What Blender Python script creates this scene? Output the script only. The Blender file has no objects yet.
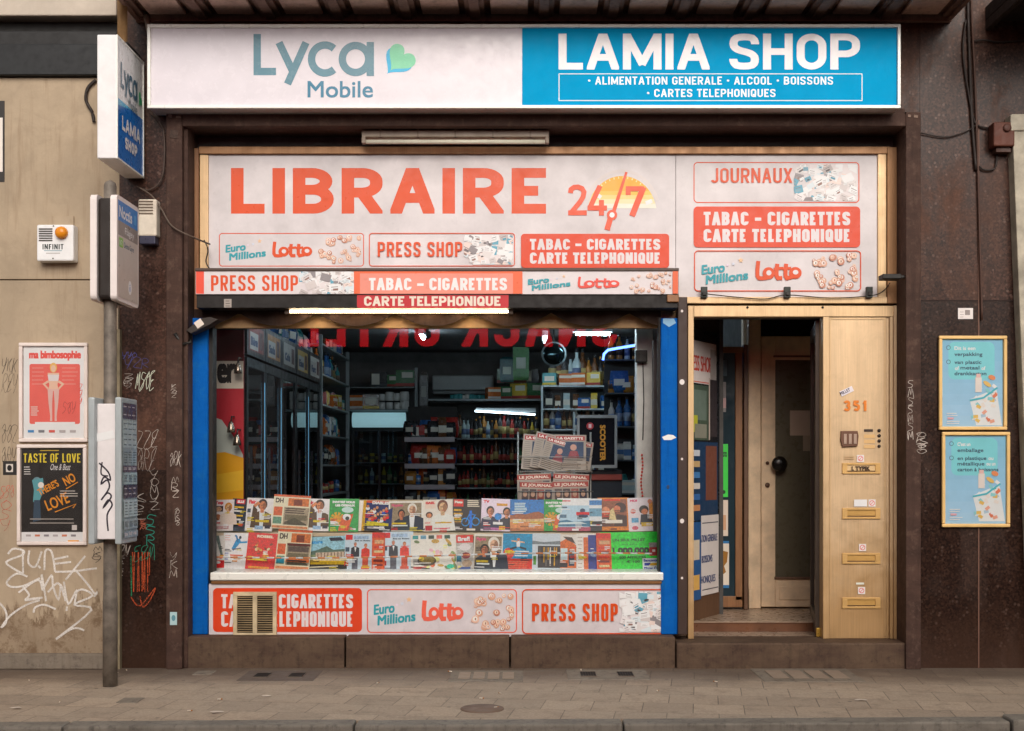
import bpy, math, random
from mathutils import Vector
R = math.radians
sc = bpy.context.scene
col = sc.collection
rnd = random.Random(7)
CY, CZ, F = -9.0, 1.443, 1260.0            # camera distance, eye height, focal length in pixels
def sc_at(y): return F/(y-CY)
def X(px, y=0.0): return (px-525)/sc_at(y)
def Z(py, y=0.0): return CZ+(466-py)/sc_at(y)

# ------------------------------------------------------------------ materials
MATS = {}
def lin(c): 
    c = c/255.0
    return c/12.92 if c <= .04045 else ((c+.055)/1.055)**2.4
def rgb(h):
    if isinstance(h, str): h = [int(h[i:i+2], 16) for i in (0, 2, 4)]
    return tuple(min(.86, lin(v)/.86) for v in h)
def new_mat(name):
    m = bpy.data.materials.new(name); m.use_nodes = True
    nt = m.node_tree; b = nt.nodes['Principled BSDF']
    return m, nt, b
def N(nt, typ, **kw):
    n = nt.nodes.new(typ)
    for k, v in kw.items():
        if k.startswith('i_'):
            n.inputs[int(k[2:])].default_value = v
        else: setattr(n, k, v)
    return n
def L(nt, a, b): nt.links.new(a, b)
def ramp(nt, src, stops):
    n = nt.nodes.new('ShaderNodeValToRGB'); e = n.color_ramp.elements
    while len(e) < len(stops): e.new(.5)
    for i, (p, c) in enumerate(stops):
        e[i].position = p; e[i].color = (c, c, c, 1) if not isinstance(c, tuple) else (*c, 1)
    L(nt, src, n.inputs[0]); return n.outputs[0]
def noise(nt, vec, scale, detail=4, rough=.6, dist=0):
    n = nt.nodes.new('ShaderNodeTexNoise'); n.inputs['Scale'].default_value = scale; n.inputs['Detail'].default_value = detail
    n.inputs['Roughness'].default_value = rough; n.inputs['Distortion'].default_value = dist
    L(nt, vec, n.inputs['Vector']); return n.outputs['Fac']
def mapping(nt, vec, scale=(1, 1, 1), loc=(0, 0, 0), rot=(0, 0, 0)):
    n = nt.nodes.new('ShaderNodeMapping'); n.inputs['Scale'].default_value = scale; n.inputs['Location'].default_value = loc
    n.inputs['Rotation'].default_value = rot
    L(nt, vec, n.inputs['Vector']); return n.outputs[0]
def mix(nt, fac, a, b, mode='MIX'):
    n = nt.nodes.new('ShaderNodeMix'); n.data_type = 'RGBA'; n.blend_type = mode
    for s, v in ((0, fac), (6, a), (7, b)):
        if isinstance(v, (int, float)): n.inputs[s].default_value = v if s == 0 else (v, v, v, 1)
        elif isinstance(v, tuple): n.inputs[s].default_value = (*v, 1)
        else: L(nt, v, n.inputs[s])
    return n.outputs[2]
def math_(nt, op, a, b=0.0):
    n = nt.nodes.new('ShaderNodeMath'); n.operation = op
    for s, v in ((0, a), (1, b)):
        if isinstance(v, (int, float)): n.inputs[s].default_value = v
        else: L(nt, v, n.inputs[s])
    return n.outputs[0]
def pos(nt): return nt.nodes.new('ShaderNodeNewGeometry').outputs['Position']
def bump(nt, b, h, strength=.3, dist=.01):
    n = nt.nodes.new('ShaderNodeBump'); n.inputs['Strength'].default_value = strength; n.inputs['Distance'].default_value = dist
    L(nt, h, n.inputs['Height']); L(nt, n.outputs[0], b.inputs['Normal'])
def flat(h, rough=.45, metal=0.0, var=.08, spec=.4, bmp=0.0, name=None, vs=6.0):
    """a painted / printed / plastic colour with slight wear"""
    key = (str(h), rough, metal, var, spec, bmp)
    if key in MATS: return MATS[key]
    m, nt, b = new_mat(name or 'paint')
    c = rgb(h); p = pos(nt)
    n1 = noise(nt, p, vs, 5, .65)
    f = ramp(nt, n1, [(.3, 1-var*1.6), (.7, 1+var*.3)])
    L(nt, mix(nt, 1.0, tuple(c), f, 'MULTIPLY'), b.inputs['Base Color'])
    r2 = ramp(nt, noise(nt, p, vs*3, 3), [(.3, max(.05, rough-.1)), (.7, min(1, rough+.12))])
    L(nt, r2, b.inputs['Roughness'])
    b.inputs['Metallic'].default_value = metal
    b.inputs['Specular IOR Level'].default_value = spec
    if bmp: bump(nt, b, noise(nt, p, 60, 4), bmp, .004)
    m.diffuse_color = (*c, 1)
    MATS[key] = m; return m
def emit(h, s, name='lamp_glow'):
    key = ('e', str(h), s)
    if key in MATS: return MATS[key]
    m, nt, b = new_mat(name)
    c = tuple(lin(v) for v in h); b.inputs['Base Color'].default_value = (*c, 1)
    b.inputs['Emission Color'].default_value = (*c, 1); b.inputs['Emission Strength'].default_value = s
    MATS[key] = m; return m
def spray_mat(h, lo=.25):
    key = ('spray', h)
    if key in MATS: return MATS[key]
    m, nt, b = new_mat('spray_paint'); p = pos(nt); b.inputs['Base Color'].default_value = (*rgb(h), 1); b.inputs['Roughness'].default_value = .85
    f = math_(nt, 'MULTIPLY', ramp(nt, noise(nt, p, 9, 5, .7), [(.3, lo), (.62, 1)]), ramp(nt, noise(nt, p, 120, 3, .7), [(.3, .55), (.6, 1)]))
    L(nt, f, b.inputs['Alpha']); MATS[key] = m; return m
def glass(name, tint=(1, 1, 1), k=1.6, rough=0.0):
    key = ('g', name)
    if key in MATS: return MATS[key]
    m, nt, b = new_mat(name); nt.nodes.remove(b)
    out = nt.nodes['Material Output']
    t = N(nt, 'ShaderNodeBsdfTransparent'); t.inputs[0].default_value = (*tint, 1)
    g = N(nt, 'ShaderNodeBsdfGlossy'); g.inputs['Roughness'].default_value = rough
    fr = N(nt, 'ShaderNodeFresnel'); fr.inputs[0].default_value = 1.5
    mx = N(nt, 'ShaderNodeMixShader')
    L(nt, math_(nt, 'MULTIPLY', fr.outputs[0], k), mx.inputs[0]); L(nt, t.outputs[0], mx.inputs[1]); L(nt, g.outputs[0], mx.inputs[2])
    L(nt, mx.outputs[0], out.inputs[0]); MATS[key] = m; return m

def m_granite(name, wear, tone):
    m, nt, b = new_mat(name); p = pos(nt)
    sp = N(nt, 'ShaderNodeTexVoronoi'); sp.inputs['Scale'].default_value = 75; L(nt, p, sp.inputs['Vector'])
    spk = ramp(nt, sp.outputs['Color'], [(.2, (.030, .017, .013)), (.55, (.068, .039, .030)), (.85, (.115, .072, .056))])
    fine = ramp(nt, noise(nt, p, 130, 2), [(.62, 0), (.72, 1)])
    c = mix(nt, math_(nt, 'MULTIPLY', fine, .55), spk, (.22, .17, .145))
    fl = N(nt, 'ShaderNodeTexVoronoi'); fl.inputs['Scale'].default_value = 26; L(nt, p, fl.inputs['Vector'])
    flk = math_(nt, 'MULTIPLY', ramp(nt, fl.outputs['Distance'], [(.2, 1), (.3, 0)]), ramp(nt, noise(nt, p, 11, 3), [(.45, 0), (.6, 1)]))
    c = mix(nt, math_(nt, 'MULTIPLY', flk, .6), c, (.30, .26, .25))
    scuff = ramp(nt, noise(nt, mapping(nt, p, (1.3, 1, .7)), 1.6, 6, .7, .6), [(.45, 0), (.7, 1)])
    c = mix(nt, math_(nt, 'MULTIPLY', scuff, wear), c, (.25, .165, .125))
    st = ramp(nt, noise(nt, mapping(nt, p, (9, 9, .5)), 2.2, 4), [(.4, 0), (.68, 1)])
    c = mix(nt, math_(nt, 'MULTIPLY', st, .35), c, (.035, .022, .018))
    sep = N(nt, 'ShaderNodeSeparateXYZ'); L(nt, p, sep.inputs[0])
    wob = math_(nt, 'ADD', sep.outputs[2], math_(nt, 'MULTIPLY', noise(nt, p, 4, 5), .5))
    mud = ramp(nt, wob, [(.28, 1), (.72, 0)])
    c = mix(nt, math_(nt, 'MULTIPLY', mud, .7), c, (.15, .10, .075))
    L(nt, mix(nt, 1.0, c, tone, 'MULTIPLY'), b.inputs['Base Color'])
    L(nt, ramp(nt, scuff, [(0, .3), (1, .7)]), b.inputs['Roughness'])
    bump(nt, b, noise(nt, p, 90, 4), .12, .004)
    return m
def m_plaster(name, base, dark, streak=.55):
    m, nt, b = new_mat(name); p = pos(nt)
    n1 = ramp(nt, noise(nt, p, 1.4, 7, .7, .4), [(.3, 0), (.75, 1)])
    c = mix(nt, n1, base, tuple(v*.66 for v in base))
    st = ramp(nt, noise(nt, mapping(nt, p, (10, 10, .8)), 1.6, 5, .7), [(.52, 0), (.72, 1)])
    sep = N(nt, 'ShaderNodeSeparateXYZ'); L(nt, p, sep.inputs[0])
    low = ramp(nt, math_(nt, 'ADD', sep.outputs[2], math_(nt, 'MULTIPLY', noise(nt, mapping(nt, p, (3, 3, .8)), 3, 6, .7), 1.1)), [(.95, 1), (1.75, 0)])
    c = mix(nt, math_(nt, 'MULTIPLY', st, streak*.55), c, dark)
    pt = ramp(nt, noise(nt, mapping(nt, p, (1, 1, 1.4)), 3.2, 8, .75, .8), [(.50, 0), (.60, 1)]); c = mix(nt, math_(nt, 'MULTIPLY', pt, .28*streak), c, tuple(v*.55 for v in base))
    bl = ramp(nt, noise(nt, p, 9, 6, .75), [(.47, 0), (.6, 1)])
    lowf = math_(nt, 'MULTIPLY', low, ramp(nt, bl, [(0, .35), (1, .85)]))
    c = mix(nt, lowf, c, tuple(v*.75 for v in dark))
    L(nt, c, b.inputs['Base Color']); b.inputs['Roughness'].default_value = .9
    bump(nt, b, noise(nt, p, 25, 8, .7), .35, .006)
    return m
def m_stone(name, c1, c2, c3):
    m, nt, b = new_mat(name); p = pos(nt)
    n1 = ramp(nt, noise(nt, mapping(nt, p, (.7, 1, 1.6)), 5, 7, .7, .3), [(.32, 0), (.68, 1)])
    c = mix(nt, n1, c1, c2)
    n2 = ramp(nt, noise(nt, p, 14, 6, .75), [(.52, 0), (.66, 1)])
    c = mix(nt, math_(nt, 'MULTIPLY', n2, .6), c, c3)
    n3 = ramp(nt, noise(nt, mapping(nt, p, (14, 14, 1.2)), 2.0, 4, .7), [(.5, 0), (.75, 1)])
    c = mix(nt, math_(nt, 'MULTIPLY', n3, .4), c, tuple(v*.4 for v in c1))
    L(nt, c, b.inputs['Base Color']); b.inputs['Roughness'].default_value = .75
    bump(nt, b, noise(nt, p, 40, 7, .7), .4, .006)
    return m
def m_pavement():
    m, nt, b = new_mat('worn_paving'); p = pos(nt)
    v = mapping(nt, p, (1, 1, 1), rot=(0, 0, R(8)))
    br = N(nt, 'ShaderNodeTexBrick'); L(nt, v, br.inputs['Vector'])
    br.inputs['Scale'].default_value = 1; br.inputs['Brick Width'].default_value = .3; br.inputs['Row Height'].default_value = .3
    br.inputs['Mortar Size'].default_value = .004; br.inputs['Mortar Smooth'].default_value = .6; br.offset = .5
    br.inputs['Color1'].default_value = (.44, .335, .24, 1); br.inputs['Color2'].default_value = (.32, .245, .178, 1); br.inputs['Mortar'].default_value = (.13, .1, .075, 1)
    c = br.outputs['Color']
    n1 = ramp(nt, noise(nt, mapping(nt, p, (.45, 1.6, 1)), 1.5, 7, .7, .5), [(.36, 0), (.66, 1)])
    c = mix(nt, math_(nt, 'MULTIPLY', n1, .55), c, (.40, .325, .245))  # pale streaks: dappled light painted into the paving colour
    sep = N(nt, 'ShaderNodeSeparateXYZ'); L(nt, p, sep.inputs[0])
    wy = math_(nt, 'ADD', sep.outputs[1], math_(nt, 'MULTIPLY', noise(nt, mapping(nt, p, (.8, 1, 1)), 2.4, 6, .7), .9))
    wet_shade = ramp(nt, math_(nt, 'MULTIPLY', math_(nt, 'ADD', wy, 2.0), .4), [(.66, 0), (.88, 1)])
    c = mix(nt, math_(nt, 'MULTIPLY', wet_shade, .72), c, (.06, .036, .026))  # damp dirt along the wall, with some of the shade there painted in
    n2 = ramp(nt, noise(nt, p, 7, 7, .75), [(.5, 0), (.68, 1)])
    c = mix(nt, math_(nt, 'MULTIPLY', n2, .6), c, (.19, .145, .108))
    spot = N(nt, 'ShaderNodeTexVoronoi'); spot.inputs['Scale'].default_value = 4.5; L(nt, p, spot.inputs['Vector'])
    sp = ramp(nt, spot.outputs['Distance'], [(.045, 1), (.075, 0)])
    c = mix(nt, math_(nt, 'MULTIPLY', sp, .7), c, (.07, .055, .045))
    c = mix(nt, 1.0, c, ramp(nt, noise(nt, p, 55, 5, .75), [(.3, .74), (.7, 1.18)]), 'MULTIPLY')
    L(nt, c, b.inputs['Base Color'])
    L(nt, ramp(nt, wet_shade, [(0, .85), (1, .62)]), b.inputs['Roughness'])
    h = math_(nt, 'SUBTRACT', math_(nt, 'MULTIPLY', noise(nt, p, 30, 6, .7), .5), math_(nt, 'MULTIPLY', br.outputs['Fac'], .8))
    bump(nt, b, h, .5, .008)
    return m
def m_gold(name, base, low_tint=.5):
    m, nt, b = new_mat(name); p = pos(nt)
    n1 = ramp(nt, noise(nt, mapping(nt, p, (6, 6, .7)), 1.5, 6, .65), [(.3, 0), (.75, 1)])
    c = mix(nt, n1, base, tuple(v*.8 for v in base))
    sep = N(nt, 'ShaderNodeSeparateXYZ'); L(nt, p, sep.inputs[0])
    low = ramp(nt, math_(nt, 'ADD', math_(nt, 'MULTIPLY', sep.outputs[2], .4), math_(nt, 'MULTIPLY', noise(nt, p, 3, 6, .7), .5)), [(.42, 1), (.72, 0)])
    c = mix(nt, math_(nt, 'MULTIPLY', low, low_tint), c, (base[0]*.62, base[1]*.5, base[2]*.32))  # deeper, browner gold towards the bottom
    c = mix(nt, 1.0, c, ramp(nt, noise(nt, mapping(nt, p, (140, 140, 2.5)), 1, 3, .6), [(.3, .86), (.7, 1.04)]), 'MULTIPLY')
    sm_ = ramp(nt, noise(nt, p, 7, 6, .75, .5), [(.5, 0), (.68, 1)]); c = mix(nt, math_(nt, 'MULTIPLY', sm_, .22), c, tuple(v*.5 for v in base))
    L(nt, c, b.inputs['Base Color']); b.inputs['Metallic'].default_value = .35
    L(nt, ramp(nt, noise(nt, p, 12, 5), [(.3, .32), (.7, .55)]), b.inputs['Roughness'])
    return m
def m_wood(name, c1, c2):
    m, nt, b = new_mat(name); p = pos(nt)
    n1 = ramp(nt, noise(nt, mapping(nt, p, (14, 14, 1)), 3, 6, .6, 1.0), [(.3, 0), (.7, 1)])
    L(nt, mix(nt, n1, c1, c2), b.inputs['Base Color']); b.inputs['Roughness'].default_value = .5
    return m
GRAN = m_granite('worn_brown_granite', .55, (.66, .47, .39)); GRAND = m_granite('dark_brown_granite', .25, (.38, .28, .23))
PLAS = m_plaster('beige_render', (.48, .375, .26), (.20, .12, .062), .8)
PALE = m_plaster('pale_render', (.60, .52, .43), (.36, .28, .2), .3)
PILA = m_stone('brown_painted_stone', (.046, .025, .019), (.085, .046, .034), (.13, .08, .06))
PLIN = m_stone('plinth_stone', (.075, .044, .031), (.135, .088, .056), (.04, .024, .018))
GREYST = m_stone('grey_stone', (.17, .135, .10), (.24, .20, .155), (.08, .06, .05))
KERB = m_stone('kerb_stone', (.15, .13, .105), (.25, .22, .18), (.07, .058, .05))
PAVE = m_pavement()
GOLD = m_gold('gold_anodised_frame', (.74, .51, .28), .6)
GOLDP = m_gold('pale_gold_panel', (.76, .54, .32), .8)
BRONZE = m_gold('bronze_trim', (.34, .17, .07))
WOODO = m_wood('orange_varnished_wood', (.20, .085, .03), (.32, .15, .06))
WOODD = m_wood('dark_wood', (.10, .05, .026), (.17, .085, .045))
CRW = flat('e8c6a8', .6, var=.2)
CREAM = flat('e8c4a2', .5, var=.2, name='cream_door_paint')
COFF = m_stone('old_soffit_boards', (.20, .11, .085), (.30, .175, .135), (.10, .05, .04))
BLACKM = flat('1a1612', .5, name='black_metal'); DARK = flat('15110f', .7, name='dark_void')
ALU = flat('e8dfd8', .32, .1, var=.01, name='aluminium'); WHITEP = flat('f2ebea', .35, name='white_plastic')
BLUE = m_stone('worn_blue_paint', (.001, .10, .42), (.002, .12, .48), (.01, .14, .42)); BLUE.node_tree.nodes['Principled BSDF'].inputs['Specular IOR Level'].default_value = .1
for m_ in (GRAN, GRAND, PILA, PLIN): m_.node_tree.nodes['Principled BSDF'].inputs['Specular IOR Level'].default_value = .22
STEEL = flat('3a2a24', .5, name='brown_steel')
GREY = flat('8d8a86', .5, name='grey_plastic'); CABLE = flat('2a211d', .6, name='cable_rubber')
GLASS = glass('shop_glass', (.98, .985, .985), 1.35); FGLASS = glass('fridge_glass', (.8, .88, .9), 1.6); PGLASS = glass('poster_glass', (1, 1, 1), .6)
DGLASS = flat('565040', .3, spec=.3, var=.05, name='dark_glass')
WALLI = flat('4c4a48', .8, var=.2, name='shop_wall_paint'); CEILI = flat('5e5e5e', .8, var=.15, name='shop_ceiling_paint')
SHELF = flat('8f9494', .5, name='shelf_metal'); FRIDGE = flat('191b1d', .4, name='fridge_black')

# ------------------------------------------------------------------ object helpers
WL = {}
def tag(o, label=None, cat=None, group=None, kind=None):
    if label: o['label'] = label
    if cat: o['category'] = cat
    if group: o['group'] = group
    if kind: o['kind'] = kind
    return o
def empty(name, loc, label=None, cat=None, group=None):
    o = bpy.data.objects.new(name, None); col.objects.link(o); o.location = loc; o.empty_display_size = .1
    WL[o.name] = Vector(loc); return tag(o, label, cat, group)
class MB:
    def __init__(s): s.v = []; s.f = []; s.mi = []; s.mats = []; s.sm = []
    def m(s, mat):
        if mat not in s.mats: s.mats.append(mat)
        return s.mats.index(mat)
    def add(s, vs, fs, mat, smooth=False):
        o = len(s.v); s.v += [tuple(v) for v in vs]; i = s.m(mat)
        for f in fs: s.f.append(tuple(o+k for k in f)); s.mi.append(i); s.sm.append(smooth)
        return s
    def box(s, x0, x1, y0, y1, z0, z1, mat):
        v = [(x, y, z) for x in (x0, x1) for y in (y0, y1) for z in (z0, z1)]
        return s.add(v, [(0, 1, 3, 2), (4, 6, 7, 5), (0, 4, 5, 1), (2, 3, 7, 6), (0, 2, 6, 4), (1, 5, 7, 3)], mat)
    def prism(s, pts, z0, z1, mat):           # plan polygon extruded upwards
        n = len(pts); v = [(x, y, z0) for x, y in pts]+[(x, y, z1) for x, y in pts]
        f = [tuple(range(n-1, -1, -1)), tuple(range(n, 2*n))]+[(i, (i+1) % n, n+(i+1) % n, n+i) for i in range(n)]
        return s.add(v, f, mat)
    def xz(s, pts, y0, y1, mat):              # elevation polygon extruded in depth
        n = len(pts); v = [(x, y0, z) for x, z in pts]+[(x, y1, z) for x, z in pts]
        f = [tuple(range(n)), tuple(range(2*n-1, n-1, -1))]+[(i, n+i, n+(i+1) % n, (i+1) % n) for i in range(n)]
        return s.add(v, f, mat)
    def tube(s, pts, r, mat, n=8, cap=True):
        pts = [Vector(p) for p in pts]; rings = []
        up = Vector((0, 0, 1))
        for i, p in enumerate(pts):
            d = (pts[min(i+1, len(pts)-1)]-pts[max(i-1, 0)]).normalized()
            a = d.cross(up if abs(d.z) < .95 else Vector((0, 1, 0))).normalized(); b = d.cross(a)
            rr = r[i] if isinstance(r, (list, tuple)) else r
            rings.append([p+a*rr*math.cos(2*math.pi*k/n)+b*rr*math.sin(2*math.pi*k/n) for k in range(n)])
        v = [q for g in rings for q in g]; f = []
        for i in range(len(pts)-1):
            for k in range(n): f.append((i*n+k, i*n+(k+1) % n, (i+1)*n+(k+1) % n, (i+1)*n+k))
        if cap: f.append(tuple(range(n-1, -1, -1))); f.append(tuple((len(pts)-1)*n+k for k in range(n)))
        return s.add(v, f, mat, True)
    def lathe(s, prof, c, mat, n=12, axis='z'):
        v = []; f = []
        for r, h in prof:
            for k in range(n):
                a = 2*math.pi*k/n; q = (r*math.cos(a), r*math.sin(a), h)
                if axis == 'y': q = (q[0], q[2], q[1])
                if axis == 'x': q = (q[2], q[0], q[1])
                v.append((c[0]+q[0], c[1]+q[1], c[2]+q[2]))
        for i in range(len(prof)-1):
            for k in range(n): f.append((i*n+k, i*n+(k+1) % n, (i+1)*n+(k+1) % n, (i+1)*n+k))
        f.append(tuple(range(n-1, -1, -1))); f.append(tuple((len(prof)-1)*n+k for k in range(n)))
        return s.add(v, f, mat, True)
    def build(s, name, parent=None, bev=0.0, loc=None, local=False):
        me = bpy.data.meshes.new(name)
        if parent is not None: off = Vector((0, 0, 0)) if local else WL[parent.name]
        elif local: off = Vector((0, 0, 0))
        else:
            if loc is None:
                xs, ys, zs = zip(*s.v); loc = ((min(xs)+max(xs))/2, (min(ys)+max(ys))/2, min(zs))
            off = Vector(loc)
        me.from_pydata([(a-off.x, b-off.y, c-off.z) for a, b, c in s.v], [], s.f)
        for m in s.mats: me.materials.append(m)
        me.polygons.foreach_set('material_index', s.mi); me.polygons.foreach_set('use_smooth', s.sm)
        me.update()
        o = bpy.data.objects.new(name, me); col.objects.link(o)
        if parent is not None: o.parent = parent; WL[o.name] = WL[parent.name]
        else: o.location = off if loc is None or not local else loc; WL[o.name] = Vector(o.location)
        if bev:
            b = o.modifiers.new('edge', 'BEVEL'); b.width = bev; b.segments = 2; b.limit_method = 'ANGLE'; b.angle_limit = R(40)
        return o
def box(name, parent, x0, x1, y0, y1, z0, z1, mat, bev=.004): return MB().box(x0, x1, y0, y1, z0, z1, mat).build(name, parent, bev)

# ------------------------------------------------------------------ lettering and prints
TM = {}
def tmesh(s, font, sp=1.0, res=4):
    k = (s, font, sp, res)
    if k in TM: return TM[k]
    c = bpy.data.curves.new('tmp', 'FONT'); c.body = s; c.size = 1; c.resolution_u = res; c.space_character = sp
    o = bpy.data.objects.new('tmp', c); me = bpy.data.meshes.new_from_object(o)
    v = [(a.co.x, a.co.y) for a in me.vertices]; f = [tuple(p.vertices) for p in me.polygons]
    bpy.data.objects.remove(o); bpy.data.curves.remove(c); bpy.data.meshes.remove(me)
    TM[k] = (v, f); return TM[k]
CAP = {}
def caph(font):
    if font not in CAP: CAP[font] = max(y for x, y in tmesh('H', font)[0])
    return CAP[font]
def clip_poly(pts, r):
    x0, y0, x1, y1 = r
    for ax, lim, sg in ((0, x0, 1), (0, x1, -1), (1, y0, 1), (1, y1, -1)):
        out = []
        for i in range(len(pts)):
            a, b = pts[i], pts[(i+1) % len(pts)]
            ia, ib = (a[ax]-lim)*sg >= 0, (b[ax]-lim)*sg >= 0
            if ia: out.append(a)
            if ia != ib:
                t = (lim-a[ax])/(b[ax]-a[ax]); out.append((a[0]+(b[0]-a[0])*t, a[1]+(b[1]-a[1])*t))
        pts = out
        if len(pts) < 3: return []
    return pts
class Canvas(MB):
    """prints laid in thin layers on a flat board; fr maps (a, b, d) to a point, b runs downwards, d lifts off the board"""
    def __init__(s, fr, eps=.00012, rough=.4):
        super().__init__(); s.fr = fr; s.l = 1; s.eps = eps; s.clip = None; s.rough = rough; s.step = 1
    def M(s, c): return c if isinstance(c, bpy.types.Material) else flat(c, s.rough, var=.05)
    def up(s, k=1): s.l += k*s.step; return s
    def poly(s, pts, c, up=True):
        if s.clip: pts = clip_poly(pts, s.clip)
        if len(pts) < 3: return s
        s.add([s.fr(a, b, s.l*s.eps) for a, b in pts], [tuple(range(len(pts)))], s.M(c))
        if up: s.l += s.step
        return s
    def rect(s, x0, y0, x1, y1, c, rot=0, up=True):
        p = [(x0, y0), (x1, y0), (x1, y1), (x0, y1)]
        if rot:
            cx, cy = (x0+x1)/2, (y0+y1)/2; ca, sa = math.cos(R(rot)), math.sin(R(rot))
            p = [(cx+(a-cx)*ca-(b-cy)*sa, cy+(a-cx)*sa+(b-cy)*ca) for a, b in p]
        return s.poly(p, c, up)
    def rr(s, x0, y0, x1, y1, r, n=5):
        out = []
        for cx, cy, a0 in ((x1-r, y0+r, -90), (x1-r, y1-r, 0), (x0+r, y1-r, 90), (x0+r, y0+r, 180)):
            for k in range(n+1):
                a = R(a0+90*k/n); out.append((cx+r*math.cos(a), cy+r*math.sin(a)))
        return out
    def rrect(s, x0, y0, x1, y1, r, c): return s.poly(s.rr(x0, y0, x1, y1, r), c)
    def outline(s, x0, y0, x1, y1, r, w, c):
        a = s.rr(x0, y0, x1, y1, r); b = s.rr(x0+w, y0+w, x1-w, y1-w, max(.01, r-w)); n = len(a)
        s.add([s.fr(p, q, s.l*s.eps) for p, q in a+b], [(i, (i+1) % n, n+(i+1) % n, n+i) for i in range(n)], s.M(c)); s.l += s.step; return s
    def ell(s, cx, cy, rx, ry, c, n=20, rot=0, a0=0, a1=360, up=True):
        ca, sa = math.cos(R(rot)), math.sin(R(rot)); p = []
        full = a1-a0 >= 360
        for k in range(n if full else n+1):
            t = R(a0+(a1-a0)*k/n); u, v = rx*math.cos(t), ry*math.sin(t); p.append((cx+u*ca-v*sa, cy+u*sa+v*ca))
        return s.poly(p, c, up)
    def ring(s, cx, cy, rx, ry, w, c, a0=0, a1=360, n=28):
        return s.stroke([(cx+rx*math.cos(R(a0+(a1-a0)*k/n)), cy+ry*math.sin(R(a0+(a1-a0)*k/n))) for k in range(n+1)], w, c)
    def stroke(s, pts, w, c, taper=None):
        q0 = [pts[0]]
        for p in pts[1:]:
            if abs(p[0]-q0[-1][0])+abs(p[1]-q0[-1][1]) > 1e-5*w: q0.append(p)
        if taper is None: pts = q0
        if len(pts) < 2: return s
        loop = len(pts) > 4 and abs(pts[0][0]-pts[-1][0])+abs(pts[0][1]-pts[-1][1]) < 1e-4*w
        n = len(pts); Lf, Rt = [], []
        for i in range(n):
            d0 = (pts[i][0]-pts[i-1][0], pts[i][1]-pts[i-1][1]) if i else ((pts[-1][0]-pts[-2][0], pts[-1][1]-pts[-2][1]) if loop else None)
            d1 = (pts[i+1][0]-pts[i][0], pts[i+1][1]-pts[i][1]) if i < n-1 else ((pts[1][0]-pts[0][0], pts[1][1]-pts[0][1]) if loop else None)
            def nn(d):
                if d is None: return None
                l = math.hypot(*d) or 1e-9; return (-d[1]/l, d[0]/l)
            a, b = nn(d0), nn(d1)
            if a is None: m = b; k = 1
            elif b is None: m = a; k = 1
            else:
                m = (a[0]+b[0], a[1]+b[1]); l = math.hypot(*m)
                if l < .3: m = b; k = 1
                else: m = (m[0]/l, m[1]/l); k = min(1.6, 1/max(.3, m[0]*b[0]+m[1]*b[1]))
            ww = w/2*k*(taper[i] if taper else 1)
            Lf.append((pts[i][0]+m[0]*ww, pts[i][1]+m[1]*ww)); Rt.append((pts[i][0]-m[0]*ww, pts[i][1]-m[1]*ww))
        mm = s.M(c); d = s.l*s.eps
        for i in range(n-1):
            q = [Lf[i], Lf[i+1], Rt[i+1], Rt[i]]
            if s.clip:
                q = clip_poly(q, s.clip)
                if len(q) < 3: continue
            s.add([s.fr(a, b, d+i*s.eps*.02) for a, b in q], [tuple(range(len(q)))], mm)
        s.l += s.step; return s
    def text(s, t, x0, x1, y0, y1, c, bold=0, font='b', sp=1.0, rot=0, shear=0, align='fit', bx=None, res=4, cap=True):
        """cap letters between y0 (top) and y1 (baseline); stretched to x0..x1 when align is 'fit'"""
        v, f = tmesh(t, font, sp, res)
        if not f: return s
        bx = bold if bx is None else bx
        xs = [p[0] for p in v]; mn, mx_ = min(xs), max(xs)
        h = caph(font) if cap else max(p[1] for p in v)
        sy = (y1-y0-2*bold)/h
        if align == 'fit': sx = (x1-x0-2*bx)/(mx_-mn); ox = x0+bx
        else:
            sx = sy; wd = (mx_-mn)*sx
            ox = {'l': x0, 'c': (x0+x1-wd)/2, 'r': x1-wd}[align]
        ca, sa = math.cos(R(rot)), math.sin(R(rot)); mm = s.M(c)
        offs = [(0, 0)] if not (bold or bx) else [(0, 0), (-bx, -bold), (bx, -bold), (-bx, bold), (bx, bold)]
        if (bold or bx) and res >= 6: offs += [(bx, 0), (-bx, 0), (0, bold), (0, -bold)]
        for j, (dx, dy) in enumerate(offs):
            P = []
            for p in v:
                a = (p[0]-mn)*sx+dx+shear*p[1]*sy; b = -(p[1]*sy+dy)
                P.append(s.fr(ox+a*ca-b*sa, y1-bold+a*sa+b*ca, s.l*s.eps+j*s.eps*.35))
            s.add(P, f, mm)
        s.l += s.step; return s
    def lines(s, x0, y0, x1, y1, n, c, w=.5, r=None):
        for i in range(n):
            y = y0+(y1-y0)*i/max(1, n-1)
            s.rect(x0, y-w/2, x1-(r or rnd).random()*.25*(x1-x0), y+w/2, c, up=False)
        s.l += s.step; return s
CW = {'M': 1.3, 'W': 1.45, 'E': .84, 'F': .82, 'L': .82, 'J': .86, 'T': .9, ' ': .40, '-': .95, '/': .7, '.': .25, "'": .3, '1': .62, 'A': 1.08, 'N': 1.06, 'V': 1.06, 'K': 1.04, '*': .45}
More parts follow.
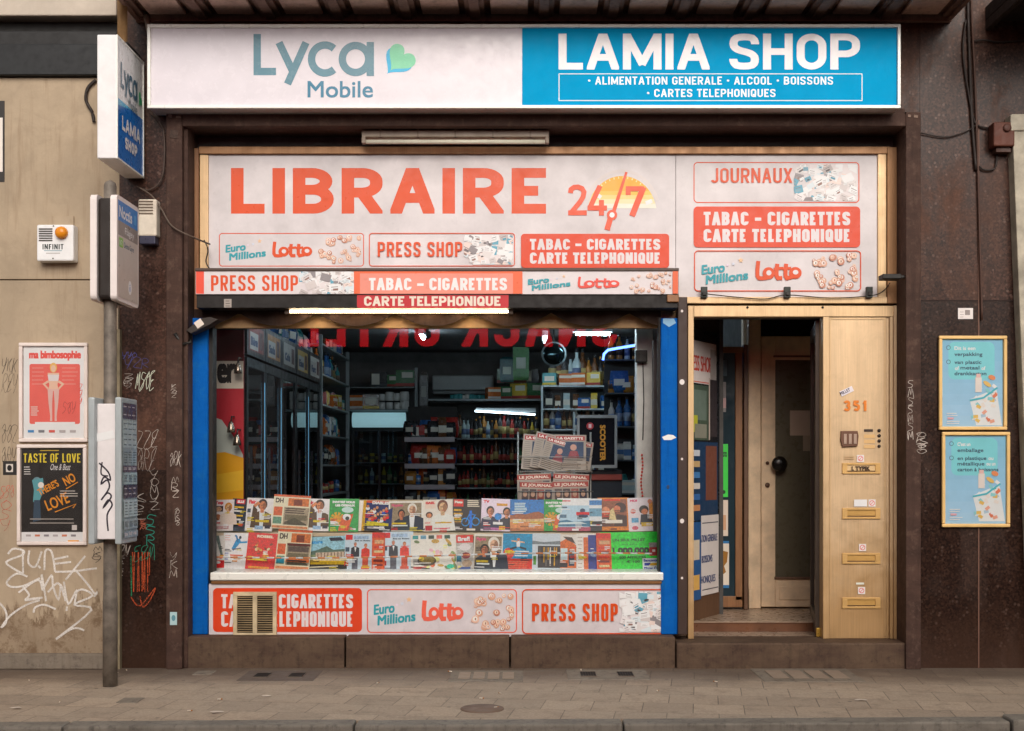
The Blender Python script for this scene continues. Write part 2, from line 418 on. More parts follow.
def glyph(ch, rx, ry):
    def arc(cu, cv, a0, a1, ru=rx, rv=ry, n=7): return [(cu+ru*math.cos(R(a0+(a1-a0)*k/n)), cv+rv*math.sin(R(a0+(a1-a0)*k/n))) for k in range(n+1)]
    r2 = min(ry, .235); x2 = min(rx, .5)
    top = arc(rx, ry, 180, 270)+arc(1-rx, ry, 270, 360); bot = arc(1-rx, 1-ry, 0, 90)+arc(rx, 1-ry, 90, 180)
    k = min(1, ry/.25); q = max(.30, ry*.72)
    if ch == 'O' or ch == '0': return [(top+bot+[top[0]], 0)]
    if ch == 'C': return [([(1, q)] if q > ry else [], 0)][:0]+[([p for p in reversed(arc(1-rx, ry, 270, 345 if ry > .3 else 360))] [0:0]+([(1, ry+.03)] if ry < .3 else [])+list(reversed(arc(1-rx, ry, 270, 322 if ry >= .3 else 360)))+list(reversed(arc(rx, ry, 180, 270)))+list(reversed(arc(rx, 1-ry, 90, 180)))+list(reversed(arc(1-rx, 1-ry, 38 if ry >= .3 else 0, 90)))+([(1, .97-ry)] if ry < .3 else []), 0)]
    if ch == 'G': return [(([(1, ry+.03)] if ry < .3 else [])+list(reversed(arc(1-rx, ry, 270, 322 if ry >= .3 else 360)))+list(reversed(arc(rx, ry, 180, 270)))+list(reversed(arc(rx, 1-ry, 90, 180)))+list(reversed(arc(1-rx, 1-ry, 0, 90)))+[(1, .57), (.55, .57)], 0)]
    if ch == 'S':
        p = [(1, .25), (.985, .16), (.86, .035), (.5, 0), (.14, .035), (.015, .16), (.03, .32), (.2, .43), (.5, .5), (.8, .57), (.97, .68), (.985, .84), (.86, .965), (.5, 1), (.14, .965), (.015, .84), (0, .75)]
        return [(smooth(p, 2), 0)]
    if ch == 'D': return [([(.0, 1), (0, 0), (1-x2*1.0, 0)]+arc(1-x2, ry, 270, 360)+arc(1-x2, 1-ry, 0, 90)+[(0, 1)], 0)]
    if ch == 'B': return [([(0, -.2), (0, 1.2)], 1), ([(0, 0), (.95-x2, 0)]+arc(.95-x2, r2, 270, 360, x2, r2)+arc(.95-x2, .47-r2, 0, 90, x2, r2)+[(0, .47)], 0), ([(.0, .47), (1-x2, .47)]+arc(1-x2, .47+r2*1.12, 270, 360, x2, r2*1.12)+arc(1-x2, 1-r2*1.12, 0, 90, x2, r2*1.12)+[(0, 1)], 0)]
    if ch in 'PR':
        m_ = .58 if ch == 'P' else .55; o = [([(0, -.2), (0, 1.2)], 1), ([(0, 0), (1-x2, 0)]+arc(1-x2, m_/2 if r2 > m_/2 else r2, 270, 360, x2, min(r2, m_/2))+arc(1-x2, m_-min(r2, m_/2), 0, 90, x2, min(r2, m_/2))+[(0, m_)], 0)]
        if ch == 'R': o.append(([(.42, .5), (.72, .75), (1.1, 1.16)] if False else [(.48, m_-.02), (1.1, 1.2)], 1))
        return o
    if ch == 'J': return [([(1, -.2), (1, 1-ry)]+arc(1-rx, 1-ry, 0, 90)+arc(rx, 1-ry, 90, 172), 1)]
    if ch == 'U': return [([(0, -.2), (0, 1-ry)]+list(reversed(arc(rx, 1-ry, 90, 180)))+list(reversed(arc(1-rx, 1-ry, 0, 90)))+[(1, -.2)], 1)]
    if ch == 'Q': return [(top+bot+[top[0]], 0), ([(.45, .66), (1.12, 1.2)], 1)]
    if ch == 'A': return [([(-.07, 1.2), (.53, -.2)], 1), ([(1.07, 1.2), (.47, -.2)], 1), ([(.14, .70), (.86, .70)], 0)]
    if ch == 'V': return [([(-.07, -.2), (.53, 1.2)], 1), ([(1.07, -.2), (.47, 1.2)], 1)]
    if ch == 'W': return [([(-.04, -.2), (.29, 1.2)], 1), ([(.54, -.2), (.23, 1.2)], 1), ([(.46, -.2), (.77, 1.2)], 1), ([(1.04, -.2), (.71, 1.2)], 1)]
    if ch == 'M': return [([(0, -.2), (0, 1.2)], 1), ([(1, -.2), (1, 1.2)], 1), ([(-.07, -.2), (.52, .95)], 1), ([(1.07, -.2), (.48, .95)], 1)]
    if ch == 'N': return [([(0, -.2), (0, 1.2)], 1), ([(1, -.2), (1, 1.2)], 1), ([(-.12, -.2), (1.12, 1.2)], 1)]
    if ch == 'K': return [([(0, -.2), (0, 1.2)], 1), ([(1.1, -.2), (.1, .68)], 1), ([(.34, .40), (1.12, 1.2)], 1)]
    if ch == 'X': return [([(-.1, -.2), (1.1, 1.2)], 1), ([(1.1, -.2), (-.1, 1.2)], 1)]
    if ch == 'Y': return [([(-.1, -.2), (.5, .58)], 1), ([(1.1, -.2), (.5, .58)], 1), ([(.5, .5), (.5, 1.2)], 1)]
    if ch == 'Z': return [([(0, 0), (1, 0)], 0), ([(1.05, -.02), (-.05, 1.02)], 1), ([(0, 1), (1, 1)], 0)]
    if ch == 'E': return [([(0, -.2), (0, 1.2)], 1), ([(0, 0), (1.3, 0)], 1), ([(0, .5), (.93, .5)], 0), ([(0, 1), (1.3, 1)], 1)]
    if ch == 'F': return [([(0, -.2), (0, 1.2)], 1), ([(0, 0), (1.3, 0)], 1), ([(0, .52), (.95, .52)], 0)]
    if ch == 'H': return [([(0, -.2), (0, 1.2)], 1), ([(1, -.2), (1, 1.2)], 1), ([(0, .5), (1, .5)], 0)]
    if ch == 'I': return [([(.5, -.2), (.5, 1.2)], 1)]
    if ch == 'L': return [([(0, -.2), (0, 1.2)], 1), ([(0, 1), (1.3, 1)], 1)]
    if ch == 'T': return [([(.5, 0), (.5, 1.2)], 1), ([(-.5, 0), (1.5, 0)], 1)]
    if ch == '-': return [([(-.3, .56), (1.3, .56)], 1)]
    if ch == '/': return [([(1.1, -.2), (-.1, 1.2)], 1)]
    if ch == '.': return [([(-.2, 1), (1.2, 1)], 0)]
    if ch == '*': return [([(.5, .5), (.5, .5)], 0)]
    if ch == "'": return [([(.5, -.1), (.5, .25)], 0)]
    if ch == '1': return [([(.75, -.2), (.75, 1.2)], 1), ([(.75, .02), (0, .26)], 0)]
    if ch == '3': return [(smooth([(0, .14), (.3, .0), (.75, .02), (.95, .2), (.8, .42), (.4, .47)], 3), 0), (smooth([(.4, .47), (.85, .52), (1, .74), (.75, .98), (.3, 1), (0, .86)], 3), 0)]
    if ch == '5': return [([(1, 0), (.12, 0), (.05, .46)], 0), (smooth([(.05, .46), (.5, .38), (.95, .55), (.95, .8), (.6, 1), (.0, .92)], 3), 0)]
    return []
def smooth(pts, n=4):
    out = []
    for i in range(len(pts)-1):
        p0, p1, p2, p3 = pts[max(i-1, 0)], pts[i], pts[i+1], pts[min(i+2, len(pts)-1)]
        for k in range(n):
            t = k/n
            out.append(tuple(.5*((2*p1[j])+(-p0[j]+p2[j])*t+(2*p0[j]-5*p1[j]+4*p2[j]-p3[j])*t*t+(-p0[j]+3*p1[j]-3*p2[j]+p3[j])*t**3) for j in (0, 1)))
    out.append(pts[-1]); return out
def caps(c, s, x0, x1, y0, y1, col_, t, gap=.5, sq=1.0, k=1.15):
    """signwriter's capitals drawn with an even stroke of width t"""
    g = t*gap; fr0 = c.fr; c.fr = lambda a, b, d: fr0(a, y0+(b-y0)/k, d); y1_ = y1; y1 = y0+(y1-y0)*k; h = y1-y0
    fixed = g*(len(s)-1)+t*s.count('I'); wsum = sum(CW.get(ch, 1) for ch in s if ch != 'I'); w = (x1-x0-fixed)/wsum
    x = x0; mm = c.M(col_); L0 = c.l
    for ch in s:
        cw = t if ch == 'I' else CW.get(ch, 1)*w
        if ch == '*': c.l = L0; c.ell(x+cw/2, (y0+y1)/2, t*.8, t*.8, mm, 12)
        else:
            iw, ih = max(cw-t, 1e-6), h-t; rx = .5*sq; ry = min(.5, .5*sq*iw/ih*1.02)
            for j, (pts, dg) in enumerate(glyph(ch, rx, ry)):
                c.l = L0+.45*j
                if dg: c.clip = (x, y0, x+cw, y1)
                c.stroke([(x+t/2+u*iw, y0+t/2+v*ih) for u, v in pts], t, mm); c.clip = None
        x += cw+g
    c.l = L0+2; c.fr = fr0; return c
def wall_canvas(y, **k): return Canvas(lambda a, b, d: (X(a, y), y-d, Z(b, y)), **k)
def W2(x, y, y0): return X(x, y0), Z(y, y0)
def board(c, x0, y0, x1, y1, yd, th, mat):
    return c.box(X(x0, yd), X(x1, yd), yd, yd+th, Z(y1, yd), Z(y0, yd), mat)

ORANGE = 'd04812'; RED = 'd0401a'; PAPER = 'd4cccd'; TEAL = '2a94a0'
def collage(c, x0, y0, x1, y1, seed, n=90):
    r = random.Random(seed); c.clip = (x0, y0, x1, y1); c.step = .12
    c.rect(x0+.25*(x1-x0), y0, x1, y1, 'd8d0d0')
    for i in range(n):
        w = r.uniform(4, 12); h = w*r.uniform(.5, .85); cx = x0+(x1-x0)*(r.random()**.7); cy = r.uniform(y0, y1)
        k = r.choice(['ece6e6', 'ece6e6', 'e8e2e0', 'e8e2e0', 'e4dede', 'dcd6d6', 'd4cecc', 'c8c0be', 'b4acaa', '5f9fb4', '8a8486', 'e0ccc4', 'd0dade'])
        a = r.uniform(-32, 32); c.rect(cx-w/2, cy-h/2, cx+w/2, cy+h/2, k, rot=a, up=False); c.up()
        if r.random() < .6:
            c.rect(cx-w/3, cy-h/5, cx+w/4, cy-h/9, '7a7274', rot=a); c.rect(cx-w/3, cy+h/9, cx+w/3.5, cy+h/6, 'a09898', rot=a); c.rect(cx-w/3, cy+h/3.6, cx+w/4, cy+h/3, 'a09898', rot=a)
            if r.random() < .4: c.rect(cx-w/6, cy+.05*h, cx+w/4, cy+h/3, r.choice(['6a6264', '4a90a6', '8a6a60', '4a4648']), rot=a)
    c.clip = None; c.step = 1; c.l += 1
def balls(c, x0, y0, x1, y1, seed, n=52):
    r = random.Random(seed); c.clip = (x0, y0, x1, y1); c.step = .15; H = y1-y0; Wd = x1-x0
    for i in range(n):
        gx, gy, sp_ = r.choice(((.22, .30, .10), (.16, .62, .12), (.30, .22, .08), (.52, .14, .05), (.66, .22, .05), (.78, .12, .06), (.93, .10, .06), (.88, .45, .10), (.94, .62, .08), (.62, .76, .10), (.78, .84, .12), (.44, .86, .10), (.30, .84, .08), (.60, .56, .04)))
        cx = x0+Wd*(gx+r.uniform(-1, 1)*sp_); cy = y0+H*(gy+r.uniform(-1, 1)*sp_*1.1); q = H*r.uniform(.045, .10)
        c.ell(cx, cy, q, q, r.choice(['c89880', 'd8b09c', 'b87a64', 'd0a088']), 10)
        c.ell(cx-q*.1, cy-q*.15, q*.62, q*.62, r.choice(['ecdcd4', 'e4d0c8', 'e8c8b4']), 9)
        c.rect(cx-q*.15, cy-q*.4, cx+q*.15, cy+q*.2, r.choice(['8a5a50', 'b04a3a']))
    c.clip = None; c.step = 1; c.l += 1
def lotto(c, x0, y0, x1, y1, col_):
    w, h = x1-x0, y1-y0; t = h*.205
    def p(u, v): return (x0+u*w, y0+v*h)
    c.stroke([p(.07, 0), p(.05, .45), p(.05, .75), p(.08, .86), p(.15, .88), p(.26, .85)], t, col_)
    c.ell(*p(.29, .62), w*.13, h*.31, col_); c.ell(*p(.295, .60), w*.055, h*.13, PAPER)
    c.stroke([p(.475, .14), p(.46, .5), p(.46, .76), p(.49, .87), p(.58, .86)], t, col_); c.stroke([p(.40, .40), p(.60, .36)], t*.7, col_)
    c.stroke([p(.665, .14), p(.65, .5), p(.65, .76), p(.68, .87), p(.80, .80)], t, col_); c.stroke([p(.59, .40), p(.77, .36)], t*.7, col_)
    c.ell(*p(.86, .60), w*.135, h*.30, col_); c.ell(*p(.865, .57), w*.06, h*.12, PAPER)
def euro_box(c, x0, y0, x1, y1, seed, framed=True, red=ORANGE, ink=TEAL):
    w, h = x1-x0, y1-y0
    if framed: c.outline(x0, y0, x1, y1, h*.1, max(.8, h*.025), red)
    c.text('Euro', x0+.045*w, x0+.185*w, y0+.36*h, y0+.59*h, ink, bold=.4, rot=-7, shear=.15)
    c.text('Millions', x0+.07*w, x0+.325*w, y0+.61*h, y0+.83*h, ink, bold=.4, rot=-7, shear=.15)
    for i, (u, v, k) in enumerate(((.28, .24, 'f0b890'), (.235, .33, 'c8ccd8'), (.20, .36, 'd8c8d8'))):
        q = h*(.07-.015*i); cx, cy = x0+u*w, y0+v*h
        c.poly([(cx+q*(1 if j % 2 == 0 else .45)*math.sin(j*math.pi/5), cy-q*(1 if j % 2 == 0 else .45)*math.cos(j*math.pi/5)) for j in range(10)], k)
    lotto(c, x0+.365*w, y0+.26*h, x0+.645*w, y0+.74*h, red)
    balls(c, x0+.68*w, y0+.06*h, x1-.02*w, y1-.05*h, seed)
def press_box(c, x0, y0, x1, y1, seed, t='PRESS SHOP', tx=(.06, .64), ty=(.27, .71), framed=True):
    w, h = x1-x0, y1-y0
    if framed: c.outline(x0, y0, x1, y1, h*.1, max(.8, h*.025), ORANGE)
    collage(c, x0+(tx[1]+.01)*w, y0+.06*h, x1-.015*w, y1-.05*h, seed)
    caps(c, t, x0+tx[0]*w, x0+tx[1]*w, y0+ty[0]*h, y0+ty[1]*h, ORANGE, (ty[1]-ty[0])*h*.165, .75, .92)
def tabac_box(c, x0, y0, x1, y1, l1=(.15, .47), l2=(.55, .88), xx=(.06, .94), bg=RED):
    w, h = x1-x0, y1-y0
    c.rrect(x0, y0, x1, y1, h*.1, bg)
    caps(c, 'TABAC - CIGARETTES', x0+xx[0]*w, x0+xx[1]*w, y0+l1[0]*h, y0+l1[1]*h, PAPER, min((l1[1]-l1[0])*h*.27, .024*w*(xx[1]-xx[0])), .38)
    caps(c, 'CARTE TELEPHONIQUE', x0+xx[0]*w, x0+xx[1]*w, y0+l2[0]*h, y0+l2[1]*h, PAPER, min((l2[1]-l2[0])*h*.27, .024*w*(xx[1]-xx[0])), .38)
def phone_logo(c, x0, y0, s, ink, ink2, mobile=True, heart=True):
    """the four-letter wordmark, drawn with strokes; s is the scale against the big sign"""
    def q(pts): return [(x0+a*s, y0+b*s) for a, b in pts]
    t = 7.4*s
    c.stroke(q([(3.7, 0), (3.7, 41)]), t, ink); c.stroke(q([(0, 37.5), (22.5, 37.5)]), t, ink)
    c.stroke(q([(25.5, 8.5), (40, 39)]), t, ink); c.stroke(q([(52.5, 8.5), (34, 50)]), t, ink)
    c.stroke(q([(71.5+13.5*math.cos(R(a)), 25+14*math.sin(R(a))) for a in range(-48, -313, -12)]), t, ink)
    c.stroke(q([(102+13.2*math.cos(R(a)), 25+13.5*math.sin(R(a))) for a in range(0, 361, 12)]), t, ink)
    c.stroke(q([(116.8, 8), (116.8, 42)]), t, ink)
    if heart:
        def heart_(ox, oy, k, cc):
            pts = []
            for i in range(40):
                tt = 2*math.pi*i/40; hx = 16*math.sin(tt)**3; hy = -(13*math.cos(tt)-5*math.cos(2*tt)-2*math.cos(3*tt)-math.cos(4*tt))
                a = R(42); pts.append((ox+k*(hx*math.cos(a)-hy*math.sin(a)), oy+k*(hx*math.sin(a)+hy*math.cos(a))))
            c.poly(q(pts), cc)
        heart_(144, 26.5, .98, '18a6d0'); heart_(147.5, 23, .95, '6cc49a')
    if mobile: c.text('Mobile', x0+54*s, x0+119.5*s, y0+47*s, y0+63.5*s, ink2, bold=.3*s)

# ================================================================== GROUND
g = MB().add([(-40, -60, -.14), (40, -60, -.14), (40, -1.0, -.14), (-40, -1.0, -.14)], [(0, 1, 2, 3)], m_stone('asphalt', (.045, .042, .038), (.06, .055, .05), (.03, .028, .026)))
tag(g.build('road'), 'dark asphalt road beyond the kerb', 'road', kind='structure')
def ky(x): return -1.985+.03*x
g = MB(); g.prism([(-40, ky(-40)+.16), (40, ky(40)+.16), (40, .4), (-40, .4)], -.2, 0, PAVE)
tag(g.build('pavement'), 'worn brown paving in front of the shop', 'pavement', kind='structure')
kerb = empty('kerb', (0, -1.9, -.14), 'grey stone kerb along the pavement edge', 'kerb'); tag(kerb, kind='structure')
xs = [-9, -7.4, -5.3, -3.55, -2.55, -.95, .55, 2.74, 4.4, 6, 7.6, 9]
for a, b in zip(xs, xs[1:]):
    s0 = -.02 if a == 2.74 else 0
    MB().prism([(a+.004, ky(a)+s0), (b-.004, ky(b)+s0), (b-.004, ky(b)+.156), (a+.004, ky(a)+.156)], -.19, .006+(.012 if a == 2.74 else .004*math.sin(a*7)), KERB).build('kerb_stone', kerb, .012)

def ground_canvas(z=.003): return Canvas(lambda a, b, d: (a, b, z+d), eps=.0006)
def drain(px0, px1, py0, py1, label, kind):
    z = 0.004
    def gy(py): return F*CZ/(py-466)+CY
    y0, y1 = gy(py1), gy(py0); ym = (y0+y1)/2; x0, x1 = X(px0, ym), X(px1, ym)
    o = empty('pavement_grating' if kind else 'cover_plate', ((x0+x1)/2, ym, z), label, 'grating' if kind else 'cover')
    MB().box(x0, x1, y0, y1, -.03, z, GREYST if kind != 3 else flat('5c5048', .7, bmp=.4)).build('stone_slab' if kind else 'plate', o, .004)
    if kind == 3 or kind == 1:
        for k in ((.16, .36), (.62, .82)):
            f = MB(); a, b = x0+(x1-x0)*k[0], x0+(x1-x0)*k[1]; ya, yb = y0+(y1-y0)*.25, y0+(y1-y0)*.75
            f.box(a, b, ya, yb, z+.001, z+.004, flat('6b5e52', .6)); n = 6
            for i in range(n):
                c = a+(b-a)*(i+.7)/(n+.4); f.box(c-.008, c+.008, ya+.02, yb-.02, z+.0045, z+.005, DARK)
            f.build('grille', o)
    if kind == 2:
        f = MB()
        for i in range(4):
            a = x0+(x1-x0)*(.12+.2*i); f.box(a, a+(x1-x0)*.16, y0+(y1-y0)*.2, y0+(y1-y0)*.8, z+.001, z+.005, flat('8d7c6c', .7, bmp=.3))
        f.build('cover_stone', o, .003)
    return o
drain(243, 318, 671, 681, 'dark iron pavement grating with two slotted grilles below the blue frame', 3)
drain(450, 523, 671, 682, 'cracked stone pavement cover below the middle of the window', 2)
drain(567, 648, 670, 680, 'pavement grating with two slotted grilles left of the door step', 1)
drain(757, 856, 669, 682, 'broken pale stone cover in front of the door step', 2)
drain(120, 141, 698, 703, 'small dark metal cover in the paving beside the bus stop pole', 0)
drain(195, 214, 671, 675, 'small rusty plate in the paving at the foot of the left pilaster', 0)
o = MB().lathe([(.13, -.02), (.13, .004), (.125, .008)], (X(482, -1.55), -1.52, 0), flat('6a5648', .6, bmp=.6), 24).build('water_cover')
tag(o, 'round worn metal water cover set near the kerb', 'cover')
rl = random.Random(4)
lit = [(17, 709, 'white scrap of paper lying near the left end of the pavement', 'c'), (217, 713, 'flattened pale scrap of litter in front of the left pilaster', 'p'), (860, 701, 'flattened white scrap of litter in front of the right pilaster', 'p'),
       (266, 697, 'thin pale scrap of litter below the vent grille', 'p')]
for px, py, lab, k in lit:
    y = F*CZ/(py-466)+CY; x = X(px, y); m = MB(); v = []
    for i in range(9):
        a = i/9*6.283; v.append((x+.045*math.cos(a)*rl.uniform(.6, 1.1), y+.02*math.sin(a)*rl.uniform(.5, 1.1), .006+rl.uniform(0, .006)))
    v.append((x, y, .014)); m.add(v, [(i, (i+1) % 9, 9) for i in range(9)], flat('b8aa9c', .8)); tag(m.build('paper_scrap'), lab, 'litter')

rb = random.Random(12); bm_ = MB().tube([(-.012, 0, .004), (.008, 0, .004)], .004, flat('d8ccbc', .8), 6).tube([(.008, 0, .004), (.018, 0, .004)], .0042, flat('a8703c', .8), 6); b0 = None
for i in range(14):
    if b0 is None: o = b0 = bm_.build('cigarette_butt', local=True, loc=(0, 0, 0))
    else: o = b0.copy(); col.objects.link(o)
    o.location = (rb.uniform(-3.4, 3.4), -rb.choice((.12, .2, .6, 1.1, 1.5))*rb.uniform(.7, 1.15), .003); o.rotation_euler = (0, 0, rb.uniform(0, 3.1)); tag(o, 'stubbed out cigarette butt lying on the brown paving', 'cigarette butt', 'cigarette butts on the pavement')
# ================================================================== SHOP BUILDING
B = empty('shop_building', (0, .3, 0), 'brown granite shop building with an open doorway and a wide display window', 'building')
XL, XR = X(189, .02), X(905, .0)
TOP = 7.5
for x0, x1, zj in ((X(119, 0), X(167, 0), Z(470.5)), (X(920, 0), 9, Z(300.5))):
    MB().box(x0, x1, 0, .35, 0, zj, GRAND).build('granite_slab', B); MB().box(x0, x1, 0, .35, zj, TOP, GRAN).build('granite_slab', B)
MB().box(X(167, 0), X(920, 0), .004, .35, Z(112, 0), TOP, GRAN).build('granite_wall', B)
m = MB()                                               # joints between the slabs: thin proud beads
for px, a, b in ((978, 120, 668),): m.box(X(px), X(px+1.2), -.004, .02, Z(b), Z(a), flat('6b4c3e', .6))
m.build('slab_joint', B); m = MB(); m.box(X(921), X(1100), -.003, .02, Z(301), Z(300), flat('2a1c18', .8)); m.build('slab_joint', B); m = MB(); m.box(X(119), X(166), -.003, .02, Z(471), Z(470), flat('2a1c18', .8))
m.build('slab_joint', B)
for side in (0, 1):
    m = MB(); y = -.06
    if side == 0: m.box(X(166, y), X(182, y), y, .0, 0, Z(112, y), PILA); m.box(X(182, y)-.002, XL, -.012, .30, 0, Z(125, 0), PILA)
    else: m.box(X(906, y), X(921, y), y, 0, 0, Z(112, y), PILA); m.box(XR, X(906, y)+.002, -.012, .30, 0, Z(125, 0), PILA)
    m.build('pilaster', B, .006)
m = MB(); m.box(X(182, -.06), X(906, -.06), -.057, .02, Z(126, -.06), Z(113, -.06), PILA); m.box(XL, XR, .0, .30, Z(126, -.04), Z(120, -.06)+.1, PILA); m.build('lintel', B, .006)
for a, b in ((189, 345), (345, 510), (510, 676)):
    box('plinth_stone', B, X(a)+.006 if a > 189 else XL-.02, X(b)-.006, .0 if a != 510 else -.006, .5, -.05, Z(637), PLIN, .008)
box('door_step', B, X(676)+.002, X(905.5), -.03, .34, -.05, .183, PLIN, .012)
box('reveal_facing', B, XR-.004, X(905.6, -.016), -.016, .1, .183, 2.55, m_stone('scraped_stone', (.12, .085, .06), (.24, .19, .145), (.07, .045, .033)), .004)
# coffered canopy
zb = 4.605; yf = -.6
cx0, cx1 = X(137, 0), X(950, 0)
m = MB(); m.box(cx0, cx1, yf, -.002, zb+.06, zb+.2, COFF); m.box(cx0, cx1, -.045, -.002, zb, zb+.06, COFF); m.box(cx0, cx1, yf, yf+.04, zb-.02, zb+.06, COFF)
ncof = 12; pit = (cx1-cx0)/ncof
for i in range(ncof+1):
    x = cx0+pit*i; x0, x1 = max(cx0, x-.07), min(cx1, x+.07)
    m.box(x0, x1, yf+.04, -.045, zb+.03, zb+.06, COFF); m.box(max(cx0, x-.035), min(cx1, x+.035), yf+.04, -.045, zb+.008, zb+.03, COFF)
m.build('canopy', B, .005)
CPAN = m_stone('lifted_coffer_panel', (.70, .44, .36), (.80, .56, .47), (.42, .24, .19))  # panel colour raised to stand in for weak bounce light
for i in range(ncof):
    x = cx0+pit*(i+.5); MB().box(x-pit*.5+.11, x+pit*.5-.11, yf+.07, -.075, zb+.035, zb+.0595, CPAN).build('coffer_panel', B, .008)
# rooms behind
FL = .176
SX0, SX1, SY1, CE = -2.95, 1.62, 7.4, 2.92
m = MB(); m.box(SX0-.1, 2.9, .3, SY1+.1, -.05, FL, flat('5a4b40', .35, var=.3)); m.build('shop_floor', B)
m = MB(); m.box(SX0-.1, 2.9, .36, SY1+.1, CE, CE+.1, CEILI); m.build('shop_ceiling', B); MB().prism([(1.12, .37), (2.755, .37), (2.755, 1.55), (1.62, 1.55), (1.60, 1.08)], CE-.012, CE-.002, CRW).build('entrance_ceiling', B)
m = MB(); m.box(SX0-.1, SX0, .36, SY1, FL, CE, WALLI); m.box(SX0, SX1+.2, SY1, SY1+.1, FL, CE, WALLI); m.box(1.86, 1.94, 1.50, SY1, FL, CE, WALLI)
m.prism([(1.545, 1.085), (1.585, 1.075), (1.61, 1.41), (1.57, 1.42)], FL, CE, WALLI); m.build('shop_wall', B)
m = MB(); m.box(1.83, 3.0, 1.56, 1.66, FL, CE, CRW); m.box(2.76, 2.86, .36, 1.6, FL, CE, CRW); m.build('entrance_wall', B)
m = MB()
tile = [flat('a08a76', .3, var=.25), flat('6a4630', .35, var=.25)]
m.prism([(1.02, .34), (2.74, .34), (2.74, .60), (1.26, .60)], FL, FL+.004, tile[0]); m.build('entrance_floor', B); m = MB(); m.prism([(1.26, .604), (2.74, .604), (2.74, 1.55), (1.56, 1.55), (1.54, 1.09)], FL, .250, tile[1]); m.prism([(1.255, .592), (2.74, .592), (2.74, 1.55), (1.56, 1.55), (1.54, 1.09)], .2505, .258, tile[0])
m.build('inner_step', B)
m = MB(); m.box(SX0, XL+.02, .24, .36, FL, CE, WALLI); m.box(SX0, 2.9, .26, .36, Z(318, .26), 5, WALLI); m.build('front_wall_lining', B)

# ================================================================== LEFT NEIGHBOUR
NB = empty('neighbour_building', (-4.5, .2, 0), 'beige rendered building on the left with a dark band over graffiti', 'building')
x1 = X(119.5, 0)
MB().box(-9, x1, -.002, .35, Z(279), Z(78), PLAS).build('upper_wall', NB)
MB().box(-9, x1, -.03, .35, 0, Z(281), PLAS).build('lower_wall', NB)
MB().box(-9, x1-.006, -.07, .3, 0, Z(654, -.07), GREYST).build('plinth_course', NB, .01)
MB().box(-9, x1-.01, -.04, .3, Z(17.5), TOP, PALE).build('pale_fascia', NB, .01)
m = MB(); m.box(-9, x1, .10, .35, Z(78)-.1, Z(17)+.1, BLACKM); m.box(-9, x1-.01, -.05, .12, Z(77), Z(46), flat('0d0f12', .5)); m.box(-9, x1-.01, -.025, .11, Z(46), Z(32), flat('121010', .5)); m.build('shutter_box', NB, .006)
m = MB(); xw = X(4.8); m.box(-9, xw, -.006, .01, Z(182), Z(101), flat('2a2522', .4)); m.build('window_frame', NB)
m = MB(); m.box(-9, xw-.012, -.009, -.004, Z(172), Z(118), flat('d9cfc8', .5)); m.box(-9, xw-.012, -.0085, -.003, Z(143), Z(139), flat('3a3532', .5)); m.build('window_blind', NB)
m = MB(); m.box(x1-.004, X(122), -.05, .0, Z(668), Z(330), flat('8a7d64', .8, var=.25)); m.build('corner_bead', NB)
# graffiti on the beige wall
c = wall_canvas(-.031, eps=.0002)
def zz(pts): return [(a/5.625, 530+b/5.625) for a, b in pts]
spray = spray_mat('e6dad4', .6)
for s in ([(45, 135), (75, 105), (130, 115), (125, 140), (35, 180), (90, 225), (130, 245)], [(128, 110), (130, 245)], [(165, 115), (160, 185), (200, 205), (235, 120)], [(215, 200), (228, 215)],
          [(250, 225), (255, 120), (285, 115), (300, 160), (310, 235)], [(300, 165), (385, 148)], [(310, 190), (400, 180)], [(310, 235), (410, 232), (545, 215)], [(480, 145), (370, 280)], [(425, 225), (490, 300), (535, 360), (545, 350), (530, 375)],
          [(155, 262), (95, 245), (40, 290), (60, 318), (130, 315), (225, 270)], [(105, 352), (215, 280), (240, 340), (235, 250), (260, 400)], [(130, 320), (165, 365), (145, 395), (240, 380), (150, 390)], [(240, 340), (290, 255), (300, 320), (330, 390), (345, 310), (370, 400)],
          [(270, 350), (320, 300), (345, 320), (360, 370)], [(360, 290), (385, 415), (430, 340), (420, 415)], [(430, 345), (470, 335), (520, 370), (420, 420), (515, 450), (320, 610), (395, 560), (440, 552), (475, 565)], [(375, 455), (378, 430)],
          [(0, 410), (35, 460), (35, 520), (10, 545), (60, 480), (150, 420), (225, 395)], [(190, 465), (200, 435), (250, 420), (315, 445)]):
    c.stroke(zz(smooth(s)), 1.95, spray)
ink = spray_mat('3a3430', .4)
LET = [[(0, 1), (.1, 0), (.7, .1), (.6, .45), (.1, .5), (.8, 1)], [(.9, .1), (.3, 0), (.1, .3), (.7, .55), (.6, .9), (0, 1)], [(0, 0), (.2, .6), (.6, .5), (.8, 0), (.6, .7), (.3, 1.1)], [(0, .3), (.4, 0), (.7, .35), (.2, .6), (.5, 1), (.9, .6), (.4, .3)],
       [(0, 1), (.2, .1), (.45, .8), (.7, 0), (.9, 1)], [(.5, 0), (.1, .4), (.4, 1), (.9, .6), (.6, .1), (.3, .3)], [(0, 0), (.8, .1), (.1, .9), (.9, 1)], [(.1, 0), (.1, 1), (.2, .5), (.8, .1), (.3, .5), (.9, 1)], [(.8, 0), (.1, .1), (.1, .5), (.6, .45), (.2, .55), (.1, 1), (.9, .9)]]
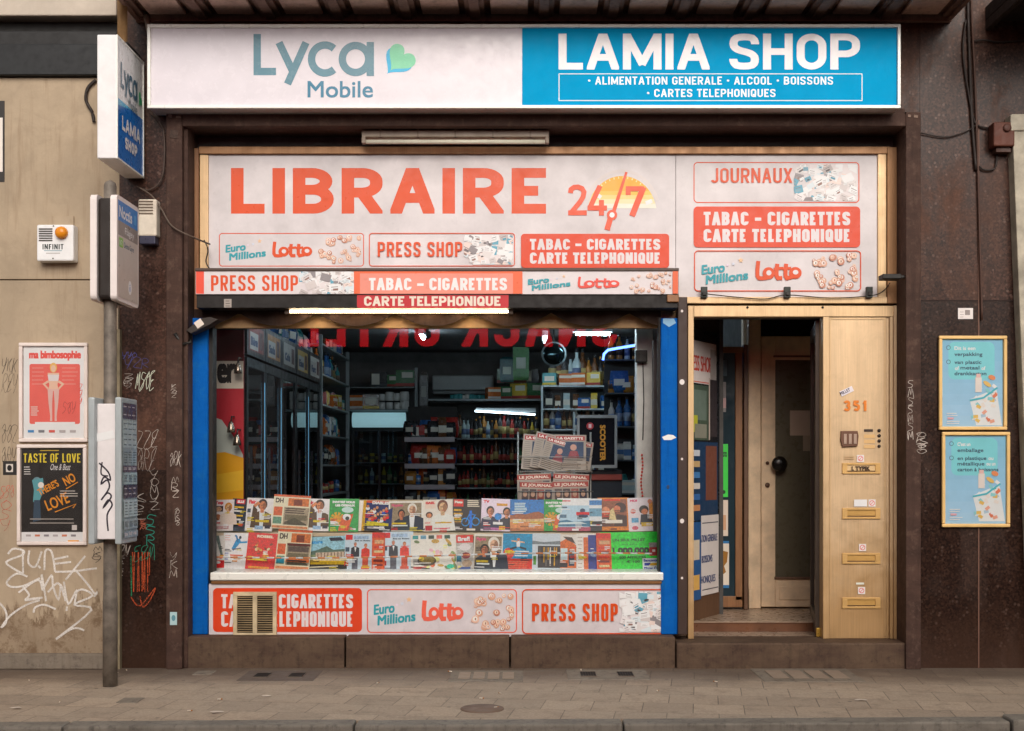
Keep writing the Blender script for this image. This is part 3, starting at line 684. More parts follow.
def scrib(c, x0, y0, x1, y1, n, w, col_, seed, parent=None):
    """a marker tag: a run of loose connected letters, across or down"""
    r = random.Random(seed); n = max(3, n//3); pts = []; w *= .6
    for i in range(n):
        g = r.choice(LET)
        for u, v in g:
            u += r.uniform(-.08, .08); v += r.uniform(-.08, .08)
            if y1-y0 > (x1-x0)*1.3: pts.append((x0+(x1-x0)*u, y0+(y1-y0)*(i+v*.95)/n))
            else: pts.append((x0+(x1-x0)*(i+u*.95)/n+(1-v)*(y1-y0)*.12, y0+(y1-y0)*v))
        if r.random() < .35 and len(pts) > 3:
            c.stroke(smooth(pts, 3), w, col_); pts = []
    if len(pts) > 1: c.stroke(smooth(pts, 3), w, col_)
c.build('graffiti', NB)
def tags(y, lst, parent, seed):
    for k, a in enumerate(lst):
        c = wall_canvas(y, eps=.0002); scrib(c, *a, seed=seed+k); c.build('graffiti', parent)
redg = spray_mat('c8604a', .3)
tags(-.031, ((1, 358, 17, 372, 9, .7, ink), (2, 374, 17, 392, 10, .7, ink), (0, 424, 17, 444, 11, .8, ink), (1, 448, 16, 462, 9, .8, ink), (93, 546, 103, 562, 8, 1.0, ink), (0, 486, 14, 498, 7, .8, redg), (1, 500, 12, 530, 8, .8, redg)), NB, 1)
c = wall_canvas(-.031, eps=.0002)
c.rect(3, 461, 17, 475, '2a2826'); c.rect(6, 464, 13, 472, 'c8c0b8'); c.ell(9.5, 468, 2.4, 3, '1c1a1a'); c.build('wall_sticker', NB)
# graffiti on granite and pilaster
wh = spray_mat('cfc4ba', .15)
tags(-.0045, ((150, 470, 160, 510, 15, .8, wh), (122, 352, 137, 358, 9, .7, flat('5a5a9a', .8)), (124, 358, 150, 368, 9, .8, flat('4a4a7c', .8)), (135, 372, 154, 390, 12, 1.0, flat('c8ccb8', .8)), (124, 374, 134, 388, 7, .8, wh), (136, 430, 158, 448, 11, .8, wh), (136, 450, 156, 470, 9, .6, wh),
              (135, 492, 146, 520, 9, 1.1, wh), (146, 515, 157, 546, 11, 1.2, flat('2f8f7c', .8)), (140, 520, 147, 530, 6, 1, flat('b06048', .8)), (133, 545, 155, 560, 9, .9, flat('2c8a6e', .8)), (115, 545, 130, 556, 8, 1.2, wh), (116, 558, 125, 576, 8, 1.2, wh)), B, 20)
c = wall_canvas(-.0045, eps=.0002)
og = spray_mat('c8562e', .25); tg = spray_mat('2c9a6a', .25)
caps(c, 'VAMP', 132, 150, 552, 592, og, 1.1, 1.5); c.stroke([(131, 556), (131.5, 596)], 1.1, tg); c.stroke(smooth([(131, 597), (140, 606), (155, 588), (150, 600), (143, 607), (140, 596)]), 1.2, og)
c.build('graffiti', B)
tags(-.0645, ((171, 384, 177, 398, 6, .7, wh), (169, 452, 181, 466, 9, .9, wh), (172, 476, 180, 498, 9, .9, wh), (175, 508, 180, 526, 6, .7, wh), (170, 552, 178, 578, 9, .8, wh)), B, 50)
c = wall_canvas(-.0645, eps=.0002)
c.rect(170, 612, 177, 625, 'a8c4c8'); c.ell(173.5, 618, 2, 3, '5a8a98')
c.build('pilaster_sticker', B)
c = wall_canvas(-.0645, eps=.0002)
for x0, y0, x1, y1 in ((168, 114, 172, 117.5), (176, 116, 181, 117.8), (908, 114.5, 911, 117), (914, 115, 918, 117.6), (170, 130, 178, 138)): c.rect(x0, y0, x1, y1, flat('8a7466' if y0 < 125 else '4a3a32', .8, var=.4, vs=40), rot=8); c.build('tape_remnant', B); c = wall_canvas(-.0645, eps=.0002)

tags(-.0645, ((908, 380, 914, 440, 22, .9, wh), (916, 432, 928, 454, 12, 1.0, wh)), B, 70)
c = wall_canvas(-.004); c.rect(958, 308, 973, 319, 'd8d0cc'); c.rect(965, 310, 970, 315, '8a807c'); c.lines(960, 312, 964, 317, 3, '9a908c'); c.build('sticker', B)

# ================================================================== FASCIA SIGN
yS = -.2
S = empty('fascia_sign', (X(524, yS), yS, Z(109, yS)), 'long white and blue lightbox sign under the coffered canopy', 'sign')
box('casing', S, X(149, yS), X(899, yS), yS+.004, -.02, Z(108.5, yS), Z(25.5, yS), flat('b9b0aa', .4, .3), .006)
m = MB(); t = 3.2
for a, b, c_, d in ((148, 25, 900, 25+t), (148, 109-t, 900, 109), (148, 25+t, 148+t, 109-t), (900-t, 25+t, 900, 109-t)):
    m.box(X(a, yS), X(c_, yS), yS-.022, yS+.004, Z(d, yS), Z(b, yS), ALU)
m.build('edge_frame', S, .004)
c = wall_canvas(yS, rough=.22); c.rect(151.2, 28.2, 522, 105.8, 'd3cdd3'); p = c.build('white_panel', S)
c = wall_canvas(yS-.001, rough=.22); phone_logo(c, 253.5, 34, 1.0, '56808f', '2f7390', heart=False, mobile=False); c.build('lettering', p); c = wall_canvas(yS-.001, rough=.22); c.text('Mobile', 307.5, 373, 81, 97.5, '2f7390', bold=.3); c.build('lettering', p)
c = wall_canvas(yS-.0012, rough=.22)
cc = Canvas(c.fr, rough=.22); cc.l = 1
_ph = phone_logo
def heart(c, ox, oy, k, cc_):
    pts = []
    for i in range(48):
        tt = 2*math.pi*i/48; hx = 16*math.sin(tt)**3; hy = -(13*math.cos(tt)-5*math.cos(2*tt)-2*math.cos(3*tt)-math.cos(4*tt))
        a = R(40); pts.append((ox+k*(hx*math.cos(a)-hy*math.sin(a)), oy+k*(hx*math.sin(a)+hy*math.cos(a))))
    c.poly(pts, cc_)
heart(c, 397, 62, .92, '18a6d0'); heart(c, 400.5, 58.5, .92, '72c69c'); c.build('heart_emblem', p)
c = wall_canvas(yS, rough=.2); c.rect(522.2, 28.2, 896.8, 105.8, flat('0096c8', .3, spec=.02, var=.05)); p = c.build('blue_panel', S)
c = wall_canvas(yS-.001, rough=.22)
caps(c, 'LAMIA SHOP', 558.6, 860, 33.6, 69.5, 'e6dce0', 8.0, .5, k=1.2); c.build('lettering', p); c = wall_canvas(yS-.001, rough=.22)
c = wall_canvas(yS-.001); c.outline(558.6, 73.4, 862.5, 101, .5, .9, 'd8e8f0'); c.build('border_line', p); c = wall_canvas(yS-.001, rough=.22)
caps(c, '* ALIMENTATION GENERALE * ALCOOL * BOISSONS', 588, 833, 76.6, 84.6, 'f4eef0', 1.5, .9); c.build('lettering', p); c = wall_canvas(yS-.001, rough=.22); caps(c, '* CARTES TELEPHONIQUES', 647, 775.5, 89, 97, 'f4eef0', 1.5, .9)
c.build('lettering', p)

# ================================================================== PROJECTING SIGN (left)
yb, yf_ = -.03, -.617
xa, xb = -2.848, -2.714
z0, z1 = 3.49, 4.315
S = empty('projecting_sign', ((xa+xb)/2, 0, z0), 'white and blue lightbox sign projecting from the wall above the bus stop flag', 'sign')
box('casing', S, xa, xb-.003, yf_, yb, z0, z1, flat('e8dcdc', .4), .008)
HH, WW = z1-z0, yb-yf_
def side(a, b, d, x=xb-.003): return (x+d, yf_+.012+a/100*(WW-.024), z1-.012-b/100*(HH-.024))
c = Canvas(side, rough=.3, eps=.0003); c.rect(0, 0, 100, 50, 'dfe2ee'); c.poly([(0, 50), (100, 50), (100, 100), (0, 100)], '0c66b4'); c.poly([(0, 50), (60, 50), (0, 56)], '4aa8d0'); p = c.build('printed_face', S)
c = Canvas(lambda a, b, d: side(a, b, d+.004), rough=.3, eps=.0003)
phone_logo(c, 12, 18, .52, '3d5f74', '6a7a84', heart=False); heart(c, 86, 35, .42, '28a86a')
c.build('lettering', p); c = Canvas(lambda a, b, d: side(a, b, d+.004), rough=.3, eps=.0003); caps(c, 'LAMIA', 16, 86, 62, 74, 'f0f0f4', 3.4, .6); caps(c, 'SHOP', 27, 74, 78, 88, 'f0f0f4', 3.2, .6); c.build('lettering', p)
m = MB()
for (a, b, c_, d) in ((0, 1, 0, HH), (WW-.012, WW, 0, HH), (0, WW, 0, .012), (0, WW, HH-.012, HH)):
    pass
m.box(xb-.004, xb+.003, yf_, yb, z1-.012, z1, ALU); m.box(xb-.004, xb+.003, yf_, yb, z0, z0+.012, ALU); m.box(xb-.004, xb+.003, yb-.012, yb, z0+.012, z1-.012, ALU); m.box(xb-.004, xb+.003, yf_, yf_+.012, z0+.012, z1-.012, ALU)
m.build('edge_frame', S)
m = MB(); m.tube([(-2.78, -.3, z1), (-2.78, -.3, z1+.35), (-2.77, -.2, z1+.8), (-2.77, .02, z1+.82)], .035, flat('8a6a44', .6, var=.3), 10); m.box(-2.8, -2.74, -.32, -.02, z1+.02, z1+.05, BLACKM)
m.build('bracket', S)

# ================================================================== BUS STOP
px_ = -2.72; py_ = -.738
BS = empty('bus_stop', (px_, py_, 0), 'grey bus stop pole with a twin panel flag and a timetable case', 'bus stop')
MB().lathe([(.047, -.05), (.047, .55), (.043, .62), (.040, 3.28), (.034, 3.30), (.01, 3.315)], (px_, py_, 0), flat('7d746a', .6, .2, var=.35, vs=9), 16).build('pole', BS)
def flag(xc, name):
    m = MB(); ya, yb2, za, zb2, r = -.87, -.41, 2.515, 3.2, .035
    pts = []
    for cy, cz, a0 in ((yb2-r, zb2-r, 0), (ya+r, zb2-r, 90), (ya+r, za+r, 180), (yb2-r, za+r, 270)):
        for k in range(6): pts.append((cy+r*math.cos(R(a0+18*k)), cz+r*math.sin(R(a0+18*k))))
    n = len(pts); v = [(xc-.021, a, b) for a, b in pts]+[(xc+.021, a, b) for a, b in pts]
    m.add(v, [tuple(range(n-1, -1, -1)), tuple(range(n, 2*n))]+[(i, (i+1) % n, n+(i+1) % n, n+i) for i in range(n)], flat('ddd3cf', .4))
    return m.build('flag_panel', BS)
f1 = flag(-2.655, 0); f2 = flag(-2.785, 0)
MB().box(-2.766, -2.674, -.85, -.43, 2.53, 3.18, flat('241c18', .6)).build('flag_core', BS, .02)
def fs(a, b, d): return (-2.634+d, -.845+a/100*.41, 3.17-b/100*.63)
c = Canvas(fs, rough=.35, eps=.0003); c.rect(0, 0, 100, 21, '1f78c0'); c.text('Noctis', 6, 70, 5, 17, 'eef2f6', bold=.4); c.rect(82, 6, 92, 16, '4a98d0'); c.rect(0, 21, 100, 36, '857d78'); c.text('Flagey', 34, 80, 25, 32, 'e8e4e0')
c.rect(0, 36, 100, 100, 'bdb3aa'); c.rrect(4, 38, 24, 48, 2, '7cb842'); c.text('N71', 6, 22, 40.5, 46, 'f4f4f0'); c.text('Delta Gare', 28, 78, 41, 46.5, '2a5a78'); c.ell(58, 86, 9, 7.5, 'e6ecf4'); c.text('i', 56, 59.5, 82, 90, '2a62b0'); c.build('route_print', f1)
# timetable case
xL_, xR_ = -2.79, -2.60; zt, zb3 = 1.885, .94
m = MB(); m.box(xL_+.03, xR_-.03, -.875, -.62, zb3+.03, zt-.04, flat('e4dada', .45)); cs = m.build('timetable_case', BS, .006)
for xx in ((xL_-.012, xL_+.03), (xR_-.03, xR_+.012)):
    MB().box(xx[0], xx[1], -.925, -.59, zb3, zt, flat('a8b0b2', .4, .2)).build('side_rail', cs, .01)
c = Canvas(lambda a, b, d: (xR_+.0125+d, -.91+a/100*.31, zt-.03-b/100*(zt-zb3-.06)), rough=.25, eps=.0003)
c.rect(0, 0, 100, 100, '9ca8a8')
for i, (a, b, k) in enumerate(((0, 12, '5a4a4c'), (13, 33, 'b4c2c2'), (34, 46, '98a4a6'), (46, 51, '6a5c60'), (51, 60, 'a8b8b8'), (60, 70, '4e4448'), (71, 84, 'aebcbc'), (85, 93, '9aa6a8'), (94, 99, '8a98a0'))):
    c.rect(4, a+.4, 96, b, k)
    for j in range(3):
        if k[0] in 'ba9': c.lines(10+30*j, a+2.5, 34+30*j, b-2, 5, '66706f', .7)
        else: c.lines(10+28*j, a+3, 30+28*j, b-3, 2, 'c8c0c0', .7)
c.build('timetable', cs)
c = Canvas(lambda a, b, d: (X(a, -.88), -.8765-d, Z(b, -.88)), eps=.0002)
c.rect(96, 432, 114, 440, 'f0eaea', rot=-12); c.build('paper_label', cs); c = Canvas(c.fr, eps=.0002)
pen = flat('26202c', .6); c.stroke(smooth([(99, 463), (108, 472), (110, 480), (104, 477), (101, 484), (107, 480), (109, 488), (101, 500), (107, 493), (111, 497), (103, 508), (108, 500), (112, 505), (107, 515), (108, 531)]), 1.6, pen); c.stroke(smooth([(102, 462), (101, 474), (108, 476)]), 1.4, pen)
c.build('marker_tag', cs)

# ================================================================== SMALL BOXES AND CABLES ON THE WALLS
A = empty('alarm_siren', (X(55), -.04, Z(261)), 'white alarm box with an orange beacon on the beige wall', 'alarm')
box('housing', A, X(36.5, -.1), X(73.5, -.1), -.10, -.002, Z(261, -.1), Z(224.5, -.1), WHITEP, .012)
box('back_plate', A, X(47), X(74.5), -.02, -.001, Z(230), Z(216.5), PLAS, .002)
m = MB()
for i in range(6): m.box(X(39, -.1), X(52.5, -.1), -.104, -.099, Z(229.6+i*2.3, -.1), Z(228.4+i*2.3, -.1), flat('4a4440', .6))
m.build('louvre', A)
MB().lathe([(.044, 0), (.044, -.015), (.038, -.035), (.02, -.045)], (X(62, -.1), -.1, Z(233, -.1)), flat('e08a1e', .25, var=.15), 18, 'y').build('beacon', A)
c = wall_canvas(-.1005); caps(c, 'INFINIT', 42.5, 63.5, 244, 249.4, '2f3634', 1.1, .8); c.rect(44, 250.4, 62, 251, '5a8a9a'); c.lines(46, 253.2, 61, 253.3, 1, 'a8a09c', .8); c.ell(53.5, 226, .8, .8, '4a4440'); c.ell(53, 258.5, .8, .8, '4a4440'); c.build('lettering', A)
A = empty('siren_box', (X(146), -.05, Z(243)), 'dirty white louvred siren box behind the bus stop flag', 'alarm')
box('housing', A, X(138, -.1), X(156.5, -.1), -.1, -.001, Z(236, -.1), Z(199, -.1), flat('d8cdbc', .5, var=.2), .012); box('lens', A, X(139, -.1), X(155, -.1), -.095, -.002, Z(244, -.1), Z(234, -.1), flat('3a3a4c', .3), .008)
m = MB()
for i in range(5): m.box(X(139, -.1), X(153, -.1), -.106, -.099, Z(202+i*3, -.1), Z(200.8+i*3, -.1), flat('6a5c4c', .6))
m.build('louvre', A)
A = empty('junction_box', (X(998), -.05, Z(152)), 'rusty brown junction box on the right granite wall', 'junction box')
box('housing', A, X(988), X(1009), -.11, -.001, Z(150), Z(126), flat('5a3022', .6, var=.3, bmp=.4), .01); MB().lathe([(.028, 0), (.028, -.012), (.02, -.016)], (X(1001), -.11, Z(132)), flat('4a2a20', .6), 125, 'y').build('cap', A); box('base_plate', A, X(992), X(1007), -.08, -.002, Z(155), Z(150), flat('40261c', .6))
def cable(name, pts, r, label, mat=CABLE, y=-.02):
    p3 = [(X(a, y), y if len(q) == 0 else q[0], Z(b, y)) for a, b, *q in pts]
    p2 = []
    for i in range(len(p3)-1):
        p0, p1, p_2, p_3 = p3[max(i-1, 0)], p3[i], p3[i+1], p3[min(i+2, len(p3)-1)]
        for k in range(5):
            t = k/5; p2.append(tuple(.5*((2*p1[j])+(-p0[j]+p_2[j])*t+(2*p0[j]-5*p1[j]+4*p_2[j]-p_3[j])*t*t+(-p0[j]+3*p1[j]-3*p_2[j]+p_3[j])*t**3) for j in range(3)))
    p2.append(p3[-1]); return tag(MB().tube(p2, r, mat, 6).build(name), label, 'cable')
cable('wall_cable', [(968, -40), (968, 10), (970, 70), (972, 120), (976, 170)], .011, 'thick dark cable running straight down the right granite wall')
cable('wall_cable', [(971, -40), (972, 20), (975, 80), (978, 170), (980, 250), (982, 320)], .008, 'thin brown cable beside the thick one on the right granite wall', flat('4a3228', .6))
cable('wall_cable', [(966, 20), (963, 50), (968, 90), (975, 122), (988, 128)], .007, 'looped dark cable bending into the rusty junction box')
cable('wall_cable', [(997, 155), (995, 168), (985, 170), (979, 166)], .007, 'short cable hanging under the rusty junction box')
cable('wall_cable', [(921, 133), (945, 137), (965, 132), (976, 125)], .005, 'thin cable sagging from the lintel corner to the right wall cables')
cable('wall_cable', [(972, 41), (985, 40), (1000, 42), (1040, 39)], .006, 'thin dark cable running right below the neighbouring canopy')
cable('wall_cable', [(96, 80), (88, 88), (86, 100), (92, 112), (94, 122)], .012, 'thick black cable looping beside the projecting sign')
cable('wall_cable', [(150, 112), (163, 130), (164, 165), (160, 182), (148, 190), (136, 186)], .006, 'dark cable curving down beside the projecting sign', flat('4a3c34', .6), -.03)
cable('wall_cable', [(140, 188), (152, 196), (162, 210, -.07), (172, 226, -.08), (190, 236, -.08), (204, 240, .1)], .006, 'grey cable crossing the left pilaster towards the awning', flat('5a4c42', .6), -.07)
cable('wall_cable', [(204, 240), (208, 250), (206, 262), (212, 272)], .005, 'short black cable dangling at the left end of the awning', y=.12)
cable('wall_cable', [(150, 36), (147, 20), (141, 0), (138, -30)], .02, 'light conduit rising beside the left end of the fascia sign', flat('8a7a6c', .6), -.06)
DP = MB(); DP.add([(X(1012, -.1), -.1, 3.93), (X(1060, -.1), -.1, 3.93), (X(1082, -.1), -.1, 0), (X(1034, -.1), -.1, 0), (X(1012, -.1), 0, 3.93), (X(1060, -.1), 0, 3.93), (X(1082, -.1), 0, 0), (X(1034, -.1), 0, 0)], [(0, 1, 2, 3), (0, 3, 7, 4), (0, 4, 5, 1), (1, 5, 6, 2), (3, 2, 6, 7)], flat('b4ab98', .6, var=.3))
DP.box(X(1010, -.1), X(1062, -.1), -.112, .0, Z(131, -.1), Z(115, -.1), flat('b4ab98', .6, var=.3))
tag(DP.build('cable_duct', None, .006), 'pale grey cable duct standing at the right edge beside the junction box', 'duct')
NR = empty('neighbour_canopy', (4.6, -.4, 4.5), 'dark canopy underside over the right granite wall', 'canopy')
m = MB(); m.box(X(985), 8, -.9, -.002, 4.62, 4.72, flat('221812', .8)); m.box(X(985), 8, -.9, -.85, 4.52, 4.62, flat('2a1e17', .8)); m.box(X(985), X(990), -.85, -.002, 4.55, 4.62, flat('2a1e17', .8)); m.build('soffit', NR, .006)

# ================================================================== POSTERS
def poster(x0, y0, x1, y1, y, label, fcol, ft, draw, rot=0):
    yb_ = y; o = empty('framed_poster', (X((x0+x1)/2, y), y, Z(y1, y)), label, 'poster')
    fm = flat(fcol, .4, var=.1); m = MB(); h = .028
    for a, b, c_, d in ((x0, y0, x1, y0+ft), (x0, y1-ft, x1, y1), (x0, y0+ft, x0+ft, y1-ft), (x1-ft, y0+ft, x1, y1-ft)):
        m.box(X(a, y), X(c_, y), y-h, y, Z(d, y), Z(b, y), fm)
    m.build('frame', o, .006)
    c = wall_canvas(y-.008, eps=.0001); c.box(X(x0+1, y), X(x1-1, y), y-.008, y-.001, Z(y1-1, y), Z(y0+1, y), flat('807870', .6)); draw(c, x0+ft, y0+ft, x1-ft, y1-ft); c.build('print', o)
    m = MB(); m.add([(X(x0+ft, y), y-.016, Z(y1-ft, y)), (X(x1-ft, y), y-.016, Z(y1-ft, y)), (X(x1-ft, y), y-.016, Z(y0+ft, y)), (X(x0+ft, y), y-.016, Z(y0+ft, y))], [(0, 1, 2, 3)], PGLASS); m.build('cover_glass', o)
    return o
def figure(c, cx, y0, y1, skin, top, legs, hair):
    h = y1-y0
    c.poly([(cx-.10*h, y0+.30*h), (cx-.19*h, y0+.36*h), (cx-.10*h, y0+.46*h), (cx-.085*h, y0+.43*h), (cx-.14*h, y0+.37*h), (cx-.07*h, y0+.33*h)], skin)
    c.poly([(cx+.10*h, y0+.30*h), (cx+.19*h, y0+.36*h), (cx+.10*h, y0+.46*h), (cx+.085*h, y0+.43*h), (cx+.14*h, y0+.37*h), (cx+.07*h, y0+.33*h)], skin)
    c.poly([(cx-.10*h, y0+.17*h), (cx+.10*h, y0+.17*h), (cx+.085*h, y0+.28*h), (cx+.07*h, y0+.38*h), (cx+.095*h, y0+.48*h), (cx-.095*h, y0+.48*h), (cx-.07*h, y0+.38*h), (cx-.085*h, y0+.28*h)], skin)
    c.poly([(cx-.10*h, y0+.2*h), (cx+.10*h, y0+.2*h), (cx+.085*h, y0+.31*h), (cx-.085*h, y0+.31*h)], top)
    for s in (-1, 1): c.poly([(cx+s*.004*h, y0+.45*h), (cx+s*.10*h, y0+.45*h), (cx+s*.085*h, y0+.68*h), (cx+s*.055*h, y0+.92*h), (cx+s*.06*h, y0+h), (cx+s*.02*h, y0+h), (cx+s*.022*h, y0+.7*h)], legs)
    c.ell(cx, y0+.08*h, .062*h, .085*h, hair); c.ell(cx, y0+.095*h, .042*h, .06*h, skin)
def d1(c, x0, y0, x1, y1):
    c.rect(x0, y0, x1, y1, 'f0e2e2'); c.text('ma bimbosophie', 29, 81, 350.5, 358.5, 'e0564e', bold=.5, bx=.5)
    c.rrect(29.5, 364, 80, 424, 2, 'f0645a'); c.rect(35, 422, 75, 425.5, 'f0e2e2')
    for i in range(5): c.lines(32, 368+i*4, 45, 368.5+i*4, 1, 'f4968c', .7); c.lines(62, 368+i*4, 78, 368.5+i*4, 1, 'f4968c', .7)
    figure(c, 53.5, 363, 421, 'e8b8a0', 'd8d0d0', 'd8b0a8', 'e8b060'); c.lines(31, 407, 39, 415, 5, 'f8d0c8', .8)
    scrib(c, 62, 402, 76, 413, 9, .6, flat('a84a4a', .6), 91); scrib(c, 79, 384, 83, 404, 6, .8, flat('e0564e', .6), 92)
    for i, k in enumerate(('4a8ac0', '7a7a80', 'd05a50', 'b0a8a8', 'b0a8a8')): c.rect(28+i*10.5, 430, 34+i*10.5, 432.5, k)
    c.rect(70, 438.2, 80, 441, 'e89a2a')
def d2(c, x0, y0, x1, y1):
    c.rect(x0, y0, x1, y1, '2a2624'); caps(c, 'TASTE OF LOVE', 23.5, 80.5, 453.5, 462.5, 'e8c83a', 1.3, .8); c.lines(40, 450.5, 64, 451, 1, 'c8a83a', .8)
    c.text('One & Beat', 50, 70, 464, 470, 'd8d4d4', shear=.2); c.lines(24, 467, 31, 474, 4, 'd8d4d0', .7)
    c.ell(37, 482, 4.5, 5, '6a8a94'); c.poly([(32, 480), (43, 478), (44, 490), (39, 502), (33, 502), (34, 490)], '5a98a0'); c.poly([(34, 500), (40, 500), (41, 520), (33, 522)], '3a4a5a'); c.ell(41, 485, 3, 3, 'e0d8d0')
    gp = 'd88a28'; c.text("THERE'S", 40, 62, 489, 496, gp, bold=.15, rot=-28, align='fit'); c.text('NO', 66, 78, 477, 486, gp, bold=.2, rot=-28); c.text('LOVE', 48, 72, 500, 511, gp, bold=.2, rot=-22)
    c.stroke([(55, 512), (76, 504), (73, 508)], 1, gp); c.stroke([(66, 489), (78, 482)], .9, gp)
    c.lines(60, 491, 78, 496, 3, 'c8c0b8', .7); c.lines(30, 519, 76, 523, 2, 'a8a098', .8); c.rect(72, 525, 77, 530, 'c8c0bc'); c.rect(x0, 532, x1, y1, 'eadede')
    for i in range(6): c.rect(26+i*9, 534.5, 31+i*9, 536.5, ['b0a8a8', 'c87a5a', '8a8488'][i % 3])
    c.rect(68, 540.2, 79, 543.5, 'e89a2a')
P1 = poster(20, 343, 88.5, 442, -.034, 'white framed pink theatre poster on the beige wall', 'dccfc8', 3.6, d1)
P2 = poster(18, 444.5, 87.5, 545, -.034, 'white framed black concert poster scrawled with orange writing', 'dccfc8', 3.6, d2)
def bag(c, cx, cy, s, seed):
    r = random.Random(seed)
    c.poly([(cx-15*s, cy-2*s), (cx+14*s, cy-14*s), (cx+20*s, cy+26*s), (cx-8*s, cy+26*s)], 'dceaf0')
    for i in range(26):
        u, v = r.uniform(-12, 13), r.uniform(-18, 22); k = r.choice(['e8f0f2', 'e8a088', '4aa8b8', 'f0d8d0', 'd87858', '88c8cc', 'e8b860', 'a8c0d0'])
        c.rect(cx+u*s-2.6*s, cy+v*s-1.7*s, cx+u*s+2.6*s, cy+v*s+1.7*s, k, rot=r.uniform(-60, 60))
    c.rect(cx-9*s, cy-26*s, cx-2*s, cy-10*s, 'f0d4cc'); c.rect(cx-8*s, cy-30*s, cx-3*s, cy-26*s, 'e8b8b0'); c.ell(cx+9*s, cy-26*s, 4*s, 2.6*s, 'e88a5a', rot=20); c.ell(cx+4*s, cy-19*s, 5*s, 2.2*s, 'f0b868', rot=35)
    c.stroke([(cx-15*s, cy-1*s), (cx, cy-4*s), (cx+15*s, cy-15*s)], 2*s, '4ab0c0')
def d3(lines_):
    def f(c, x0, y0, x1, y1):
        n = 8
        for i in range(n):                         # the poster's own printed fade, blue to pale
            t = i/n; a = (0x80, 0xb8, 0xd4); b = (0xa4, 0xc8, 0xe4); k = tuple(int(a[j]+(b[j]-a[j])*t) for j in range(3))
            c.rect(x0, y0+(y1-y0)*i/n, x1, y0+(y1-y0)*(i+1)/n, '%02x%02x%02x' % k, up=False)
        c.up(); c.rrect(x0+7, y0+2.5, x1-8, y0+40, 6, '7cccd4')
        for t, u, v, k, w in lines_: c.text(t, x0+u, x0+u+w, y0+v, y0+v+3.6, k, bold=.12)
        for v in (8.2, 22.5): c.ring(x0+7, y0+v, 2, 2, .5, '4a6070', n=12)
        bag(c, x0+42, y0+62, .92, 3); c.lines(x0+5, y0+74, x0+16, y0+76, 2, 'e8f0f4', .8); c.lines(x0+5, y0+82, x0+18, y0+84, 2, 'e8f0f4', .8); c.rect(x0+6, y0+78, x0+12, y0+80, 'e8a8b0')
    return f
dk = '3a5468'
L1 = [('Dit is een', 13, 7, 'f4f4f4', 21), ('verpakking', 13, 13, dk, 28), ('van plastic', 13, 21, dk, 27), ('metaal', 19, 26.5, dk, 19), ('of', 13.5, 27, 'f4f4f4', 4), ('of', 40, 27, 'f4f4f4', 4), ('drankkarton', 13, 32.3, dk, 32)]
L2 = [("C'est un", 13, 7, 'f4f4f4', 13), ('emballage', 13, 13, dk, 26), ('en plastique', 13, 21, dk, 29), ('métallique', 13, 26.5, dk, 27), ('ou', 44, 21, 'f4f4f4', 5), ('ou un', 42, 26.5, 'f4f4f4', 9), ('carton à boissons', 13, 32.3, dk, 41)]
poster(938, 336, 1006, 430, -.006, 'upper gold framed blue recycling poster on the granite wall', 'e8b878', 3.4, d3(L1))
poster(941, 432, 1009, 527, -.006, 'lower gold framed blue recycling poster on the granite wall', 'e8b878', 3.4, d3(L2))

# ================================================================== GOLD SURROUND AND TRANSOM SIGNS
yG = .2
GF = empty('transom_surround', (0, yG, 3), 'bronze and gold frame around the white transom panels', 'frame')
m = MB(); m.box(X(194, yG), X(199.5, yG), yG-.03, .3, .222, Z(149, yG), WOODO); m.build('outer_stile', GF, .004)
m = MB(); m.box(X(200, yG), X(208.6, yG), yG-.01, .3, Z(300, yG), Z(155, yG), GOLD); m.build('inner_stile', GF, .004)
m = MB(); m.box(X(199.5, yG), X(890, yG), yG-.02, .3, Z(154.5, yG), Z(147, yG), BRONZE); m.build('head_rail', GF, .004)
m = MB(); m.box(X(877.5, yG), X(886, yG), yG-.01, .3, Z(304, yG), Z(154, yG), GOLD); m.box(X(886.2, yG), X(897, yG), yG-.03, .3, Z(304, yG), Z(148, yG), BRONZE); m.build('inner_stile', GF, .004)
m = MB(); m.box(X(678, yG), X(886, yG), yG-.035, .3, Z(304, yG), Z(297.5, yG), GOLD); m.build('sill_rail', GF, .004)
yT = .21
S = empty('transom_sign', (X(440, yT), yT, Z(300, yT)), 'large white transom panel with bold orange capitals above the awning', 'sign')
c = wall_canvas(yT-.002, rough=.35); c.box(X(208.8, yT), X(675.5, yT), yT-.002, yT+.02, Z(300, yT), Z(153, yT), flat('d2cbcc', .35, var=.14, vs=3)); p = c.build('panel', S)
c = wall_canvas(yT-.003, rough=.35)
caps(c, 'LIBRAIRE', 231, 546, 168, 213.6, ORANGE, 12.6, .62, k=1.28); c.build('lettering', p)
c = wall_canvas(yT-.003, rough=.35)
cx, cy = 622, 214
c.ring(cx, cy-1, 37, 42, 3.2, 'cfc6c4', 198, 342, 40)
for i, k in enumerate(('f0dccc', 'f2d4a8', 'f0c880', 'f0b850', 'eea632')):
    a0 = 190+i*7; c.poly([(cx+35*math.cos(R(a)), cy+.5*2-39*abs(math.sin(R(a)))) for a in [a0+(540-2*a0)*t/20 for t in range(21)]], k)
for a in (215, 312, 338):
    c.rect(cx+29*math.cos(R(a))-2, cy+32*math.sin(R(a))-3.4, cx+29*math.cos(R(a))+2, cy+32*math.sin(R(a))+3.4, 'f0e8e8', rot=a-270)
for a in range(232, 305, 8): c.rect(cx+33*math.cos(R(a))-.5, cy+36.5*math.sin(R(a))-1, cx+33*math.cos(R(a))+.5, cy+36.5*math.sin(R(a))+1, 'f8e8a0', rot=a-270)
c.build('clock_dial', p)
c = wall_canvas(yT-.006, rough=.35)
t = 5
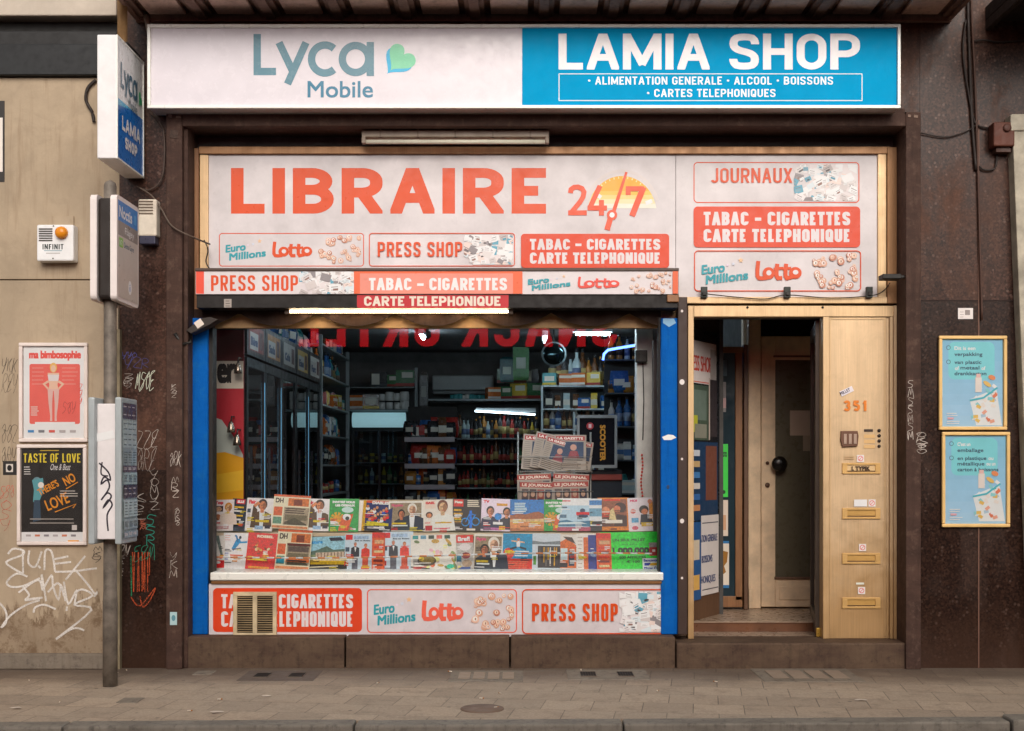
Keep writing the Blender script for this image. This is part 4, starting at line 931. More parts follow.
c.stroke([(570.5, 193), (571, 189.5), (574, 187.3), (578, 187), (582, 188.5), (584, 192), (583, 197), (580, 202), (571, 212.8)], t, 'd9512f'); c.stroke([(568.2, 212.8), (586.8, 212.8)], t, 'd9512f')
c.stroke([(600, 185.8), (589.5, 208.5)], t, 'd9512f'); c.stroke([(587.5, 208), (607, 208)], t, 'd9512f'); c.stroke([(601.5, 200), (601.5, 215.5)], t, 'd9512f')
c.stroke([(628.2, 195), (628.2, 189)], t, 'd9512f'); c.stroke([(625.7, 188.7), (644, 188.7)], t, 'd9512f'); c.stroke([(643.6, 187), (632, 216)], t+1, 'd9512f')
c.stroke([(626.5, 172), (613.5, 212)], 3.4, 'd9512f', taper=[.7, 1.15]); c.stroke([(610.5, 218), (607, 230)], 5.6, 'd9512f'); c.ell(612, 215, 5.2, 5.2, 'd9512f'); c.ell(612, 215, 2.6, 2.6, 'f0e8e8')
c.build('clock_numerals', p)
c = wall_canvas(yT-.003, rough=.35)
euro_box(c, 219, 233, 364, 266.5, 1); press_box(c, 369, 233, 515, 266.5, 2); tabac_box(c, 521, 234, 669, 268); c.build('advert_strip', p)
S = empty('doorway_sign', (X(778, yT), yT, Z(297, yT)), 'white transom panel of three stacked adverts above the doorway', 'sign')
c = wall_canvas(yT-.002, rough=.35); c.box(X(676, yT), X(877.4, yT), yT-.002, yT+.02, Z(297.4, yT), Z(154, yT), flat('d2cbcc', .35, var=.14, vs=3)); p = c.build('panel', S)
c = wall_canvas(yT-.003, rough=.35)
press_box(c, 693.5, 162, 859.4, 203, 5, 'JOURNAUX', (.105, .595), (.15, .51)); tabac_box(c, 693.5, 206.6, 860, 247.5, (.13, .46), (.55, .87)); euro_box(c, 694, 250.5, 861, 291.5, 6); c.build('advert_strip', p)
for i, (px, lab) in enumerate(((704, 'small dark clip lamp on the sill under the left of the doorway sign'), (787, 'small dark clip lamp on the sill under the middle of the doorway sign'), (869, 'small dark clip lamp on the sill at the right end of the doorway sign'))):
    m = MB(); m.box(X(px-3.2, .15), X(px+3.2, .15), .13, .165, Z(298, .15), Z(287, .15), flat('2f3430', .5)); m.box(X(px-2, .15), X(px+2, .15), .115, .13, Z(296, .15), Z(292, .15), flat('23201e', .5)); tag(m.build('clip_lamp', None, .004), lab, 'lamp')
cable('sill_cable', [(707, 294), (735, 297), (765, 299), (787, 295), (830, 298), (868, 296), (882, 292), (890, 283)], .004, 'thin black cable linking the clip lamps on the doorway sill', y=.145)
A = empty('flood_lamp', (X(897, .0), .05, Z(280, 0)), 'small dark flood lamp on an arm at the right jamb beside the doorway sign', 'lamp')
m = MB(); m.box(X(881, -.02), X(900, -.02), -.06, .05, Z(280, 0), Z(275, 0), BLACKM); m.build('housing', A, .006); m = MB(); m.box(X(899, -.02), X(912, -.02), -.03, .0, Z(278.5, 0), Z(275.8, 0), BLACKM); m.build('arm', A, .003)

# lamps
def tube_lamp(x0, x1, py0, py1, y, label, lit, cat='lamp'):
    o = empty('tube_lamp', (X((x0+x1)/2, y), y, Z(py1, y)), label, cat); zc = Z((py0+py1)/2, y)
    if not lit:
        m = MB(); m.box(X(x0, y), X(x1, y), y-.02, y+.08, zc, Z(py0, y), flat('a89888', .5, var=.2)); m.box(X(x0, y), X(x0+4, y), y-.028, y+.02, Z(py1, y), zc, flat('8a7a6c', .5)); m.box(X(x1-4, y), X(x1, y), y-.028, y+.02, Z(py1, y), zc, flat('8a7a6c', .5)); m.build('housing', o, .005)
        for i in range(5):
            xx = X(x0+(x1-x0)*(i+.5)/5, y); MB().box(xx-.006, xx+.006, y-.026, y+.02, zc, Z(py0, y)+.004, flat('8a7a6c', .5)).build('clip', o)
        MB().tube([(X(x0+4, y), y, Z(py1-2.2, y)), (X(x1-4, y), y, Z(py1-2.2, y))], .016, flat('e8dcc8', .3), 10).build('tube', o)
    else:
        MB().tube([(X(x0+5, y), y, zc), (X(x1-4, y), y, zc)], .009, emit((255, 222, 176), 30), 10).build('tube', o)
        m = MB()
        for a in (x0, x1-4): m.box(X(a, y), X(a+5, y), y-.018, y+.018, zc-.018, zc+.018, flat('6a5c50', .5))
        m.box(X(x0, y), X(x1, y), y+.016, y+.05, zc-.004, zc+.02, flat('4a3c30', .5)); m.build('holder', o, .003)
    return o
tube_lamp(362, 549, 131, 144, .06, 'unlit tube lamp with a dusty housing fixed below the lintel', False)
tube_lamp(285, 512, 308.5, 314.5, .08, 'lit warm tube lamp under the awning box', True)

# ================================================================== AWNING
yA = -.02
S = empty('awning_box', (X(436, yA), .1, Z(308, yA)), 'retracted awning box with a printed banner across the shop window', 'awning')
m = MB(); m.box(X(195, yA), X(679, yA), yA+.012, .19, Z(294.5, yA), Z(270, yA), flat('2a2420', .5)); m.box(X(195, yA), X(679, yA), yA-.004, .19, Z(271, yA), Z(268, yA), flat('4a3a32', .4)); m.build('casing', S, .004)
c = wall_canvas(yA+.006, rough=.35); c.box(X(195.5, yA), X(678.5, yA), yA+.006, yA+.012, Z(294, yA), Z(271.2, yA), flat(PAPER, .35))
c.rect(196, 271.4, 204, 293.8, 'e4503a'); caps(c, 'PRESS SHOP', 211, 298, 275.3, 291, ORANGE, 2.6, .75, .92); collage(c, 299, 271.6, 354, 293.8, 11)
c.rect(354, 271.4, 513, 293.8, 'e8643c'); c.rect(360, 273.5, 513, 293.8, 'ee8a78'); caps(c, 'TABAC - CIGARETTES', 369, 507, 278, 290.3, 'f4e4e2', 3.0, .4); c.rect(513, 271.4, 522.5, 293.8, 'e8643c')
euro_box(c, 521, 270.5, 674, 295, 12, framed=False, red='d8483a'); c.rect(672.5, 271.4, 678, 293.8, 'd86038'); c.build('banner', S)
m = MB(); m.box(X(196.5, 0), X(678, 0), .0, .18, Z(308, 0), Z(294.5, 0), flat('16110f', .6)); m.build('valance_box', S, .004)
c = wall_canvas(-.003, rough=.4); c.rrect(357, 293.5, 508.5, 308, 2, 'b8202a'); caps(c, 'CARTE TELEPHONIQUE', 364, 500.5, 296.2, 306, 'dccfc0', 2.5, .4); c.build('valance_print', S); c = wall_canvas(-.003); c.rect(224, 299, 231.5, 307.5, '9a9088'); c.lines(225.5, 301, 230, 306, 3, '5a524c', .8); c.build('valance_sticker', S)
m = MB(); m.box(X(667, yA), X(679, yA), yA-.002, .18, Z(302, yA), Z(294.7, yA), WOODO); m.build('end_cap', S, .006)
# scalloped cloth hanging under the box
pts = []; n = 120
for i in range(n+1):
    a = 190+(661-190)*i/n; ph = abs(math.sin((a-395)/78*math.pi)); pts.append((a, 327.5-13*(1-ph)**1.1-1.5 if True else 0))
m = MB(); v = []; f = []
for i, (a, b) in enumerate(pts):
    yy = .15+.012*math.sin(i*.8); v += [(X(a, .15), yy, Z(309, .15)), (X(a, .15), yy, Z(b, .15))]
for i in range(n): f.append((2*i, 2*i+1, 2*i+3, 2*i+2))
m.add(v, f, flat('2c1c14', .9, var=.2)); sc_o = m.build('scalloped_valance', S); sm = sc_o.modifiers.new('cloth', 'SOLIDIFY'); sm.thickness = .003
def arm(px0, px1, label_part):
    m = MB(); y = .0
    m.xz([(X(px0, y), Z(331, y)), (X(px0+5, y), Z(334, y)), (X(px1-8, y), Z(325, y)), (X(px1, y), Z(320, y)), (X(px1-8, y), Z(317.5, y)), (X(px0+14, y), Z(319, y))], -.03, .10, flat('2e2621', .5)); m.build('folding_arm', S, .004)
arm(187, 219, 0)
c = wall_canvas(-.032); c.rect(195, 320, 203, 327, 'd8ccc0', rot=-35); c.build('arm_label', S)
m = MB(); m.tube([(X(192, .02), .02, Z(331, 0)), (X(190, .02), .02, Z(342, 0)), (X(184, .02), -.04, Z(345, 0)), (X(178, .02), -.06, Z(334, 0))], .014, BLACKM, 8); m.build('crank_eye', S)

# ================================================================== SHOP WINDOW
yW = .24
S = empty('shop_window', (X(436, yW), yW, .222), 'shop display window with blue side posts and a printed panel below', 'window')
for a, b in ((191.5, 207.5), (661, 677.5)):
    y = .12; m = MB(); m.box(X(a, y), X(b, y), y, .23, .224, Z(318, y), BLUE); pp = m.build('side_post', S, .006)
    if a > 600:
        c = wall_canvas(y-.001); c.poly([(662, 437), (668, 434.5), (673, 435), (676.5, 437.5), (671, 440), (664, 440)], 'e8e0dc'); c.poly([(663, 318.5), (674, 318.5), (676, 323), (669, 327), (663, 323)], '7aa8c8'); c.ell(668, 487, 1.5, 2.2, '1a3a60'); c.build('peeled_sticker', pp)
box('steel_post', S, X(678, .1), X(687.4, .1), .1, .25, .224, Z(297, .1), STEEL, .005)
c = wall_canvas(.0985)
for py, q in ((311, 1.3), (382, 2.6), (459, 1.2), (521, 2.2), (578, 1.2)): c.ell(682, py, q, q*1.1, 'd8d0cc', 10)
c.build('post_label', S)
box('left_gasket', S, X(207.5, .2), X(214, .2), .16, .28, .3, Z(318, .2), BLACKM, .002); box('right_gasket', S, X(658, .2), X(660.8, .2), .16, .28, .3, Z(318, .2), BLACKM, .002)
box('head_board', S, X(196, .24), X(676, .24), .235, .30, Z(328, .235), Z(306, .235), flat('b89468', .6, var=.25), .003)
m = MB(); m.add([(X(213, .26), .26, Z(573, .26)), (X(660, .26), .26, Z(573, .26)), (X(660, .26), .26, Z(327, .26)), (X(213, .26), .26, Z(327, .26))], [(0, 1, 2, 3)], GLASS); m.build('glass_pane', S)
m = MB(); ys = .10; m.box(X(210, ys), X(663.5, ys), ys, .5, Z(580.5, ys), Z(572.5, ys), ALU); m.box(X(210, ys), X(663.5, ys), ys+.02, .3, Z(584.5, ys), Z(581, ys), BRONZE); m.build('window_sill', S, .008)
yR = .14
c = wall_canvas(yR-.002, rough=.35); c.box(X(209, yR), X(663, yR), yR-.002, yR+.03, Z(636.5, yR), Z(584, yR), flat('cec6c9', .35, var=.1)); rp = c.build('riser_panel', S)
c = wall_canvas(yR-.003, rough=.35); tabac_box(c, 213, 588, 362, 632, (.14, .46), (.53, .88), (.055, .94), 'd0401e'); euro_box(c, 367, 589, 517, 633, 21, red='e2604c'); press_box(c, 522, 589, 666, 634, 22, tx=(.07, .665), ty=(.32, .71)); 
c.build('advert_strip', rp)
VG = empty('vent_grille', (X(254, .1), .12, Z(637, .12)), 'dirty cream vent grille covering part of the red advert', 'vent')
y = .115; m = MB()
for a, b, c_, d in ((233, 592, 276.5, 596), (233, 633, 276.5, 637), (233, 596, 237, 633), (272.5, 596, 276.5, 633), (252.5, 596, 257, 633)): m.box(X(a, y), X(c_, y), y, .138, Z(d, y), Z(b, y), flat('d0bc98', .6, var=.3))
m.build('grille_frame', VG, .003)
m = MB(); m.box(X(236, y), X(274, y), .132, .1375, Z(634, y), Z(595, y), DARK)
for i in range(16):
    zc = Z(597.5+i*2.3, y)
    for a, b in ((237, 252.5), (257, 272.5)): m.add([(X(a, y), y+.002, zc-.002), (X(b, y), y+.002, zc-.002), (X(b, y), .131, zc+.004), (X(a, y), .131, zc+.004)], [(0, 1, 2, 3)], flat('a08a68', .6, var=.3))
m.build('slat', VG)

# ================================================================== MAGAZINES BEHIND THE GLASS
RK = empty('magazine_rack', (X(436, .55), .55, Z(573, .5)), 'stepped cream rack holding the rows of magazines behind the window glass', 'rack')
m = MB()
for (ya, yb2, pz) in ((.40, .46, 571.5), (.50, .60, 532.5)):
    m.box(X(211, .45), X(661, .45), ya-.012, yb2+.03, Z(pz, ya)-.03, Z(pz, ya)-.002, flat('cbb89c', .5))
m.build('ledge', RK, .004)
m = MB()
for (ya, z0, z1) in ((.47, Z(572, .42), Z(536, .47)), (.59, Z(533, .52), Z(500, .56))): m.add([(X(211, .45), ya-.03, z0), (X(661, .45), ya-.03, z0), (X(661, .45), ya+.045, z1), (X(211, .45), ya+.045, z1)], [(0, 1, 2, 3)], flat('a89880', .6))
m.build('back_board', RK)
def T(c, s, x0, x1, y0, y1, k, b=.25): c.text(s, x0, x1, y0, y1, k, bold=b)
def person_bust(c, cx, y0, y1, skin, hair, coat, w=1.0, shirt=None):
    h = y1-y0
    c.poly([(cx-.42*h*w, y1), (cx-.36*h*w, y0+.55*h), (cx-.12*h*w, y0+.44*h), (cx+.12*h*w, y0+.44*h), (cx+.36*h*w, y0+.55*h), (cx+.42*h*w, y1)], coat)
    if shirt: c.poly([(cx-.10*h, y0+.45*h), (cx+.10*h, y0+.45*h), (cx+.06*h, y1), (cx-.06*h, y1)], shirt)
    c.poly([(cx-.07*h, y0+.34*h), (cx+.07*h, y0+.34*h), (cx+.06*h, y0+.5*h), (cx-.06*h, y0+.5*h)], skin)
    c.ell(cx, y0+.19*h, .17*h, .20*h, hair); c.ell(cx+.01*h, y0+.24*h, .125*h, .165*h, skin)
    dk_ = '%02x%02x%02x' % tuple(int(int(skin[i:i+2], 16)*.78) for i in (0, 2, 4)); c.ell(cx+.07*h, y0+.25*h, .06*h, .14*h, dk_); c.rect(cx-.075*h, y0+.205*h, cx+.09*h, y0+.235*h, dk_); c.ell(cx+.01*h, y0+.33*h, .045*h, .016*h, 'a86858')
def cv_man(c, w, h, r):
    c.rect(0, 0, w, h, 'e6dede'); T(c, 'Flair', 2, 9, 2, 6, 'd84a5a'); person_bust(c, w*.58, h*.03, h*.86, 'd0a080', '4a382c', '6e5a40', .9, 'd8dce4')
    c.poly([(w*.40, h*.10), (w*.24, h*.22), (w*.30, h*.30), (w*.5, h*.16)], 'd0a080'); c.poly([(w*.24, h*.22), (w*.18, h*.9), (w*.42, h*.9), (w*.40, h*.35)], '6a563c')
    c.rect(w*.36, h*.66, w*.86, h*.73, 'e8c030'); c.rect(w*.36, h*.84, w*.66, h*.95, 'a8c0e0'); c.rect(w*.72, h*.82, w*.92, h*.92, '3a3044'); c.rect(1, h*.33, w*.16, h*.45, '4a5a68'); c.lines(1.5, h*.5, w*.18, h*.8, 6, 'a8989a', .6, r)
def cv_dark(c, w, h, r):
    c.rect(0, 0, w, h, '3a4452'); c.rect(w*.25, h*.02, w*.8, h*.16, 'd8303a'); T(c, 'ELLE', w*.32, w*.74, h*.05, h*.13, 'f4e8e8')
    for i, v in enumerate((.24, .36, .5, .62, .76)): c.rect(w*.15, h*v, w*(.75-.1*(i % 2)), h*(v+.05), 'e0b838' if i % 2 == 0 else 'd8d4d0')
    c.rect(0, h*.9, w, h, '5a6470')
def cv_news(c, w, h, r):
    c.rect(0, 0, w, h, 'e8d8c4'); c.rect(0, h*.0, w, h*.06, 'e08a6a'); T(c, 'DH', 2, 10, h*.10, h*.24, '5a4a40'); c.rect(w*.4, h*.09, w*.96, h*.32, 'e09a70'); c.rect(w*.55, h*.13, w*.78, h*.3, '8a5a48')
    c.rect(1, h*.36, w*.26, h*.62, 'd88a68'); c.rect(1, h*.66, w*.26, h*.86, '88a898'); c.rect(w*.3, h*.36, w*.98, h*.88, 'bcb2a2'); c.lines(w*.34, h*.40, w*.92, h*.52, 3, '6a6058', 1.2, r); c.rect(w*.34, h*.58, w*.94, h*.74, '8a8472'); c.poly([(w*.34, h*.8), (w*.6, h*.66), (w*.94, h*.84), (w*.94, h*.88), (w*.34, h*.88)], '6a6656'); c.rect(w*.02, h*.91, w*.98, h*.98, 'd8a888')
def cv_news2(c, w, h, r):
    cv_news(c, w, h, r); c.rect(w*.3, h*.34, w*.98, h*.40, '6e3a34'); c.rect(w*.34, h*.42, w*.94, h*.55, '7a6e68'); c.rect(w*.3, h*.72, w*.98, h*.80, 'e89060'); c.rect(1, h*.72, w*.26, h*.84, '4aa0b0'); c.rect(w*.32, h*.75, w*.9, h*.79, '4a3a34')
def cv_green(c, w, h, r):
    c.rect(0, 0, w, h, '2f9a5c'); T(c, 'INVITEZ VOUS', w*.10, w*.86, h*.07, h*.14, 'f4f4ec'); T(c, 'LES OISEAUX', w*.2, w*.86, h*.17, h*.24, 'f4f4ec')
    for j in range(10):
        a = j*36; c.poly([(w*.28, h*.62), (w*.28+w*.24*math.cos(R(a-12)), h*.62+w*.24*math.sin(R(a-12))), (w*.28+w*.24*math.cos(R(a+12)), h*.62+w*.24*math.sin(R(a+12)))], 'f0b030')
    c.ell(w*.28, h*.62, w*.14, w*.14, 'f0a830'); c.poly([(w*.32, h*.98), (w*.44, h*.5), (w*.82, h*.46), (w*.66, h*.98)], 'e07a34'); c.ell(w*.6, h*.56, w*.14, h*.10, 'e8ece8'); c.ell(w*.62, h*.6, w*.07, h*.06, '2a3a34'); c.ell(w*.62, h*.34, w*.2, h*.09, 'c0d4d0'); c.rect(w*.4, h*.82, w*.62, h*.9, 'f0c850'); c.rect(w*.74, h*.9, w*.92, h*.95, 'd8e8dc')
def cv_heads(c, w, h, r):
    c.rect(0, 0, w, h, '26406e'); c.rect(0, 0, w*.1, h, 'e8b030'); c.rect(w*.1, 0, w, h*.08, 'e07040'); T(c, 'DIABLES', w*.3, w*.86, h*.02, h*.12, 'f4e4e0')
    for i in range(16):
        u, v = .16+.72*((i*7) % 16)/16, .2+.48*(i/16); c.ell(w*u, h*(v+.07), w*.07, h*.055, r.choice(['c83040', '2a6ab0', 'e0e0e4', '18284a'])); c.ell(w*u, h*v, w*.045, h*.05, r.choice(['e0b090', 'c08a68', '8a5a40', 'e8c0a0']))
    c.poly([(w*.16, h*.68), (w*.9, h*.74), (w*.9, h*.82), (w*.16, h*.82)], 'e8c838'); c.rect(w*.12, h*.82, w, h, '1c2438'); c.rect(w*.2, h*.86, w*.76, h*.92, 'd8d4d4')
def cv_match(c, w, h, r):
    c.rect(0, 0, w, h, 'e6dcd4'); c.rect(w*.04, h*.06, w*.92, h*.98, 'a89c8a'); T(c, 'Magazine', w*.08, w*.4, h*.09, h*.18, 'e88aa0'); person_bust(c, w*.66, h*.08, h*.98, 'd8b49c', 'd8d4cc', '26384c', 1.15, 'e0e4ea'); person_bust(c, w*.36, h*.28, h*.98, 'c89478', '241c1a', '2a3640', .9)
    c.rect(w*.10, h*.72, w*.5, h*.78, 'e0c040'); c.rect(w*.12, h*.80, w*.54, h*.84, 'd8e0dc'); c.rect(w*.08, h*.9, w*.9, h*.97, '3a4a54')
def cv_woman(c, w, h, r):
    c.rect(0, 0, w, h, 'e4d8d0'); c.rect(w*.06, h*.04, w*.42, h*.28, 'd8c8bc'); T(c, 'GAEL', w*.08, w*.4, h*.06, h*.14, 'c8505a'); person_bust(c, w*.66, h*.02, h*1.0, 'e0b898', '7a5238', 'ece4dc', .95); c.ell(w*.2, h*.48, w*.12, h*.10, '6a5248'); c.ell(w*.2, h*.5, w*.08, h*.07, 'd8a888')
    c.rect(w*.4, h*.72, w*.96, h*.76, 'e8b858'); c.rect(w*.06, h*.82, w*.3, h*.98, 'b03a4a'); c.rect(w*.34, h*.9, w*.9, h*.94, 'e0a0a8')
def cv_bike(c, w, h, r):
    c.rect(0, 0, w, h, '3a322e'); c.rect(w*.03, h*.02, w*.36, h*.24, 'e0503c'); T(c, 'Moto', w*.06, w*.33, h*.06, h*.14, 'f4e0d8')
    for i, v in enumerate((.32, .44, .57, .7)): c.rect(w*.04, h*v, w*(.3+.04*(i % 2)), h*(v+.06), 'e0b030')
    c.lines(w*.5, h*.05, w*.94, h*.22, 4, 'd8d0c0', 1.0, r); c.ring(w*.45, h*.72, w*.13, h*.12, 1, '3aa0d0', n=14); c.ring(w*.8, h*.7, w*.13, h*.12, 1, '3aa0d0', n=14); c.stroke([(w*.45, h*.72), (w*.6, h*.45), (w*.78, h*.5), (w*.62, h*.74), (w*.6, h*.45)], 1.2, '2a98d8'); c.stroke([(w*.62, h*.36), (w*.64, h*.9)], 2.4, '2a88c8'); c.rect(w*.5, h*.92, w*.8, h*.98, 'd8d0c8')
def cv_couple(c, w, h, r):
    c.rect(0, 0, w, h, 'e4d4e0'); T(c, 'TV', w*.06, w*.26, h*.05, h*.14, 'd84a50'); c.rect(w*.5, h*.14, w*.86, h*.22, 'e8b060'); person_bust(c, w*.3, h*.24, h*.95, 'd8a890', '2a2020', '2a3054', 1.0); person_bust(c, w*.84, h*.26, h*.95, 'd0a488', '2a2422', '26303e', .8); c.ell(w*.56, h*.55, w*.12, h*.11, '3a9ac8'); c.rect(w*.4, h*.72, w*.72, h*.8, 'e8e4e8'); c.rect(w*.1, h*.9, w*.7, h*.98, 'c08ab0'); c.rect(w*.6, h*.84, w*.8, h*.96, 'e8b838')
def cv_desert(c, w, h, r):
    c.rect(0, 0, w, h*.5, '2a8ab8'); c.rect(0, h*.5, w, h, 'd8a880'); c.poly([(0, h*.52), (w*.2, h*.46), (w*.45, h*.47), (w*.7, h*.40), (w*.85, h*.38), (w, h*.46), (w, h*.62), (0, h*.62)], 'a87a58'); c.poly([(0, h*.66), (w, h*.6), (w, h*.7), (0, h*.72)], 'e0bc98'); c.rect(w*.3, h*.84, w*.7, h*.88, '9a7050'); c.rect(0, h*.92, w, h, 'b88a68')
    c.lines(w*.13, h*.12, w*.5, h*.38, 6, 'd0e4ec', .9, r)
def cv_sea(c, w, h, r):
    c.rect(0, 0, w, h, 'b8ccd8'); c.rect(0, 0, w, h*.22, 'ece8ea'); T(c, 'tendances', w*.1, w*.4, h*.05, h*.10, 'd86a6a'); c.rect(w*.05, h*.26, w*.3, h*.3, '7a8a98'); c.ell(w*.76, h*.38, w*.08, h*.07, '5a6a80'); c.rect(w*.57, h*.42, w*.98, h*.52, 'c8404a'); c.rect(w*.65, h*.5, w*.92, h*.58, '4a5a7a'); c.poly([(0, h*.7), (w*.3, h*.66), (w*.5, h*.72), (w, h*.68), (w, h*.86), (0, h*.86)], '6a94a8'); c.poly([(w*.1, h*.74), (w*.7, h*.72), (w*.9, h*.78), (0, h*.8)], 'd0dce4'); c.rect(0, h*.88, w, h, 'b87a8a'); c.rect(w*.45, h*.93, w*.65, h*.99, 'f0e4e4'); c.rect(w*.02, h*.5, w*.28, h*.6, '8098a8')
def cv_kiss(c, w, h, r):
    c.rect(0, 0, w, h, 'e8952c'); c.rect(w*.07, h*.05, w*.93, h*.88, '9a705a'); c.rect(w*.2, h*.04, w*.72, h*.1, 'e0603c'); c.poly([(w*.07, h*.88), (w*.1, h*.62), (w*.5, h*.55), (w*.5, h*.88)], '6a4434'); c.poly([(w*.5, h*.88), (w*.6, h*.5), (w*.93, h*.55), (w*.93, h*.88)], '4a2e28'); c.ell(w*.26, h*.4, w*.13, h*.13, 'd8a88c'); c.ell(w*.72, h*.3, w*.19, h*.15, '4a2c24'); c.ell(w*.62, h*.35, w*.11, h*.11, 'd09a80'); c.poly([(w*.4, h*.4), (w*.5, h*.3), (w*.6, h*.7), (w*.36, h*.66)], 'e8c8a0'); c.rect(w*.24, h*.68, w*.78, h*.78, 'e8dcd4'); c.rect(w*.4, h*.93, w*.6, h*.98, '7a4a1c')
def cv_toon(c, w, h, r):
    c.rect(0, 0, w, h, 'e4d8dc'); T(c, 'MOI', w*.08, w*.3, h*.05, h*.12, 'd87a98'); c.ell(w*.16, h*.4, w*.09, h*.07, 'c86a5a'); c.rect(w*.1, h*.6, w*.32, h*.74, '8ab8d0'); c.ell(w*.5, h*.36, w*.15, h*.13, '3a2c2a'); c.ell(w*.52, h*.42, w*.1, h*.09, 'd8a080'); c.poly([(w*.36, h*.8), (w*.4, h*.5), (w*.7, h*.5), (w*.78, h*.8)], '2a3040'); c.poly([(w*.66, h*.65), (w*.66, h*.12), (w*.78, h*.12), (w*.86, h*.62)], 'd8a048'); c.rect(w*.4, h*.74, w*.9, h*.86, 'e8b828'); c.ell(w*.7, h*.12, w*.07, h*.07, 'd0a088'); c.stroke([(w*.95, h*.04), (w*.86, h*.5)], 1.2, '3a6a6e'); c.ell(w*.2, h*.9, w*.1, h*.06, 'd08a98')
def cv_ski(c, w, h, r):
    c.rect(0, 0, w, h, 'e2e0e6'); c.lines(w*.06, h*.08, w*.3, h*.2, 3, 'd8b0b0', .7, r); c.poly([(w*.34, h*.44), (w*.48, h*.2), (w*.62, h*.14), (w*.68, h*.24), (w*.56, h*.36), (w*.42, h*.5)], '3a9ec0'); c.stroke([(w*.56, h*.24), (w*.5, h*.1), (w*.44, h*.06)], 1.8, '3a8ab0'); c.stroke([(w*.62, h*.26), (w*.92, h*.24)], 1.8, '3a9ec0'); c.stroke([(w*.36, h*.46), (w*.7, h*.42)], 1.2, '8a8488'); c.ell(w*.64, h*.12, w*.05, h*.045, '2a3a4a'); c.ell(w*.6, h*.68, w*.2, h*.06, 'e8b8a0'); c.rect(w*.1, h*.55, w*.24, h*.76, 'b0b4c8'); c.rect(w*.3, h*.6, w*.8, h*.64, 'e09080'); c.rect(w*.4, h*.76, w*.6, h*.8, 'e8a860')
def cv_redgame(c, w, h, r):
    c.rect(0, 0, w, h, 'd8402e'); T(c, 'ROSSEL', w*.3, w*.86, h*.06, h*.13, 'f4d8c8')
    for i in range(14): c.ell(w*r.uniform(.2, .85), h*r.uniform(.2, .58), w*.06, h*.03, r.choice(['e8b880', 'b86a34', 'e0d0b0', '8a5a3a']), 10, rot=r.uniform(-60, 60))
    c.rect(w*.24, h*.66, w*.7, h*.76, 'e8c030'); c.rect(0, h*.80, w, h*.90, 'b8202a'); c.rect(w*.1, h*.92, w*.8, h*.98, 'e8a030')
def cv_ruin(c, w, h, r):
    c.rect(0, 0, w, h*.45, 'a8cce0'); c.rect(0, h*.42, w, h, '9aa48a'); c.poly([(0, h*.46), (w*.3, h*.4), (w*.55, h*.28), (w*.7, h*.4), (w, h*.38), (w, h*.5), (0, h*.52)], '7a8a80'); c.rect(w*.3, h*.46, w, h*.62, 'c8b8a8')
    for i in range(9): c.rect(w*(.34+.075*i), h*.47, w*(.36+.075*i), h*.62, '8a7a6c', up=False)
    c.up(); c.rect(0, h*.64, w, h*.72, 'd8c8a8'); c.poly([(0, h*.66), (w, h*.74), (w, h*.84), (0, h*.78)], 'd8b838'); c.poly([(0, h*.78), (w, h*.84), (w, h), (0, h*.92)], '3a342c'); c.rect(w*.15, h*.86, w*.8, h*.89, 'd8d0b8'); T(c, 'Nature', w*.12, w*.46, h*.10, h*.2, '6ab0d8'); c.poly([(w*.6, h*.04), (w*.86, h*.04), (w*.95, h*.14), (w*.64, h*.14)], '4a4a54')
def cv_suit(c, w, h, r):
    c.rect(0, 0, w, h, 'c4d0d8'); c.rect(w*.02, h*.02, w*.26, h*.16, 'd0303c'); c.rect(w*.3, h*.05, w*.82, h*.14, 'a8bcd0'); T(c, 'Roi et Reine', w*.34, w*.88, h*.16, h*.2, '5a6a7a')
    def fig(cx, top, skin, coat, leg, hair):
        c.poly([(w*(cx-.15), h*.64), (w*(cx-.14), h*(top+.14)), (w*(cx-.04), h*(top+.10)), (w*(cx+.04), h*(top+.10)), (w*(cx+.14), h*(top+.14)), (w*(cx+.15), h*.64)], coat); c.rect(w*(cx-.10), h*.64, w*(cx+.10), h*.98, leg); c.ell(w*cx, h*(top+.03), w*.055, h*.055, hair); c.ell(w*cx, h*(top+.05), w*.045, h*.05, skin)
    fig(.36, .24, 'd0a08a', '26303e', '7a7c84', 'b8b4b0'); fig(.72, .28, 'd8a890', 'd8543e', 'c8785e', 'b88858'); c.poly([(w*.33, h*.36), (w*.40, h*.36), (w*.365, h*.5)], 'e8e8ec'); c.rect(w*.02, h*.36, w*.16, h*.48, '5a6a78'); c.rect(w*.58, h*.88, w*.86, h*.96, 'e0806a'); c.rect(0, h*.74, w*.14, h*.86, 'd85a5a')
def cv_strip(c, w, h, r):
    c.rect(0, 0, w, h, 'e8783a'); c.rect(0, 0, w, h*.14, 'e04a34'); c.rect(w*.2, h*.2, w*.9, h*.3, 'e8b090')
    for i in range(5): c.rect(w*.15, h*(.36+.12*i), w*.85, h*(.42+.12*i), r.choice(['7a3020', 'f0c8a0', 'b84a28']))
